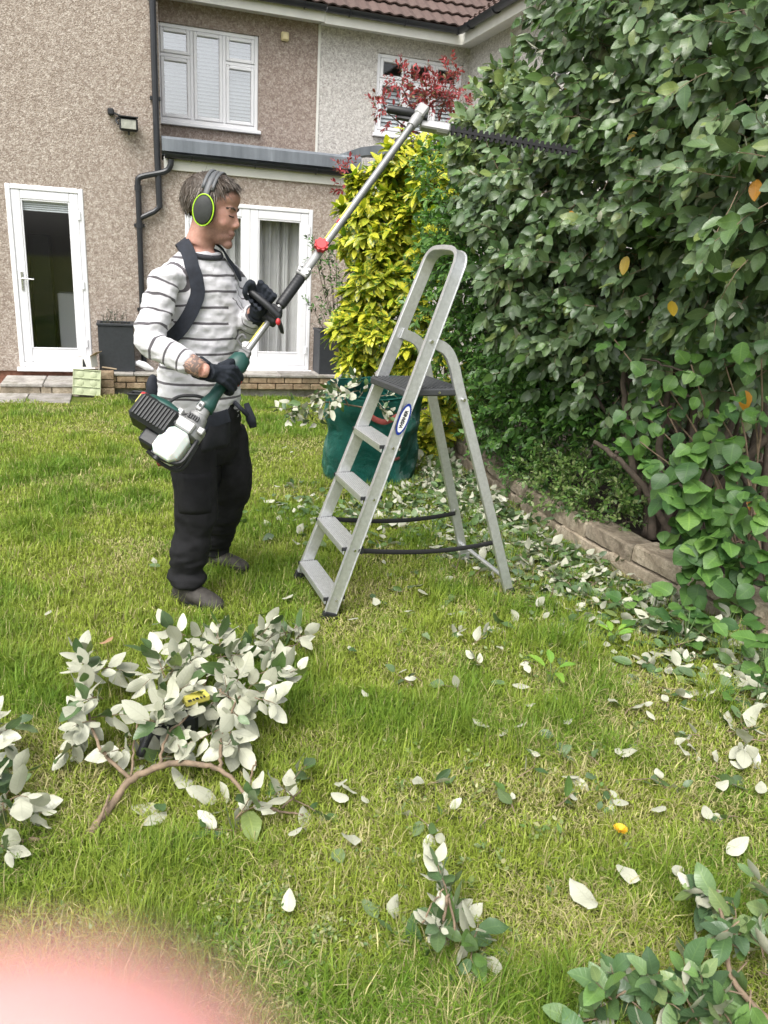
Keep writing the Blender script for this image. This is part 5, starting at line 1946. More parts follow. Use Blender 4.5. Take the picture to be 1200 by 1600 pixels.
class Leaves:
    """gathers leaf placements, then makes the nearest ones objects and the rest one mass"""
    def __init__(self, shapes, mat, tints):
        self.shapes, self.mat, self.tints = shapes, mat, tints
        self.P, self.A, self.B, self.S, self.K = [], [], [], [], []

    def add(self, P, axis, normal, s, k=None):
        a = nrm(axis)
        n = np.asarray(normal, float)
        n = nrm(n - a * (n @ a))
        self.P.append(np.asarray(P, float)); self.A.append(a); self.B.append(n); self.S.append(s)
        self.K.append(k if k is not None else RNG.randrange(len(self.tints)))

    def frames(self):
        A, Bn = np.array(self.A), np.array(self.B)
        X = np.cross(A, Bn)
        return np.stack([X, A, Bn], 2)          # columns

    def build(self, parent, single=300, name='leaf', mass='foliage', masskind='stuff'):
        P, R, S, K = np.array(self.P), self.frames(), np.array(self.S), np.array(self.K)
        n = len(P)
        if n == 0: return
        cen = P + R[:, :, 1] * S[:, None] * .5
        px, py, pz = project(cen.T.T) if False else (600 + FPX * ((cen - cC) @ cR) / ((cen - cC) @ cF), 800 - FPX * ((cen - cC) @ cU) / ((cen - cC) @ cF), (cen - cC) @ cF)
        # which show largest: in front of the others in their patch of the view, and near
        ok = (px > 0) & (px < 1200) & (py > 0) & (py < 1600) & (pz > .2)
        best = {}
        for i in np.argsort(pz):
            if not ok[i]: continue
            key = (int(px[i] // 13), int(py[i] // 13))
            if key not in best: best[key] = i
        front = sorted(best.values(), key=lambda i: pz[i] / S[i])[:single]
        mask = np.zeros(n, bool); mask[front] = True
        var = {}
        for i in front:
            sh = i % len(self.shapes)
            key = (sh, int(K[i]))
            if key not in var:
                V, T, U = self.shapes[sh]
                var[key] = tri_mesh(name, V, T, self.mat, np.tile(np.array(self.tints[K[i]]), (len(V), 1)), U)
            o = link(name, var[key], parent)
            o.matrix_basis = Matrix([[R[i][r][0] * S[i], R[i][r][1] * S[i], R[i][r][2] * S[i], P[i][r]] for r in range(3)] + [[0, 0, 0, 1]])
        rest = np.where(~mask)[0]
        if len(rest):
            VV, TT, CC, UU, base = [], [], [], [], 0
            for sh, (V, T, U) in enumerate(self.shapes):
                ix = rest[rest % len(self.shapes) == sh]
                if not len(ix): continue
                v = np.einsum('nij,vj->nvi', R[ix], V) * S[ix][:, None, None] + P[ix][:, None, :]
                VV.append(v.reshape(-1, 3))
                TT.append((T[None] + (np.arange(len(ix)) * len(V))[:, None, None] + base).reshape(-1, 3))
                tc = np.array(self.tints)[K[ix]].copy()
                tc[:, :3] *= NPR.uniform(.8, 1.2, (len(ix), 1))
                CC.append(np.repeat(tc, len(V), 0)); UU.append(np.tile(U, (len(ix), 1)))
                base += len(ix) * len(V)
            me = tri_mesh(mass, np.vstack(VV), np.vstack(TT), self.mat, np.vstack(CC), np.vstack(UU))
            return link(mass, me, parent, masskind)


RNG = random.Random(77)
NPR = np.random.default_rng(77)


def rv(s=1.0):
    return NPR.normal(0, s, 3)


OLEA = [leaf_shape(.255 + .025 * (i % 3), .18 + .12 * (i % 2), (.05, .3, .65, -.25)[i % 4], (.08, .16, .24)[i % 3], .84, 5, i) for i in range(6)]
OLEA_T = [(0.062, 0.115, 0.044, 1), (0.084, 0.145, 0.052, 1), (0.105, 0.168, 0.068, 1), (0.140, 0.200, 0.092, 1), (0.088, 0.138, 0.066, 1), (0.082, 0.152, 0.038, 1), (0.185, 0.245, 0.078, 1)]


def olea_leaf(L, P, ax, no, s):
    k = RNG.choices(range(7), (3, 4, 4, 2.5, 3, 2, .8))[0]
    L.add(P, ax, no, s, k)


OLIVE = (.2, .6, 1.5, 3.0, .8, 2.5, 5)


def olive_leaf(L, P, ax, no, s):
    L.add(P, ax, no, s, RNG.choices(range(7), OLIVE)[0])


def sprig(L, P, D, length, n, ls, droop=.15, wob=.12, twigs=None, tr=.0022, under=0.0, leaf=olea_leaf, spread=.9, hang=.12, face=None):
    """a twig with alternate leaves; under = chance that a leaf shows its lower face upwards"""
    P = np.asarray(P, float); D = nrm(D)
    pts = [P]
    d = D
    m_ = 5
    for k in range(m_):
        d = nrm(d + rv(wob) + V3(0, 0, -droop / m_))
        pts.append(pts[-1] + d * length / m_)
    pts = np.array(pts)
    az = RNG.uniform(0, 6.28)
    for i in range(n):
        t = .18 + .82 * (i + .5) / n
        f = t * m_
        j = min(int(f), m_ - 1)
        p = pts[j] + (pts[j + 1] - pts[j]) * (f - j)
        dd = nrm(pts[j + 1] - pts[j])
        az += 2.4
        u = nrm(np.cross(dd, V3(.3, .2, 1)))
        v = np.cross(dd, u)
        rad = u * math.cos(az) + v * math.sin(az)
        sp = spread * (1.15 - .7 * t)
        ax = nrm(dd * math.cos(sp) + rad * math.sin(sp) + V3(0, 0, -hang) + rv(.12))
        no = dd * .55 - rad * .25 + V3(0, 0, .75) + rv(.25)
        if face is not None: no = face + dd * .3 + V3(0, 0, .35) + rv(.22)
        if RNG.random() < under: no = -no
        leaf(L, p + rad * .004, ax, no, ls * RNG.uniform(.55, 1.15) * (1 - .35 * (t > .85)))
    if twigs is not None:
        twigs.tube(pts, [tr, tr * .95, tr * .85, tr * .7, tr * .55, tr * .35], 5)
    return pts


# ================================================================== SHRUBS
def clump_fill(L, tw, c, r, count, ls, base, leafn=9, droop=.2, leaf=olea_leaf, outbias=None, length=None, spread=.9, start=(.35, .8), tr=.002, squash=1.0, lift=.15, hang=.12, face=None):
    """twigs bursting out of a ball"""
    c = np.asarray(c, float)
    for _ in range(count):
        o_ = nrm(rv(1) + (outbias if outbias is not None else 0))
        o_[2] *= squash
        p = c + o_ * r * RNG.uniform(*start)
        d = nrm(o_ * .8 + rv(.35) + V3(0, 0, lift))
        sprig(L, p, d, (length or r * .55) * RNG.uniform(.7, 1.2), leafn, ls, droop, .14, tw, tr, leaf=leaf, spread=spread, hang=hang, face=(o_ * .6 + face) if face is not None else None)


CAMW = V3(0, 0, 1.5)
elea = empty('silverberry_shrub', (1.9, 4.0, .1), 'huge dark evergreen shrub with grey green leaves, the tallest on the bed beside the lawn', 'shrub')
L = Leaves(OLEA, M['leaf_olea'], OLEA_T)
tw = MB()
CL = [  # picture x, y, distance forward, radius, twigs
    (925, 50, 4.9, .28, 44), (975, 45, 4.65, .40, 60), (1065, 50, 4.2, .42, 64), (1165, 45, 3.8, .40, 64), (925, -20, 5.0, .22, 30),
    (985, -70, 4.7, .46, 50), (1100, -70, 4.2, .46, 50), (1220, -60, 3.8, .44, 46), (1290, 80, 3.4, .44, 46), (1320, 300, 3.1, .44, 40),
    (800, 135, 5.75, .15, 30), (795, 185, 5.65, .24, 44), (758, 238, 5.6, .22, 40), (850, 195, 5.4, .30, 52),
    (925, 165, 4.95, .33, 56), (1005, 160, 4.5, .40, 70), (1105, 160, 4.05, .40, 70), (1200, 165, 3.6, .38, 66),
    (778, 310, 5.45, .25, 44), (830, 310, 5.15, .36, 64), (920, 290, 4.8, .40, 70), (1015, 290, 4.4, .40, 72), (1110, 290, 3.95, .38, 70), (1195, 290, 3.55, .36, 66),
    (795, 415, 5.2, .22, 34), (835, 415, 5.05, .34, 58), (915, 410, 4.75, .38, 66), (1005, 410, 4.4, .38, 64), (1095, 405, 4.0, .36, 60), (1190, 400, 3.6, .34, 56),
    (825, 500, 5.0, .22, 30), (880, 515, 4.85, .32, 50), (960, 500, 4.6, .30, 40), (1045, 500, 4.3, .30, 36), (1140, 500, 3.9, .28, 36), (905, 590, 4.85, .20, 18), (1190, 520, 3.7, .24, 26), (960, 590, 4.7, .16, 10),
]
CLC = []
for (x, y, Y, r, n) in CL:
    c = yp(x, y, Y)
    CLC.append((c, r))
    ob = nrm(CAMW - c) * .55 + V3(-.15, 0, .1)
    lf = olive_leaf if (x < 870 and y < 260) else olea_leaf
    clump_fill(L, tw, c, r, int(n * .66), .098, None, 10, .35, leaf=lf, outbias=ob, length=r * .62, start=(.45, .92), lift=.0, hang=.38, face=nrm(CAMW - c) * .7)
    clump_fill(L, tw, c + nrm(c - CAMW) * r * .7, r * .9, int(n * .5), .10, None, 8, .3, outbias=None, length=r * .7, start=(.2, .8), hang=.3, face=nrm(CAMW - c) * .4)
# shoots that stand out of the outline
for (x, y, Y, dx, n, ln) in ((800, 100, 5.7, -.2, 12, .26), (785, 130, 5.7, -.4, 10, .2), (860, 95, 5.3, -.2, 14, .40), (880, 60, 5.1, -.1, 14, .42), (890, 20, 5.0, -.3, 12, .35), (845, 130, 5.4, .0, 9, .22), (960, 20, 4.6, .2, 12, .4), (1080, 180, 3.75, -.4, 12, .3), (1050, 250, 4.05, -.5, 10, .3),
                            (740, 180, 5.6, -.5, 8, .18), (730, 250, 5.6, -.6, 7, .16), (1120, 110, 3.8, -.3, 12, .35), (1170, 60, 3.5, -.2, 12, .4)):
    sprig(L, yp(x, y + 30, Y), V3(dx, -.2, 1.0), ln, n, .10, .15, .12, tw, .0035, hang=.3, face=V3(-.3, -.6, .3))
# shoots standing proud of the face, and dark growth behind the stems
for _ in range(60):
    c, r = CLC[RNG.randrange(len(CLC))]
    o_ = nrm(CAMW - c) + rv(.5)
    sprig(L, c + nrm(o_) * r * 1.05, nrm(o_) * .7 + V3(-.2, -.2, .5), RNG.uniform(.14, .26), 8, .092, .3, .15, tw, .0025, hang=.3, face=nrm(CAMW - c) * .6)
for _ in range(170):
    x = RNG.uniform(850, 1240); y = RNG.uniform(540, 770); Y = np.interp(x, [850, 1240], [5.6, 4.3]) + RNG.uniform(-.1, .5)
    sprig(L, yp(x, y, Y), V3(-.3, -.5, .2) + rv(.5), .3, 9, .09, .3, .15, tw, .002, hang=.3, face=V3(-.4, -.8, .3))
# hanging sprays low down
for _ in range(70):
    x = RNG.uniform(830, 1200); y = RNG.uniform(470, 620); Y = np.interp(x, [760, 1200], [5.15, 3.65]) + RNG.uniform(-.15, .25)
    sprig(L, yp(x, y, Y), V3(-.5, -.4, -.25) + rv(.4), .26, 8, .094, .5, .15, tw, .002, hang=.4, face=V3(-.3, -.7, .3))
# a few yellow leaves
YL = Leaves(OLEA, leafmat('yellowed leaf', 'tint', .25, .4, .2, 8), [(.52, .36, .04, 1), (.55, .25, .03, 1)])
for (x, y, Y) in ((1180, 280, 3.25), (1140, 222, 3.45), (888, 125, 4.6), (1050, 470, 3.75), (980, 400, 4.05), (990, 205, 4.1), (1170, 775, 3.55), (890, 330, 4.4), (1165, 610, 3.4)):
    YL.add(yp(x, y, Y), V3(.15, -.3, -1) + rv(.2), V3(-.5, -.8, .3) + rv(.2), .095)
YL.build(elea, 20, 'yellow_leaf')
L.build(elea, 300)
if tw.v: tw.build('twigs', M['bark'], elea, kind='stuff')
# stems
stem_tops = [i for i in range(0, len(CLC), 2)]
mb = MB()
foot = [V3(1.72, 3.75, .12), V3(1.55, 4.15, .1), V3(1.62, 4.6, .1), V3(2.0, 3.9, .1)]
for q, i in enumerate(stem_tops):
    c, r = CLC[i]
    f = foot[q % 4] + rv(.05) * V3(1, 1, 0)
    midp = f * .5 + c * .5 + V3(.25, .15, -.15) + rv(.08)
    pts = crom([f, f * .75 + midp * .25 + V3(0, 0, .12) + rv(.03), midp, c], 5)
    rad = np.interp(np.linspace(0, 1, len(pts)), [0, 1], [.030, .007])
    m = MB(); m.tube(pts, list(rad), 7); m.build('branch', M['bark_dark'], elea, smooth=True)
for pts, r0 in (([(1062, 860, 4.0), (1005, 760, 4.1), (960, 715, 4.2), (930, 690, 4.35)], .022), ([(1000, 790, 4.2), (985, 700, 4.3), (975, 600, 4.4), (985, 520, 4.5)], .024), ([(1040, 780, 4.0), (1030, 680, 4.05), (1060, 560, 4.1), (1080, 480, 4.2)], .022), ([(990, 800, 4.35), (1000, 650, 4.5), (1040, 500, 4.6)], .02),
                ([(960, 715, 4.2), (968, 700, 4.18), (975, 698, 4.15)], .014), ([(1185, 400, 3.5), (1120, 430, 3.6), (1060, 450, 3.8)], .007), ([(1190, 560, 3.6), (1080, 580, 3.8), (1000, 560, 4.1)], .007), ([(900, 480, 4.7), (960, 560, 4.5), (990, 600, 4.4)], .008), ([(1200, 80, 3.3), (1168, 25, 3.4), (1150, -10, 3.45)], .012)):
    q = crom([yp(*p) for p in pts], 6)
    m = MB(); m.tube(q + np.array([rv(.006) for _ in q]), list(np.linspace(r0, r0 * .55, len(q))), 8); m.build('branch', M['bark_dark'], elea, smooth=True)

# spotted laurel: big glossy leaves in rosettes, yellower towards the top
AUC = [leaf_shape(.19 + .02 * (i % 2), .30, .35 + .1 * (i % 3), .1, .95, 4, 40 + i) for i in range(5)]
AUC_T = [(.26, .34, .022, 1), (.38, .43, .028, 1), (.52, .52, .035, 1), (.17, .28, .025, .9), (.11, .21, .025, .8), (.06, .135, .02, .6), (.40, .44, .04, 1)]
auc = empty('spotted_laurel', (.35, 8.0, 0), 'yellow spotted laurel shrub with big glossy leaves between the garden bag and the french doors', 'shrub')
L = Leaves(AUC, M['leaf_aucuba'], AUC_T)
tw = MB()


def auc_ros(P, D, n, ls, light):  # higher light picks more of the yellow leaves
    D = nrm(D)
    u = nrm(np.cross(D, V3(.2, .3, 1))); v = np.cross(D, u)
    for i in range(n):
        az = i * 2.4 + RNG.random()
        sp = RNG.uniform(.5, 1.25)
        ax = D * math.cos(sp) + (u * math.cos(az) + v * math.sin(az)) * math.sin(sp) + V3(0, 0, -.15)
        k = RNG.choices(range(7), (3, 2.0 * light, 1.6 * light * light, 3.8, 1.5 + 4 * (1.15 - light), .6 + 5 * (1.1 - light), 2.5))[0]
        L.add(P + D * RNG.uniform(-.03, .03), ax, D * .7 + V3(0, 0, .6) + rv(.2), ls * RNG.uniform(.7, 1.1), k)


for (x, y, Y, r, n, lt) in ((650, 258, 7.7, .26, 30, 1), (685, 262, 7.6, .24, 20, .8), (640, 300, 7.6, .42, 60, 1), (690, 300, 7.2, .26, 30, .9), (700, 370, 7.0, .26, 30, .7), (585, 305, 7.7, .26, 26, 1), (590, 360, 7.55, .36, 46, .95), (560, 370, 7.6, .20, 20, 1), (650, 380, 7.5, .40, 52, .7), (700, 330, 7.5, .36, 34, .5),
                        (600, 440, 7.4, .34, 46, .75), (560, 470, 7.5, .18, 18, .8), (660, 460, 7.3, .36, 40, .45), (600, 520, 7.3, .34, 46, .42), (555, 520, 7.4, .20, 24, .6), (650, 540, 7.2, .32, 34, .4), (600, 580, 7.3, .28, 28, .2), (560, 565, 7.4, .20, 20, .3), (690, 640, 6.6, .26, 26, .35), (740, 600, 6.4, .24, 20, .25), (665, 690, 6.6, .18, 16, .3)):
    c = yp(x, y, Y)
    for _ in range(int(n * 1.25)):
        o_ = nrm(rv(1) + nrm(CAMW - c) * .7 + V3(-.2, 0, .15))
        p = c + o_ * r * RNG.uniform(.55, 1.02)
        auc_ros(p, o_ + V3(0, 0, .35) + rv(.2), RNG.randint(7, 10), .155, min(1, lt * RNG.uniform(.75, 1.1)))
        if RNG.random() < .5: tw.tube([c + o_ * r * .2, p], [.006, .003], 5)
L.build(auc, 300)
tw.build('twigs', M['bark_dark'], auc, kind='stuff')
for (x, Y, h) in ((.22, 8.0, 1.6), (.42, 7.8, 1.9), (.1, 8.2, 1.2), (.55, 7.5, 1.5)):
    m = MB(); m.tube(crom([V3(x, Y, -.05), V3(x - .05, Y - .05, h * .4) + rv(.03), V3(x - .08, Y - .1, h)], 5), list(np.linspace(.028, .012, 11)), 8); m.build('stem', M['bark_dark'], auc, smooth=True)

# mid green small leaved evergreen between them
PRI = [leaf_shape(.26, .25, .2, .1, .85, 3, 60 + i) for i in range(4)]
PRI_T = [(.065, .155, .034, 1), (.09, .20, .040, 1), (.12, .25, .05, 1), (.048, .115, .028, 1), (.16, .30, .06, 1)]


def pri_leaf(L, P, ax, no, s):
    L.add(P, ax, no, s, RNG.choices(range(5), (4, 4, 3, 3, 1.2))[0])


pri = empty('evergreen_shrub', (.95, 6.1, 0), 'bright mid green small leaved evergreen shrub behind the ladder handrail', 'shrub')
L = Leaves(PRI, M['leaf_small'], PRI_T)
tw = MB()
for (x, y, Y, r, n) in ((712, 270, 6.3, .24, 50), (730, 330, 6.0, .28, 60), (712, 390, 6.0, .28, 64), (755, 420, 5.7, .24, 56), (715, 470, 6.1, .34, 70), (760, 500, 5.9, .26, 50), (720, 550, 6.1, .28, 55), (775, 560, 5.8, .26, 50), (820, 575, 5.5, .26, 50), (790, 630, 5.6, .24, 45), (850, 620, 5.3, .22, 40), (745, 480, 6.0, .25, 40), (880, 650, 5.1, .22, 46), (830, 640, 5.3, .22, 46), (780, 660, 5.6, .2, 36), (930, 665, 4.85, .2, 40), (870, 600, 5.15, .2, 40), (975, 680, 4.65, .16, 26), (910, 620, 5.0, .18, 30), (840, 545, 5.3, .2, 34), (1010, 735, 4.4, .14, 20)):
    c = yp(x, y, Y)
    clump_fill(L, tw, c, r, int(n * 1.3), .062, None, 11, .15, leaf=pri_leaf, outbias=nrm(CAMW - c) * .7, length=.2, start=(.5, .95), tr=.0018)
L.build(pri, 300)
tw.build('twigs', M['bark_dark'], pri, kind='stuff')
for (x, Y, h) in ((.95, 6.1, 1.7), (1.1, 5.9, 1.5), (.85, 6.3, 1.9)):
    m = MB(); m.tube(crom([V3(x, Y, 0), V3(x + .05, Y, h * .5) + rv(.04), V3(x, Y - .1, h)], 5), list(np.linspace(.025, .008, 11)), 8); m.build('stem', M['bark_dark'], pri, smooth=True)

# red leaved shrub high behind
RED_T = [(.24, .035, .04, 1), (.33, .05, .06, 1), (.40, .085, .085, 1), (.16, .05, .03, 1), (.13, .11, .04, 1)]
redt = empty('red_leaved_tree', (.6, 9.3, 0), 'dark red leaved small tree showing over the yellow shrub in front of the far window', 'tree')
L = Leaves([leaf_shape(.27, .2, .2, .1, .85, 3, 80 + i) for i in range(4)], M['leaf_red'], RED_T)
tw = MB()


def red_leaf(L, P, ax, no, s): L.add(P, ax, no, s, RNG.choices(range(5), (3, 4, 3, 2, 1))[0])


for (x, y, Y, r, n) in ((625, 122, 9.0, .13, 26), (650, 145, 9.0, .18, 40), (680, 155, 9.0, .20, 44), (712, 140, 9.0, .17, 34), (700, 120, 9.1, .12, 14), (660, 185, 9.0, .16, 30), (600, 168, 9.0, .10, 14), (720, 175, 9.0, .16, 22), (617, 185, 9.1, .07, 8), (540, 270, 9.2, .10, 18), (545, 295, 9.2, .12, 18)):
    c = yp(x, y, Y)
    clump_fill(L, tw, c, r, int(n * .75), .055, None, 9, .1, leaf=red_leaf, outbias=V3(0, -.4, .2), length=.16, start=(.2, .95), tr=.002)
L.build(redt, 220)
tw.build('twigs', M['bark_dark'], redt, kind='stuff')
m = MB(); m.tube(crom([V3(.75, 9.4, -.1), V3(.7, 9.35, 1.4), yp(680, 190, 9.1)], 6), list(np.linspace(.05, .015, 13)), 8); m.build('trunk', M['bark_dark'], redt, smooth=True)
for e in ((625, 130), (705, 130), (655, 150), (600, 172), (542, 285)):
    m = MB(); q = yp(680, 215, 9.1); m.tube(crom([q, q * .5 + yp(*e, 9.05) * .5 + rv(.03), yp(*e, 9.05)], 4), list(np.linspace(.014, .005, 9)), 6); m.build('branch', M['bark_dark'], redt, smooth=True)

# bright round-leaved shrub at the right, near us
RND = [leaf_shape(.42 + .02 * (i % 2), .16, .3, .16, .76, 5, 90 + i) for i in range(5)]
RND_T = [(.075, .165, .036, 1), (.10, .21, .045, 1), (.055, .13, .032, 1), (.14, .26, .06, 1), (.038, .095, .026, 1)]
vib = empty('round_leaved_shrub', (1.85, 3.5, .1), 'fresh green shrub with round ribbed leaves leaning over the stone edging at the right', 'shrub')
L = Leaves(RND, M['leaf_round'], RND_T)
tw = MB()
for (x, y, Y, n, s) in ((1085, 700, 3.45, 9, .11), (1070, 760, 3.35, 9, .12), (1120, 800, 3.3, 9, .12), (1090, 850, 3.3, 10, .115), (1060, 820, 3.4, 8, .10), (1150, 720, 3.3, 8, .10), (1110, 880, 3.25, 9, .11), (1170, 870, 3.15, 9, .10), (1050, 730, 3.5, 7, .10), (1000, 690, 3.7, 5, .09), (1040, 600, 3.7, 5, .09),
                       (1010, 650, 3.7, 5, .09), (1120, 640, 3.5, 6, .09), (1180, 640, 3.3, 6, .09), (1190, 560, 3.3, 5, .09), (1130, 560, 3.55, 4, .085), (1080, 570, 3.6, 4, .085), (1190, 780, 3.1, 7, .10), (1090, 905, 3.2, 6, .10), (1040, 640, 3.75, 4, .09), (960, 530, 4.1, 4, .08), (1080, 790, 3.3, 8, .12), (1140, 850, 3.2, 8, .11), (1195, 900, 3.1, 8, .1)):
    c = yp(x, y, Y)
    base = V3(1.75 + RNG.uniform(-.1, .2), 3.55 + RNG.uniform(-.15, .2), .12)
    tw.tube(crom([base, base * .4 + c * .6 + V3(.05, .05, .05), c], 4), list(np.linspace(.007, .003, 9)), 6)
    for i in range(int(n * 1.9)):
        o_ = rv(1) * V3(1.1, .7, .9)
        p = c + nrm(o_) * RNG.uniform(.02, .14)
        L.add(p, V3(-.25, -.45, -.35) + rv(.55), V3(-.15, -.45, .8) + rv(.35), s * RNG.uniform(.65, 1.1), RNG.choices(range(5), (3, 3, 3, 1.3, 2))[0])
L.build(vib, 260)
tw.build('stem', M['bark'], vib, smooth=True, kind='stuff')

# low variegated plant and ground cover on the bed
gc_t = [(.11, .20, .045, 1), (.17, .26, .07, 1), (.07, .15, .035, 1), (.26, .32, .13, 1)]
low = empty('bed_shrub', yp(870, 770, 4.7), 'low pale green small leaved shrub growing on the bed just behind the stone edging', 'shrub')
L = Leaves([leaf_shape(.3, .2, .1, .05, .85, 3, 110 + i) for i in range(3)], M['leaf_small'], gc_t)
tw = MB()


def gc_leaf(L, P, ax, no, s): L.add(P, ax, no, s, RNG.choices(range(4), (3, 3, 3, 1.5))[0])


for (x, y, Y, r, n) in ((880, 770, 4.65, .17, 60), (930, 790, 4.45, .17, 60), (850, 740, 4.9, .17, 60), (910, 740, 4.7, .16, 50), (975, 800, 4.2, .13, 36), (990, 760, 4.35, .15, 30)):
    c = yp(x, y, Y)
    clump_fill(L, tw, c, r, n, .036, None, 10, .05, leaf=gc_leaf, outbias=V3(-.3, -.5, .5), length=.12, start=(.3, .95), tr=.0014)
L.build(low, 240)
tw.build('twigs', M['bark_dark'], low, kind='stuff')

ferny = empty('ground_cover_plant', yp(790, 740, 5.4), 'mid green feathery ground cover spilling over the stone edging behind the ladder', 'plant')
L = Leaves([leaf_shape(.22, .15, .3, .1, .9, 3, 120 + i) for i in range(3)], M['leaf_small'], PRI_T)
tw = MB()
for (x, y, Y, r, n) in ((790, 690, 5.65, .15, 46), (825, 725, 5.3, .15, 50), (852, 758, 5.05, .10, 30), (800, 740, 5.35, .10, 30), (845, 695, 5.3, .17, 50), (760, 665, 5.9, .13, 26)):
    c = yp(x, y, Y)
    clump_fill(L, tw, c, r, n, .042, None, 9, .25, leaf=pri_leaf, outbias=V3(-.4, -.5, .35), length=.13, start=(.2, .95), tr=.0014)
L.build(ferny, 240)
tw.build('twigs', M['bark_dark'], ferny, kind='stuff')

# sprigs in the planters and against the wall
for (u, n_, lab) in ((-2.02, .24, 'thin dull green herb growing in the planter by the left door'), (.66, .24, 'thin dark twiggy plant growing in the planter right of the french doors')):
    pt = empty('potted_plant', wp(u, n_, .5), lab, 'plant')
    L = Leaves(PRI[:3], M['leaf_small'], [(.06, .075, .05, 1), (.085, .10, .07, 1)])
    tw = MB()
    for _ in range(16):
        b = V3(*wp(u + RNG.uniform(-.13, .13), n_ + RNG.uniform(-.1, .1), .54))
        sprig(L, b, V3(0, 0, 1) + rv(.3), RNG.uniform(.12, .28), 12, .028, -.05, .15, tw, .002, leaf=lambda L, P, a, n, s: L.add(P, a, n, s))
    L.build(pt, 60); tw.build('twigs', M['bark_dark'], pt, kind='stuff')
wallp = empty('wall_shrub', yp(500, 560, 9.3), 'sparse dark leaved shrub against the house wall right of the french doors', 'shrub')
L = Leaves(PRI, M['leaf_small'], PRI_T[:2] + [(.05, .07, .04, 1)])
tw = MB()
for (x, y, n) in ((490, 385, 5), (498, 395, 5), (505, 430, 6), (515, 415, 7), (520, 445, 6), (515, 470, 5), (505, 490, 5), (530, 500, 8), (488, 480, 4), (525, 400, 5), (540, 470, 8), (535, 440, 8)):
    p = yp(x, y, 9.0)
    tw.tube(crom([yp(535, 560, 9.1), yp(530 - (530 - x) * .5, (560 + y) / 2, 9.05), p], 4), .004, 5)
    for _ in range(n):
        sprig(L, p + rv(.03), rv(.6) + V3(-.3, -.2, .4), .14, 7, .05, .1, .15, None, leaf=lambda L, P, a, n, s: L.add(P, a, n, s))
L.build(wallp, 160); tw.build('twigs', M['bark_dark'], wallp, kind='stuff')


# ================================================================== CUT BRANCHES ON THE LAWN
def on_ground_branch(name, label, cat, stems, clusters, ls, single=300, group=None, under=.93, loose=(), tints=OLEA_T, tr=.006, mat='leaf_olea', dens=.85):
    """stems: lists of (x, y, z, radius) picture points at height z; clusters: (x, y, z, spread px, number)"""
    x0, y0 = stems[0][0][:2] if stems else clusters[0][:2]
    root = empty(name, zpl(x0, y0, .0), label, cat, group)
    for st in stems:
        q = np.array([np.r_[zpl(a, b, c), r] for a, b, c, r in st])
        q = crom(q, 6)
        m = MB(); m.tube(q[:, :3] + np.array([rv(.002) for _ in q]), list(q[:, 3]), 8); m.build('stem', M['bark'], root, smooth=True)
    L = Leaves(OLEA, M[mat], tints)
    tw = MB()
    for (x, y, z, sp, n) in clusters:
        for k in range(max(1, int(n * dens + .5))):
            a = RNG.uniform(0, 6.28); rr_ = sp * math.sqrt(RNG.random())
            p = zpl(x + rr_ * math.cos(a), y + rr_ * math.sin(a) * .8, max(.02, z + RNG.uniform(-.04, .03)))
            c = zpl(x, y + sp * .3, max(.01, z - .06))
            d = nrm(p - c + rv(.04))
            sprig(L, p - d * .03, d + V3(0, 0, .02) + rv(.3), ls * 1.3, RNG.randint(5, 7), ls, .2, .15, tw, .002, under=under, spread=1.0)
    for (x, y, z) in loose:
        olea_leaf(L, zpl(x, y, z), rv(1) * V3(1, 1, .2), V3(0, -.2, -1 if RNG.random() < under else 1) + rv(.3), ls)
    L.build(root, single)
    if tw.v: tw.build('twigs', M['bark'], root, kind='stuff')
    return root


on_ground_branch('cut_branch', 'biggest cut branch on the lawn with a bent brown stem and silvery leaves turned up', 'branch',
    [[(138, 1306, .012, .0125), (165, 1270, .03, .0115), (200, 1222, .06, .0105), (255, 1196, .09, .0095), (310, 1194, .10, .008), (345, 1204, .09, .007), (385, 1240, .06, .005), (430, 1268, .03, .003)],
     [(205, 1218, .06, .006), (180, 1195, .09, .0055), (155, 1165, .11, .005), (140, 1120, .13, .004), (137, 1070, .15, .0025)],
     [(345, 1204, .09, .006), (344, 1170, .11, .005), (352, 1130, .14, .004), (375, 1085, .16, .003)],
     [(150, 1290, .014, .006), (160, 1272, .05, .004), (172, 1240, .06, .003)],
     [(250, 1196, .09, .005), (262, 1150, .12, .004), (300, 1110, .14, .003), (330, 1050, .14, .0025)],
     [(205, 1215, .06, .004), (208, 1170, .10, .003), (215, 1130, .13, .0025)],
     [(385, 1240, .06, .004), (395, 1205, .07, .003), (400, 1190, .08, .002)]],
    [(145, 1125, .12, 26, 8), (148, 1045, .13, 26, 8), (165, 1090, .15, 20, 4), (235, 1085, .14, 30, 5), (270, 1060, .16, 40, 9), (330, 1030, .14, 50, 14), (395, 1070, .16, 38, 12), (350, 1090, .16, 40, 9), (340, 1120, .14, 30, 5), (262, 1145, .11, 26, 3), (365, 1145, .11, 14, 3), (258, 1120, .13, 24, 6), (285, 1085, .15, 26, 4), (300, 1000, .11, 34, 7), (390, 1000, .10, 34, 7), (215, 1185, .06, 18, 2), (195, 1160, .10, 12, 1), (260, 1180, .05, 14, 1)],
    .088, 300, dens=.62, under=.97, loose=[(260, 1268, .02), (252, 1262, .02), (300, 1230, .03)])
on_ground_branch('cut_branch', 'side shoot with silvery and blue green leaves below the biggest cut branch', 'branch',
    [[(385, 1250, .04, .004), (430, 1265, .03, .0035), (475, 1275, .02, .0025)], [(440, 1262, .03, .003), (470, 1235, .05, .002)]],
    [(365, 1268, .05, 16, 3), (380, 1290, .03, 16, 2), (440, 1235, .05, 22, 3), (470, 1250, .04, 14, 2)], .085, 120, under=.6)
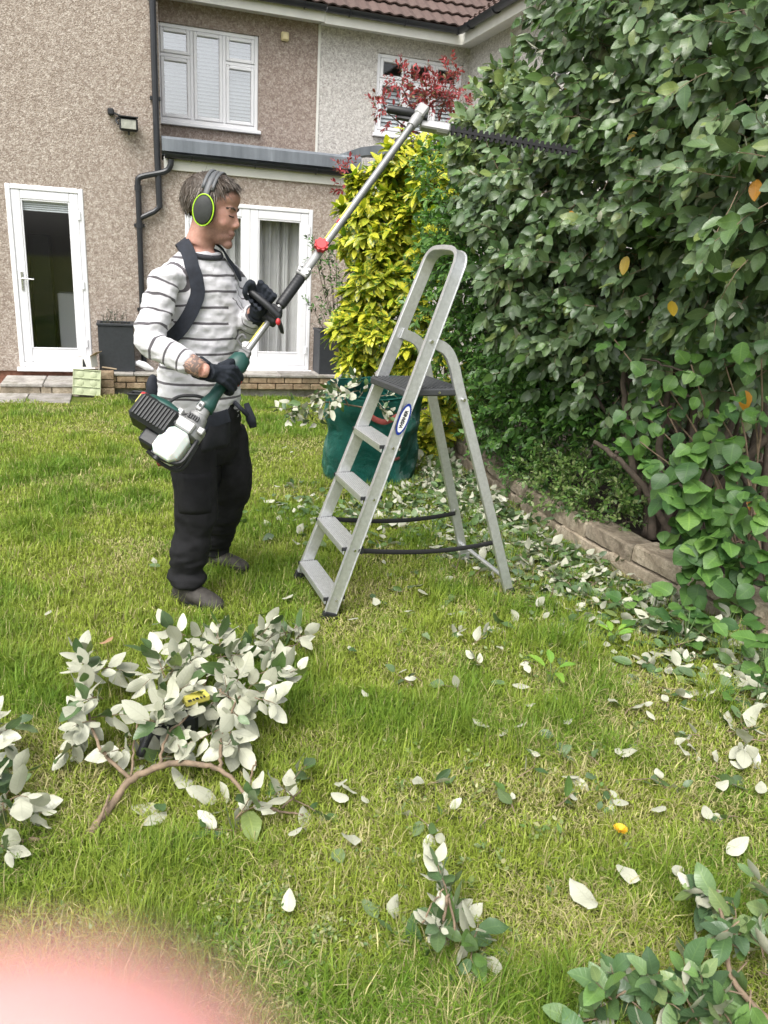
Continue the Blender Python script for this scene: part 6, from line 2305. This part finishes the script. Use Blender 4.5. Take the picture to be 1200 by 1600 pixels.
on_ground_branch('cut_branch', 'small leafy cutting lying right behind the big branch, below the front foot of the ladder', 'branch',
    [[(410, 1020, .04, .004), (440, 1015, .05, .003), (475, 1000, .05, .002)]], [(440, 1000, .07, 18, 4), (470, 1005, .05, 16, 4), (455, 985, .08, 14, 3)], .075, 90, under=.5)
on_ground_branch('cut_branch', 'silver leaved cut branch running off the left edge of the lawn', 'branch',
    [[(-60, 1310, .03, .007), (0, 1318, .03, .006), (50, 1312, .025, .005), (105, 1308, .012, .003)]],
    [(-30, 1140, .12, 22, 6), (-42, 1205, .10, 30, 8), (-8, 1262, .06, 24, 6), (-15, 1295, .04, 20, 4), (45, 1262, .03, 12, 2), (-70, 1260, .08, 36, 8)], .086, 130, under=.8)
on_ground_branch('cut_sprig', 'bunch of silver backed and dark green leaves standing alone in the grass', 'sprig',
    [[(690, 1440, .10, .0035), (697, 1415, .12, .0035), (700, 1400, .13, .0032), (712, 1470, .06, .003)], [(660, 1440, .07, .002), (680, 1405, .11, .002), (692, 1390, .13, .0016)]],
    [(690, 1440, .07, 24, 3), (715, 1460, .05, 30, 4), (720, 1490, .03, 26, 3), (680, 1480, .03, 20, 2), (690, 1390, .13, 10, 1)], .066, 120, under=.66, dens=1.25,
    loose=[(640, 1440, .05), (615, 1435, .03), (630, 1450, .02), (590, 1435, .02), (770, 1470, .05), (690, 1375, .14)])
FG_T = [(.075, .145, .055, 1), (.10, .18, .065, 1), (.13, .21, .08, 1), (.18, .25, .10, 1), (.06, .11, .05, 1), (.12, .22, .06, 1), (.16, .23, .08, 1)]
on_ground_branch('cut_branch', 'leafy green branch heaped in the bottom right corner of the picture', 'branch',
    [[(1260, 1640, .05, .008), (1150, 1540, .10, .006), (1130, 1440, .14, .004), (1120, 1390, .16, .003)], [(1180, 1600, .08, .006), (1080, 1560, .10, .004), (1000, 1540, .10, .003), (960, 1560, .08, .002)]],
    [(1130, 1420, .15, 26, 4), (1150, 1470, .13, 34, 5), (1190, 1500, .13, 40, 6), (1050, 1520, .10, 34, 5), (970, 1560, .09, 34, 5), (1010, 1580, .09, 30, 5), (1090, 1570, .12, 40, 6), (1160, 1580, .14, 40, 7), (1200, 1420, .1, 30, 4), (1110, 1390, .13, 20, 2), (1040, 1640, .1, 40, 6), (940, 1620, .08, 30, 3)], .068, 200, under=.12, tints=FG_T)
on_ground_branch('cut_sprig', 'pale cream underside leaf cluster on the lawn at the right edge', 'sprig',
    [[(1200, 1155, .05, .003), (1160, 1158, .04, .002)]], [(1140, 1150, .05, 14, 2), (1170, 1155, .05, 18, 2)], .095, 40, under=.95)
# branch sticking out of the bag
on_ground_branch('bag_cutting', 'silvery cut branch poking out over the left side of the green bag', 'branch', [], [], .08) if False else None
bcut = empty('cut_branch', bp(3.4, .68), 'silvery leaved cut branch poking out over the left rim of the green bag', 'branch')
L = Leaves(OLEA, M['leaf_olea'], OLEA_T)
tw = MB()
for pts in ([(585, 640, 5.25), (540, 632, 5.2), (500, 628, 5.15), (470, 635, 5.1), (445, 640, 5.08)], [(565, 640, 5.3), (580, 620, 5.3), (590, 600, 5.3)], [(545, 635, 5.2), (535, 615, 5.2), (525, 600, 5.2)]):
    q = crom([yp(*p) for p in pts], 5)
    m = MB(); m.tube(q, list(np.linspace(.006, .003, len(q))), 6); m.build('stem', M['bark'], bcut, smooth=True)
for (x, y, Y, n) in ((545, 622, 5.2, 4), (530, 625, 5.2, 4), (560, 618, 5.2, 3), (510, 622, 5.15, 3), (480, 640, 5.1, 4), (465, 630, 5.1, 3), (450, 640, 5.08, 3), (485, 665, 5.05, 3), (590, 612, 5.25, 2), (600, 635, 5.2, 3)):
    for _ in range(n):
        sprig(L, yp(x, y, Y) + rv(.025), rv(.6) + V3(-.2, -.3, .1), .13, 5, .082, .3, .15, tw, .002, under=.75)
L.build(bcut, 150); tw.build('twigs', M['bark'], bcut, kind='stuff')


# ================================================================== LITTER
def flat_leaf(L, x, y, s, under, z=None, k=None):
    p = V3(x, y, gz(y) + (z if z is not None else RNG.uniform(.02, .05)))
    ax = V3(RNG.gauss(0, 1), RNG.gauss(0, 1), RNG.gauss(0, .15))
    no = V3(RNG.gauss(0, .3), RNG.gauss(0, .3) - .1, -1 if under else 1)
    if k is None: olea_leaf(L, p, ax, no, s)
    else: L.add(p, ax, no, s, k)


pile = empty('leaf_litter', (.8, 4.6, 0), 'scattered clippings of dark and silvery leaves heaped along the stone edging under the ladder', 'litter')
L = Leaves(OLEA, M['leaf_olea'], OLEA_T)
tw = MB()
for _ in range(2700):
    y = 2.5 + 4.2 * RNG.random() ** .8
    w = np.interp(y, [2.5, 3.2, 3.8, 4.6, 5.4, 6.7], [.8, .95, .95, 1.1, .95, .4])
    d = abs(RNG.gauss(0, .46)) * w
    x = edge_x(y) - .10 - d
    if -.5 < x - bc[0] < .36 and bc[1] - .3 < y < bc[1] + .4: continue
    h = .06 * math.exp(-d * 2.2) * RNG.random() + .02
    if RNG.random() < .25:
        sprig(L, V3(x, y, gz(y) + h), rv(1) * V3(1, 1, .2), RNG.uniform(.06, .14), RNG.randint(3, 5), .07, .1, .2, tw, .0018, under=.35)
    else:
        flat_leaf(L, x, y, RNG.uniform(.045, .085), RNG.random() < .36, h)
for _ in range(420):
    x, y = RNG.gauss(.0, .38), RNG.gauss(4.65, .33)
    flat_leaf(L, x, y, RNG.uniform(.04, .08), RNG.random() < .35)
for _ in range(48):
    x, y = RNG.uniform(620, 1180), RNG.uniform(890, 1330)
    g_ = ground(x, y, .03)
    if g_[0] > edge_x(g_[1]) - .12: continue
    sprig(L, g_, V3(RNG.gauss(0, 1), RNG.gauss(0, 1), .15), RNG.uniform(.05, .12), RNG.randint(2, 5), .06, .1, .2, tw, .0018, under=.4)
L.build(pile, 300)
tw.build('twigs', M['bark'], pile, kind='stuff')

# single fallen leaves on the open lawn, each its own thing
FL = [(78, 953, .8), (155, 1005, 0), (545, 1016, .6), (560, 965, .8), (548, 1015, .5), (600, 880, .6), (655, 920, 1.1), (645, 915, .9), (575, 1088, .5), (635, 1045, .6), (630, 955, .6), (660, 990, .7), (775, 930, .7), (768, 988, .7), (785, 1010, .8),
      (800, 1070, 1), (790, 1068, .8), (765, 1135, 1), (778, 1150, .9), (800, 1135, .8), (960, 1092, 1.1), (988, 1037, 1.2), (950, 1010, .8), (1020, 965, 1), (1030, 985, .9), (652, 1212, 1), (960, 1170, 1.1), (905, 1213, .8), (1027, 1200, .8), (915, 1215, .7),
      (870, 1160, .9), (865, 1150, 1), (820, 1100, .6), (935, 1265, .5), (902, 1250, .5), (932, 1418, 1.4), (1135, 1333, 1.2), (1068, 1355, .8), (1000, 1375, 1), (1110, 1280, .9), (1040, 1260, .8), (535, 1348, .9), (450, 1305, .7), (452, 1425, .9), (565, 1312, .9),
      (545, 1250, 1), (558, 1240, .9), (520, 1225, .7), (575, 1255, .6), (255, 1268, .8), (405, 960, .5), (590, 1435, .8), (1180, 1100, .9), (1150, 1060, .9), (1085, 1110, .8), (1060, 1040, .9), (1100, 1000, .9), (1165, 1200, .8), (1190, 1240, .9), (1120, 1230, .8),
      (735, 880, .9), (830, 960, .8), (860, 1010, .7), (890, 990, .8), (700, 960, .6), (590, 945, .9), (585, 935, .8), (440, 935, .9), (470, 850, .8), (500, 800, .9), (460, 800, .7), (438, 760, .7), (455, 705, .8), (440, 700, .8), (465, 700, .7), (470, 890, .6), (250, 885, .9), (243, 880, .8), (880, 1130, .7), (845, 1180, .6), (1080, 1180, .7), (1010, 1110, .7), (1035, 1085, .7)]
LB2 = {}
FLO = []
for i, (x, y, s) in enumerate(FL):
    r = random.Random(i)
    br = (i == 1)
    col = (.32, .2, .1, 1) if br else OLEA_T[r.randrange(6)]
    key = (i % 6, col)
    if key not in LB2:
        V, T, U = OLEA[key[0]]
        LB2[key] = tri_mesh('fallen_leaf', V, T, M['leaf_olea'] if not br else M['leaf_small'], np.tile(np.array(col), (len(V), 1)), U)
    o = link('fallen_leaf', LB2[key])
    p = ground(x, y, .045)
    a = nrm(V3(r.gauss(0, 1), r.gauss(0, 1), r.gauss(0, .1)))
    up = r.random() < .78
    n_ = V3(r.gauss(0, .25), r.gauss(0, .25) - .15, -1 if up else 1); n_ = nrm(n_ - a * (n_ @ a))
    X = np.cross(a, n_); sc = .068 * (s if s else .9)
    o.matrix_basis = Matrix([[X[q] * sc, a[q] * sc, n_[q] * sc, p[q]] for q in range(3)] + [[0, 0, 0, 1]])
    FLO.append((o, x, y, 'dry brown' if br else 'pale silvery' if up else 'dull green', s))
LMK = [('the big cut branch', 260, 1130), ('the front foot of the ladder', 512, 968), ('the rear feet of the ladder', 765, 905), ('the bottom sprig', 700, 1450), ('the yellow green seedling', 858, 1075), ('the dandelion', 965, 1320),
       ('the cream leaf cluster', 1150, 1155), ('the green bag', 560, 740), ('the bottom right branch', 1100, 1500), ('the side shoot', 430, 1250), ('the boots of the man', 330, 920), ('the stone edging', 1050, 960)]
ORD = ['nearest', 'second nearest', 'third nearest', 'fourth nearest', 'fifth nearest', 'sixth nearest', 'seventh nearest', 'eighth nearest', 'ninth nearest', 'tenth nearest', 'eleventh nearest', 'twelfth nearest', 'thirteenth nearest', 'fourteenth nearest', 'farthest out']
near = {}
for it in FLO:
    _, x, y, colr, s = it
    k = min(LMK, key=lambda l: (l[1] - x) ** 2 + (1.6 * (l[2] - y)) ** 2)
    sx, sy = x - k[1], y - k[2]
    w_ = ('right of' if sx > 0 else 'left of') if abs(sx) > 1.2 * abs(sy) else ('in front of' if sy > 0 else 'behind')
    near.setdefault((colr, w_, k[0]), []).append((sx * sx + (1.6 * sy) ** 2, it))
for (colr, w_, nm), its in near.items():
    its.sort(key=lambda e: e[0])
    for i, (_, it) in enumerate(its):
        tail = '' if len(its) == 1 else ', %s' % ORD[min(i, 14)]
        tag(it[0], '%s fallen leaf %s %s%s' % (colr, w_, nm, tail), 'leaf', 'fallen leaves on the lawn')
# dandelion and young seedlings
dn = ground(965, 1320)
dan = empty('dandelion', dn, 'small yellow dandelion flower open in the grass at the lower right', 'flower')
m = MB(); c = dn + V3(0, 0, .05)
for k in range(46):
    t = k * 2.4; rr_ = .017 * math.sqrt(k / 46)
    d = V3(math.cos(t), math.sin(t), .35 + .5 * (1 - k / 46)); q = c + V3(math.cos(t) * rr_ * .4, math.sin(t) * rr_ * .4, 0)
    w_ = V3(-math.sin(t), math.cos(t), 0) * .0022
    m.add([q - w_, q + w_, q + nrm(d) * .015 + w_ * .7, q + nrm(d) * .015 - w_ * .7], [(0, 1, 2, 3)])
m.build('flower_head', simple('dandelion yellow', (.75, .45, .02), .6), dan)
m = MB(); m.tube([dn, c], .0015, 6); m.build('stem', M['leaf_small'] if False else simple('stem green', (.12, .2, .05), .5), dan)
weed_spots = [((858, 1075), .085, 5, 'bright yellow green seedling standing up in the lawn right of centre'), ((1175, 990), .10, 16, 'leafy green weed by the end of the stone edging, upper one at the right edge'), ((1130, 1000), .10, 14, 'round leaved weed beside the stone edging at the right of the picture'), ((1070, 1010), .085, 10, 'low weed with round leaves among clippings below the edging'), ((1180, 1110), .085, 8, 'light green weed near the cream leaf cluster at the right edge'), ((1010, 985), .08, 8, 'broad leaved weed growing among the silvery clippings'),
              ((1190, 1060), .10, 10, 'dense green weed right at the picture edge below the round leaved shrub'), ((955, 1010), .07, 6, 'small green weed in the clippings near the ladder')]
for (xy, s, n, lab) in weed_spots:
    g_ = ground(*xy)
    wd = empty('weed_plant', g_, lab, 'weed')
    L = Leaves(RND if n > 6 else AUC, M['leaf_round'], RND_T if n > 6 else [(.20, .36, .05, 1), (.16, .32, .05, 1)])
    tw = MB()
    for i in range(n):
        a = i * 2.4 + RNG.random(); h = RNG.uniform(.05, .17) if n > 6 else RNG.uniform(.06, .1)
        q = g_ + V3(math.cos(a), math.sin(a), 0) * RNG.uniform(.02, .13 if n > 6 else .03) + V3(0, 0, h)
        tw.tube([g_ + V3(0, 0, 0), g_ * .4 + q * .6 + V3(0, 0, .02), q], [.002, .0018, .0012], 5)
        L.add(q, V3(math.cos(a), math.sin(a), .2 if n > 6 else .6) + rv(.2), V3(0, -.3, 1) + rv(.25), s * RNG.uniform(.6, 1.05))
    L.build(wd, 40); tw.build('stem', simple('weed stem', (.1, .16, .05), .6), wd, kind='stuff')

# ================================================================== GRASS
def vnoise(x, y, sc, seed):
    g = np.random.default_rng(seed).random((64, 64))
    fx, fy = x * sc + 100, y * sc + 100
    ix, iy = np.floor(fx).astype(int), np.floor(fy).astype(int)
    tx_, ty_ = fx - ix, fy - iy
    tx_, ty_ = tx_ * tx_ * (3 - 2 * tx_), ty_ * ty_ * (3 - 2 * ty_)
    a, b, c, d = g[ix % 64, iy % 64], g[(ix + 1) % 64, iy % 64], g[ix % 64, (iy + 1) % 64], g[(ix + 1) % 64, (iy + 1) % 64]
    return (a * (1 - tx_) + b * tx_) * (1 - ty_) + (c * (1 - tx_) + d * tx_) * ty_


NB = 690000
rr = np.random.default_rng(5)
q = 0.35
u_ = rr.random(NB)
d0, d1 = 0.75, 11.2
dist = (d0 ** q + u_ * (d1 ** q - d0 ** q)) ** (1 / q)
ang = rr.uniform(-.80, .64, NB) * np.where(dist < 2.2, 1.15, 1)
gx, gy = dist * np.sin(ang), dist * np.cos(ang)
ex_ = np.interp(gy, [e[1] for e in EDGE], [e[0] for e in EDGE])
O2 = np.c_[gx - O[0], gy - O[1]]
uu, nn_ = O2 @ W[:2], O2 @ N[:2]
keep = (gx < ex_ - .01) & ~((nn_ < .53) & (uu > -2.3)) & ~((nn_ < 1.19 + .08 * np.sin(uu * 9)) & (uu <= -2.28))
gx, gy, dist = gx[keep], gy[keep], dist[keep]
rt_ = np.random.default_rng(12)
NT_ = 420
td = (1.1 ** .6 + rt_.random(NT_) * (6.5 ** .6 - 1.1 ** .6)) ** (1 / .6); ta = rt_.uniform(-.6, .5, NT_)
cx_, cy_ = td * np.sin(ta), td * np.cos(ta)
okt = cx_ < np.interp(cy_, [e[1] for e in EDGE], [e[0] for e in EDGE]) - .1
cx_, cy_ = np.repeat(cx_[okt], 55), np.repeat(cy_[okt], 55)
istuft = np.r_[np.zeros(len(gx), bool), np.ones(len(cx_), bool)]
cx_, cy_ = cx_ + rt_.normal(0, .028, len(cx_)), cy_ + rt_.normal(0, .028, len(cy_))
gx, gy = np.r_[gx, cx_], np.r_[gy, cy_]
dist = np.hypot(gx, gy)
rr = np.random.default_rng(6)
n = len(gx)
big = vnoise(gx, gy, 1.3, 1) * .6 + vnoise(gx, gy, 3.1, 2) * .4
fine = vnoise(gx, gy, 8.0, 3)
dry = np.clip((vnoise(gx, gy, 1.6, 4) * .55 + vnoise(gx, gy, 4.7, 5) * .45 - .56) * 4, 0, 1)
tuft = np.clip((vnoise(gx, gy, 4.0, 6) - .55) * 4, 0, 1)
lush = np.clip((vnoise(gx, gy, 2.6, 8) * .6 + vnoise(gx, gy, 5.5, 9) * .4 - .38) * 3.2, 0, 1)
h = (.018 + .030 * rr.random(n) + .034 * tuft * rr.random(n)) * (1 - .3 * dry) * (.62 + .75 * lush) * (1 + .25 * fine)
h = np.where(istuft, h * 1.2 + .022 + .03 * rr.random(n), h)
wd_ = (.0009 + .0009 * rr.random(n)) * (1 + .28 * np.clip(dist - 1.5, 0, 6))
az = rr.uniform(0, 2 * PI, n)
lean = np.abs(rr.normal(.55, .38, n)) + .25 * dry
flat = rr.random(n) < (.14 + .22 * dry)
lean = np.where(flat, rr.uniform(1.0, 1.5, n), np.clip(lean, 0, 1.3))
dx, dy = np.cos(az), np.sin(az)
side = np.c_[-dy, dx, np.zeros(n)] * wd_[:, None]
base = np.c_[gx, gy, -.036 * np.maximum(0, gy - 3) + .0 + .012 * flat]
L1 = h * .55
m1 = base + np.c_[dx * np.sin(lean * .6), dy * np.sin(lean * .6), np.cos(lean * .6)] * L1[:, None]
tipv = m1 + np.c_[dx * np.sin(lean * 1.5), dy * np.sin(lean * 1.5), np.cos(np.minimum(lean * 1.5, 1.7))] * (h * .6)[:, None]
V = np.stack([base - side, base + side, m1 - side * .8, m1 + side * .8, tipv], 1).reshape(-1, 3)
T = (np.array([[0, 1, 3], [0, 3, 2], [2, 3, 4]])[None] + (np.arange(n) * 5)[:, None, None]).reshape(-1, 3)
g1, g2, g3 = np.array([.130, .245, .024]), np.array([.31, .385, .055]), np.array([.54, .49, .23])
t_ = np.clip(1.05 - .85 * lush + .5 * (big - .5) + rr.normal(0, .2, n), 0, 1)[:, None]
col = g1 * (1 - t_) + g2 * t_
st = (rr.random(n) < (.04 + .36 * dry + .10 * (1 - lush)))[:, None]
col = np.where(st, g3 * rr.uniform(.6, 1.15, (n, 1)), col)
col *= rr.uniform(.75, 1.25, (n, 1))
cc = np.ones((n, 5, 4)); cc[:, :, :3] = col[:, None, :]
gm = NT('grass blades')
gm.set(color=gm.attr('tint'), rough=.55, spec=.3)
gtr = gm.n('ShaderNodeBsdfTranslucent'); gm.l(gm.attr('tint'), gtr.inputs[0])
gmx = gm.n('ShaderNodeMixShader'); gmx.inputs[0].default_value = .35
gm.l(gm.b.outputs[0], gmx.inputs[1]); gm.l(gtr.outputs[0], gmx.inputs[2]); gm.l(gmx.outputs[0], gm.out.inputs['Surface'])
gme = tri_mesh('grass', V, T, gm.m, cc.reshape(-1, 4))
gob = link('grass', gme, kind='stuff')
gob['label'] = 'rough uneven lawn grass with dry straw patches'

# small pale weeds creeping through the near grass
L = Leaves([leaf_shape(.32, .2, .1, .05, .85, 3, 200 + i) for i in range(3)], M['leaf_small'], [(.16, .22, .07, 1), (.22, .28, .09, 1), (.11, .19, .05, 1), (.34, .34, .16, 1)])
tw = MB()
for _ in range(420):
    x, y = RNG.gauss(330, 150), RNG.gauss(1480, 60)
    g_ = ground(max(40, x), y)
    sprig(L, g_ + V3(0, 0, .008), V3(RNG.gauss(0, 1), RNG.gauss(0, 1), .7), RNG.uniform(.03, .07), RNG.randint(5, 9), .013, .1, .2, None, leaf=lambda L, P, a, n, s: L.add(P, a, n, s))
for _ in range(260):
    y = RNG.uniform(1.3, 4.5); x = RNG.uniform(.1, 1.2) * min(1, y / 3)
    if x > edge_x(y) - .1: continue
    sprig(L, V3(x, y, gz(y) + .008), V3(RNG.gauss(0, 1), RNG.gauss(0, 1), .6), RNG.uniform(.03, .08), RNG.randint(4, 8), .02, .1, .2, None, leaf=lambda L, P, a, n, s: L.add(P, a, n, s))
wme = L.build(None, 0, 'leaf', 'lawn_weeds')
wme['label'] = 'small pale weeds creeping through the lawn grass'

# ================================================================== THE PHOTOGRAPHER'S FINGER
hand = empty('finger', (-.05, .0, 1.42), 'pink out of focus finger of the photographer close to the lens at the bottom left', 'finger')
fm = NT('pink finger skin')
fm.set(color=(.78, .36, .34), rough=.5, sss=.4)
fm.b.inputs['Subsurface Radius'].default_value = (.01, .004, .003)
fm.b.inputs['Subsurface Scale'].default_value = 1.0
tipc = cC + ray(-70, 2185) * .0130
back = tipc - cR * .045 - cU * .036 - cF * .001
m = MB()
fd_ = nrm(tipc - back)
f1 = crom([tipc + fd_ * .0071, tipc + fd_ * .0053, tipc, tipc * .6 + back * .4 + V3(-.002, 0, .002), back], 6)
m.tube(f1, list(np.interp(np.linspace(0, 1, len(f1)), [0, .25, .5, .75, 1], [.0012, .0048, .0072, .0080, .0095])), 16)
for k in range(1, 4):
    o_ = V3(-.006 * k, -.004 * k, -.017 * k)
    q_ = crom([back + o_ + V3(.025, .038, .02), back + o_ + V3(.018, .03, .022), back + o_], 5)
    m.tube(q_, list(np.interp(np.linspace(0, 1, len(q_)), [0, .2, 1], [.005, .0085, .0095])), 12)
m.loft([(back + V3(.002, .004, .002) + V3(-.009, -.006, -.026), V3(.006, .004, .018) * 2.0, V3(.012, -.006, 0)), (back + V3(-.02, -.04, -.05), V3(.006, .004, .018) * 2.2, V3(.014, -.007, 0)), (back + V3(-.04, -.085, -.09), V3(.01, .005, .022) * 1.3, V3(.016, -.01, 0)), (back + V3(-.08, -.25, -.22), V3(.012, .006, .03) * 1.3, V3(.026, -.014, 0))], 16)
q_ = crom([back + V3(-.02, -.04, -.04), back + V3(.02, -.03, -.03), back + V3(.035, -.01, -.01)], 5)
m.tube(q_, list(np.linspace(.013, .008, len(q_))), 12)
fme = remeshed(m, .0012, 4); fme.materials.append(fm.m)
link('hand', fme, hand)
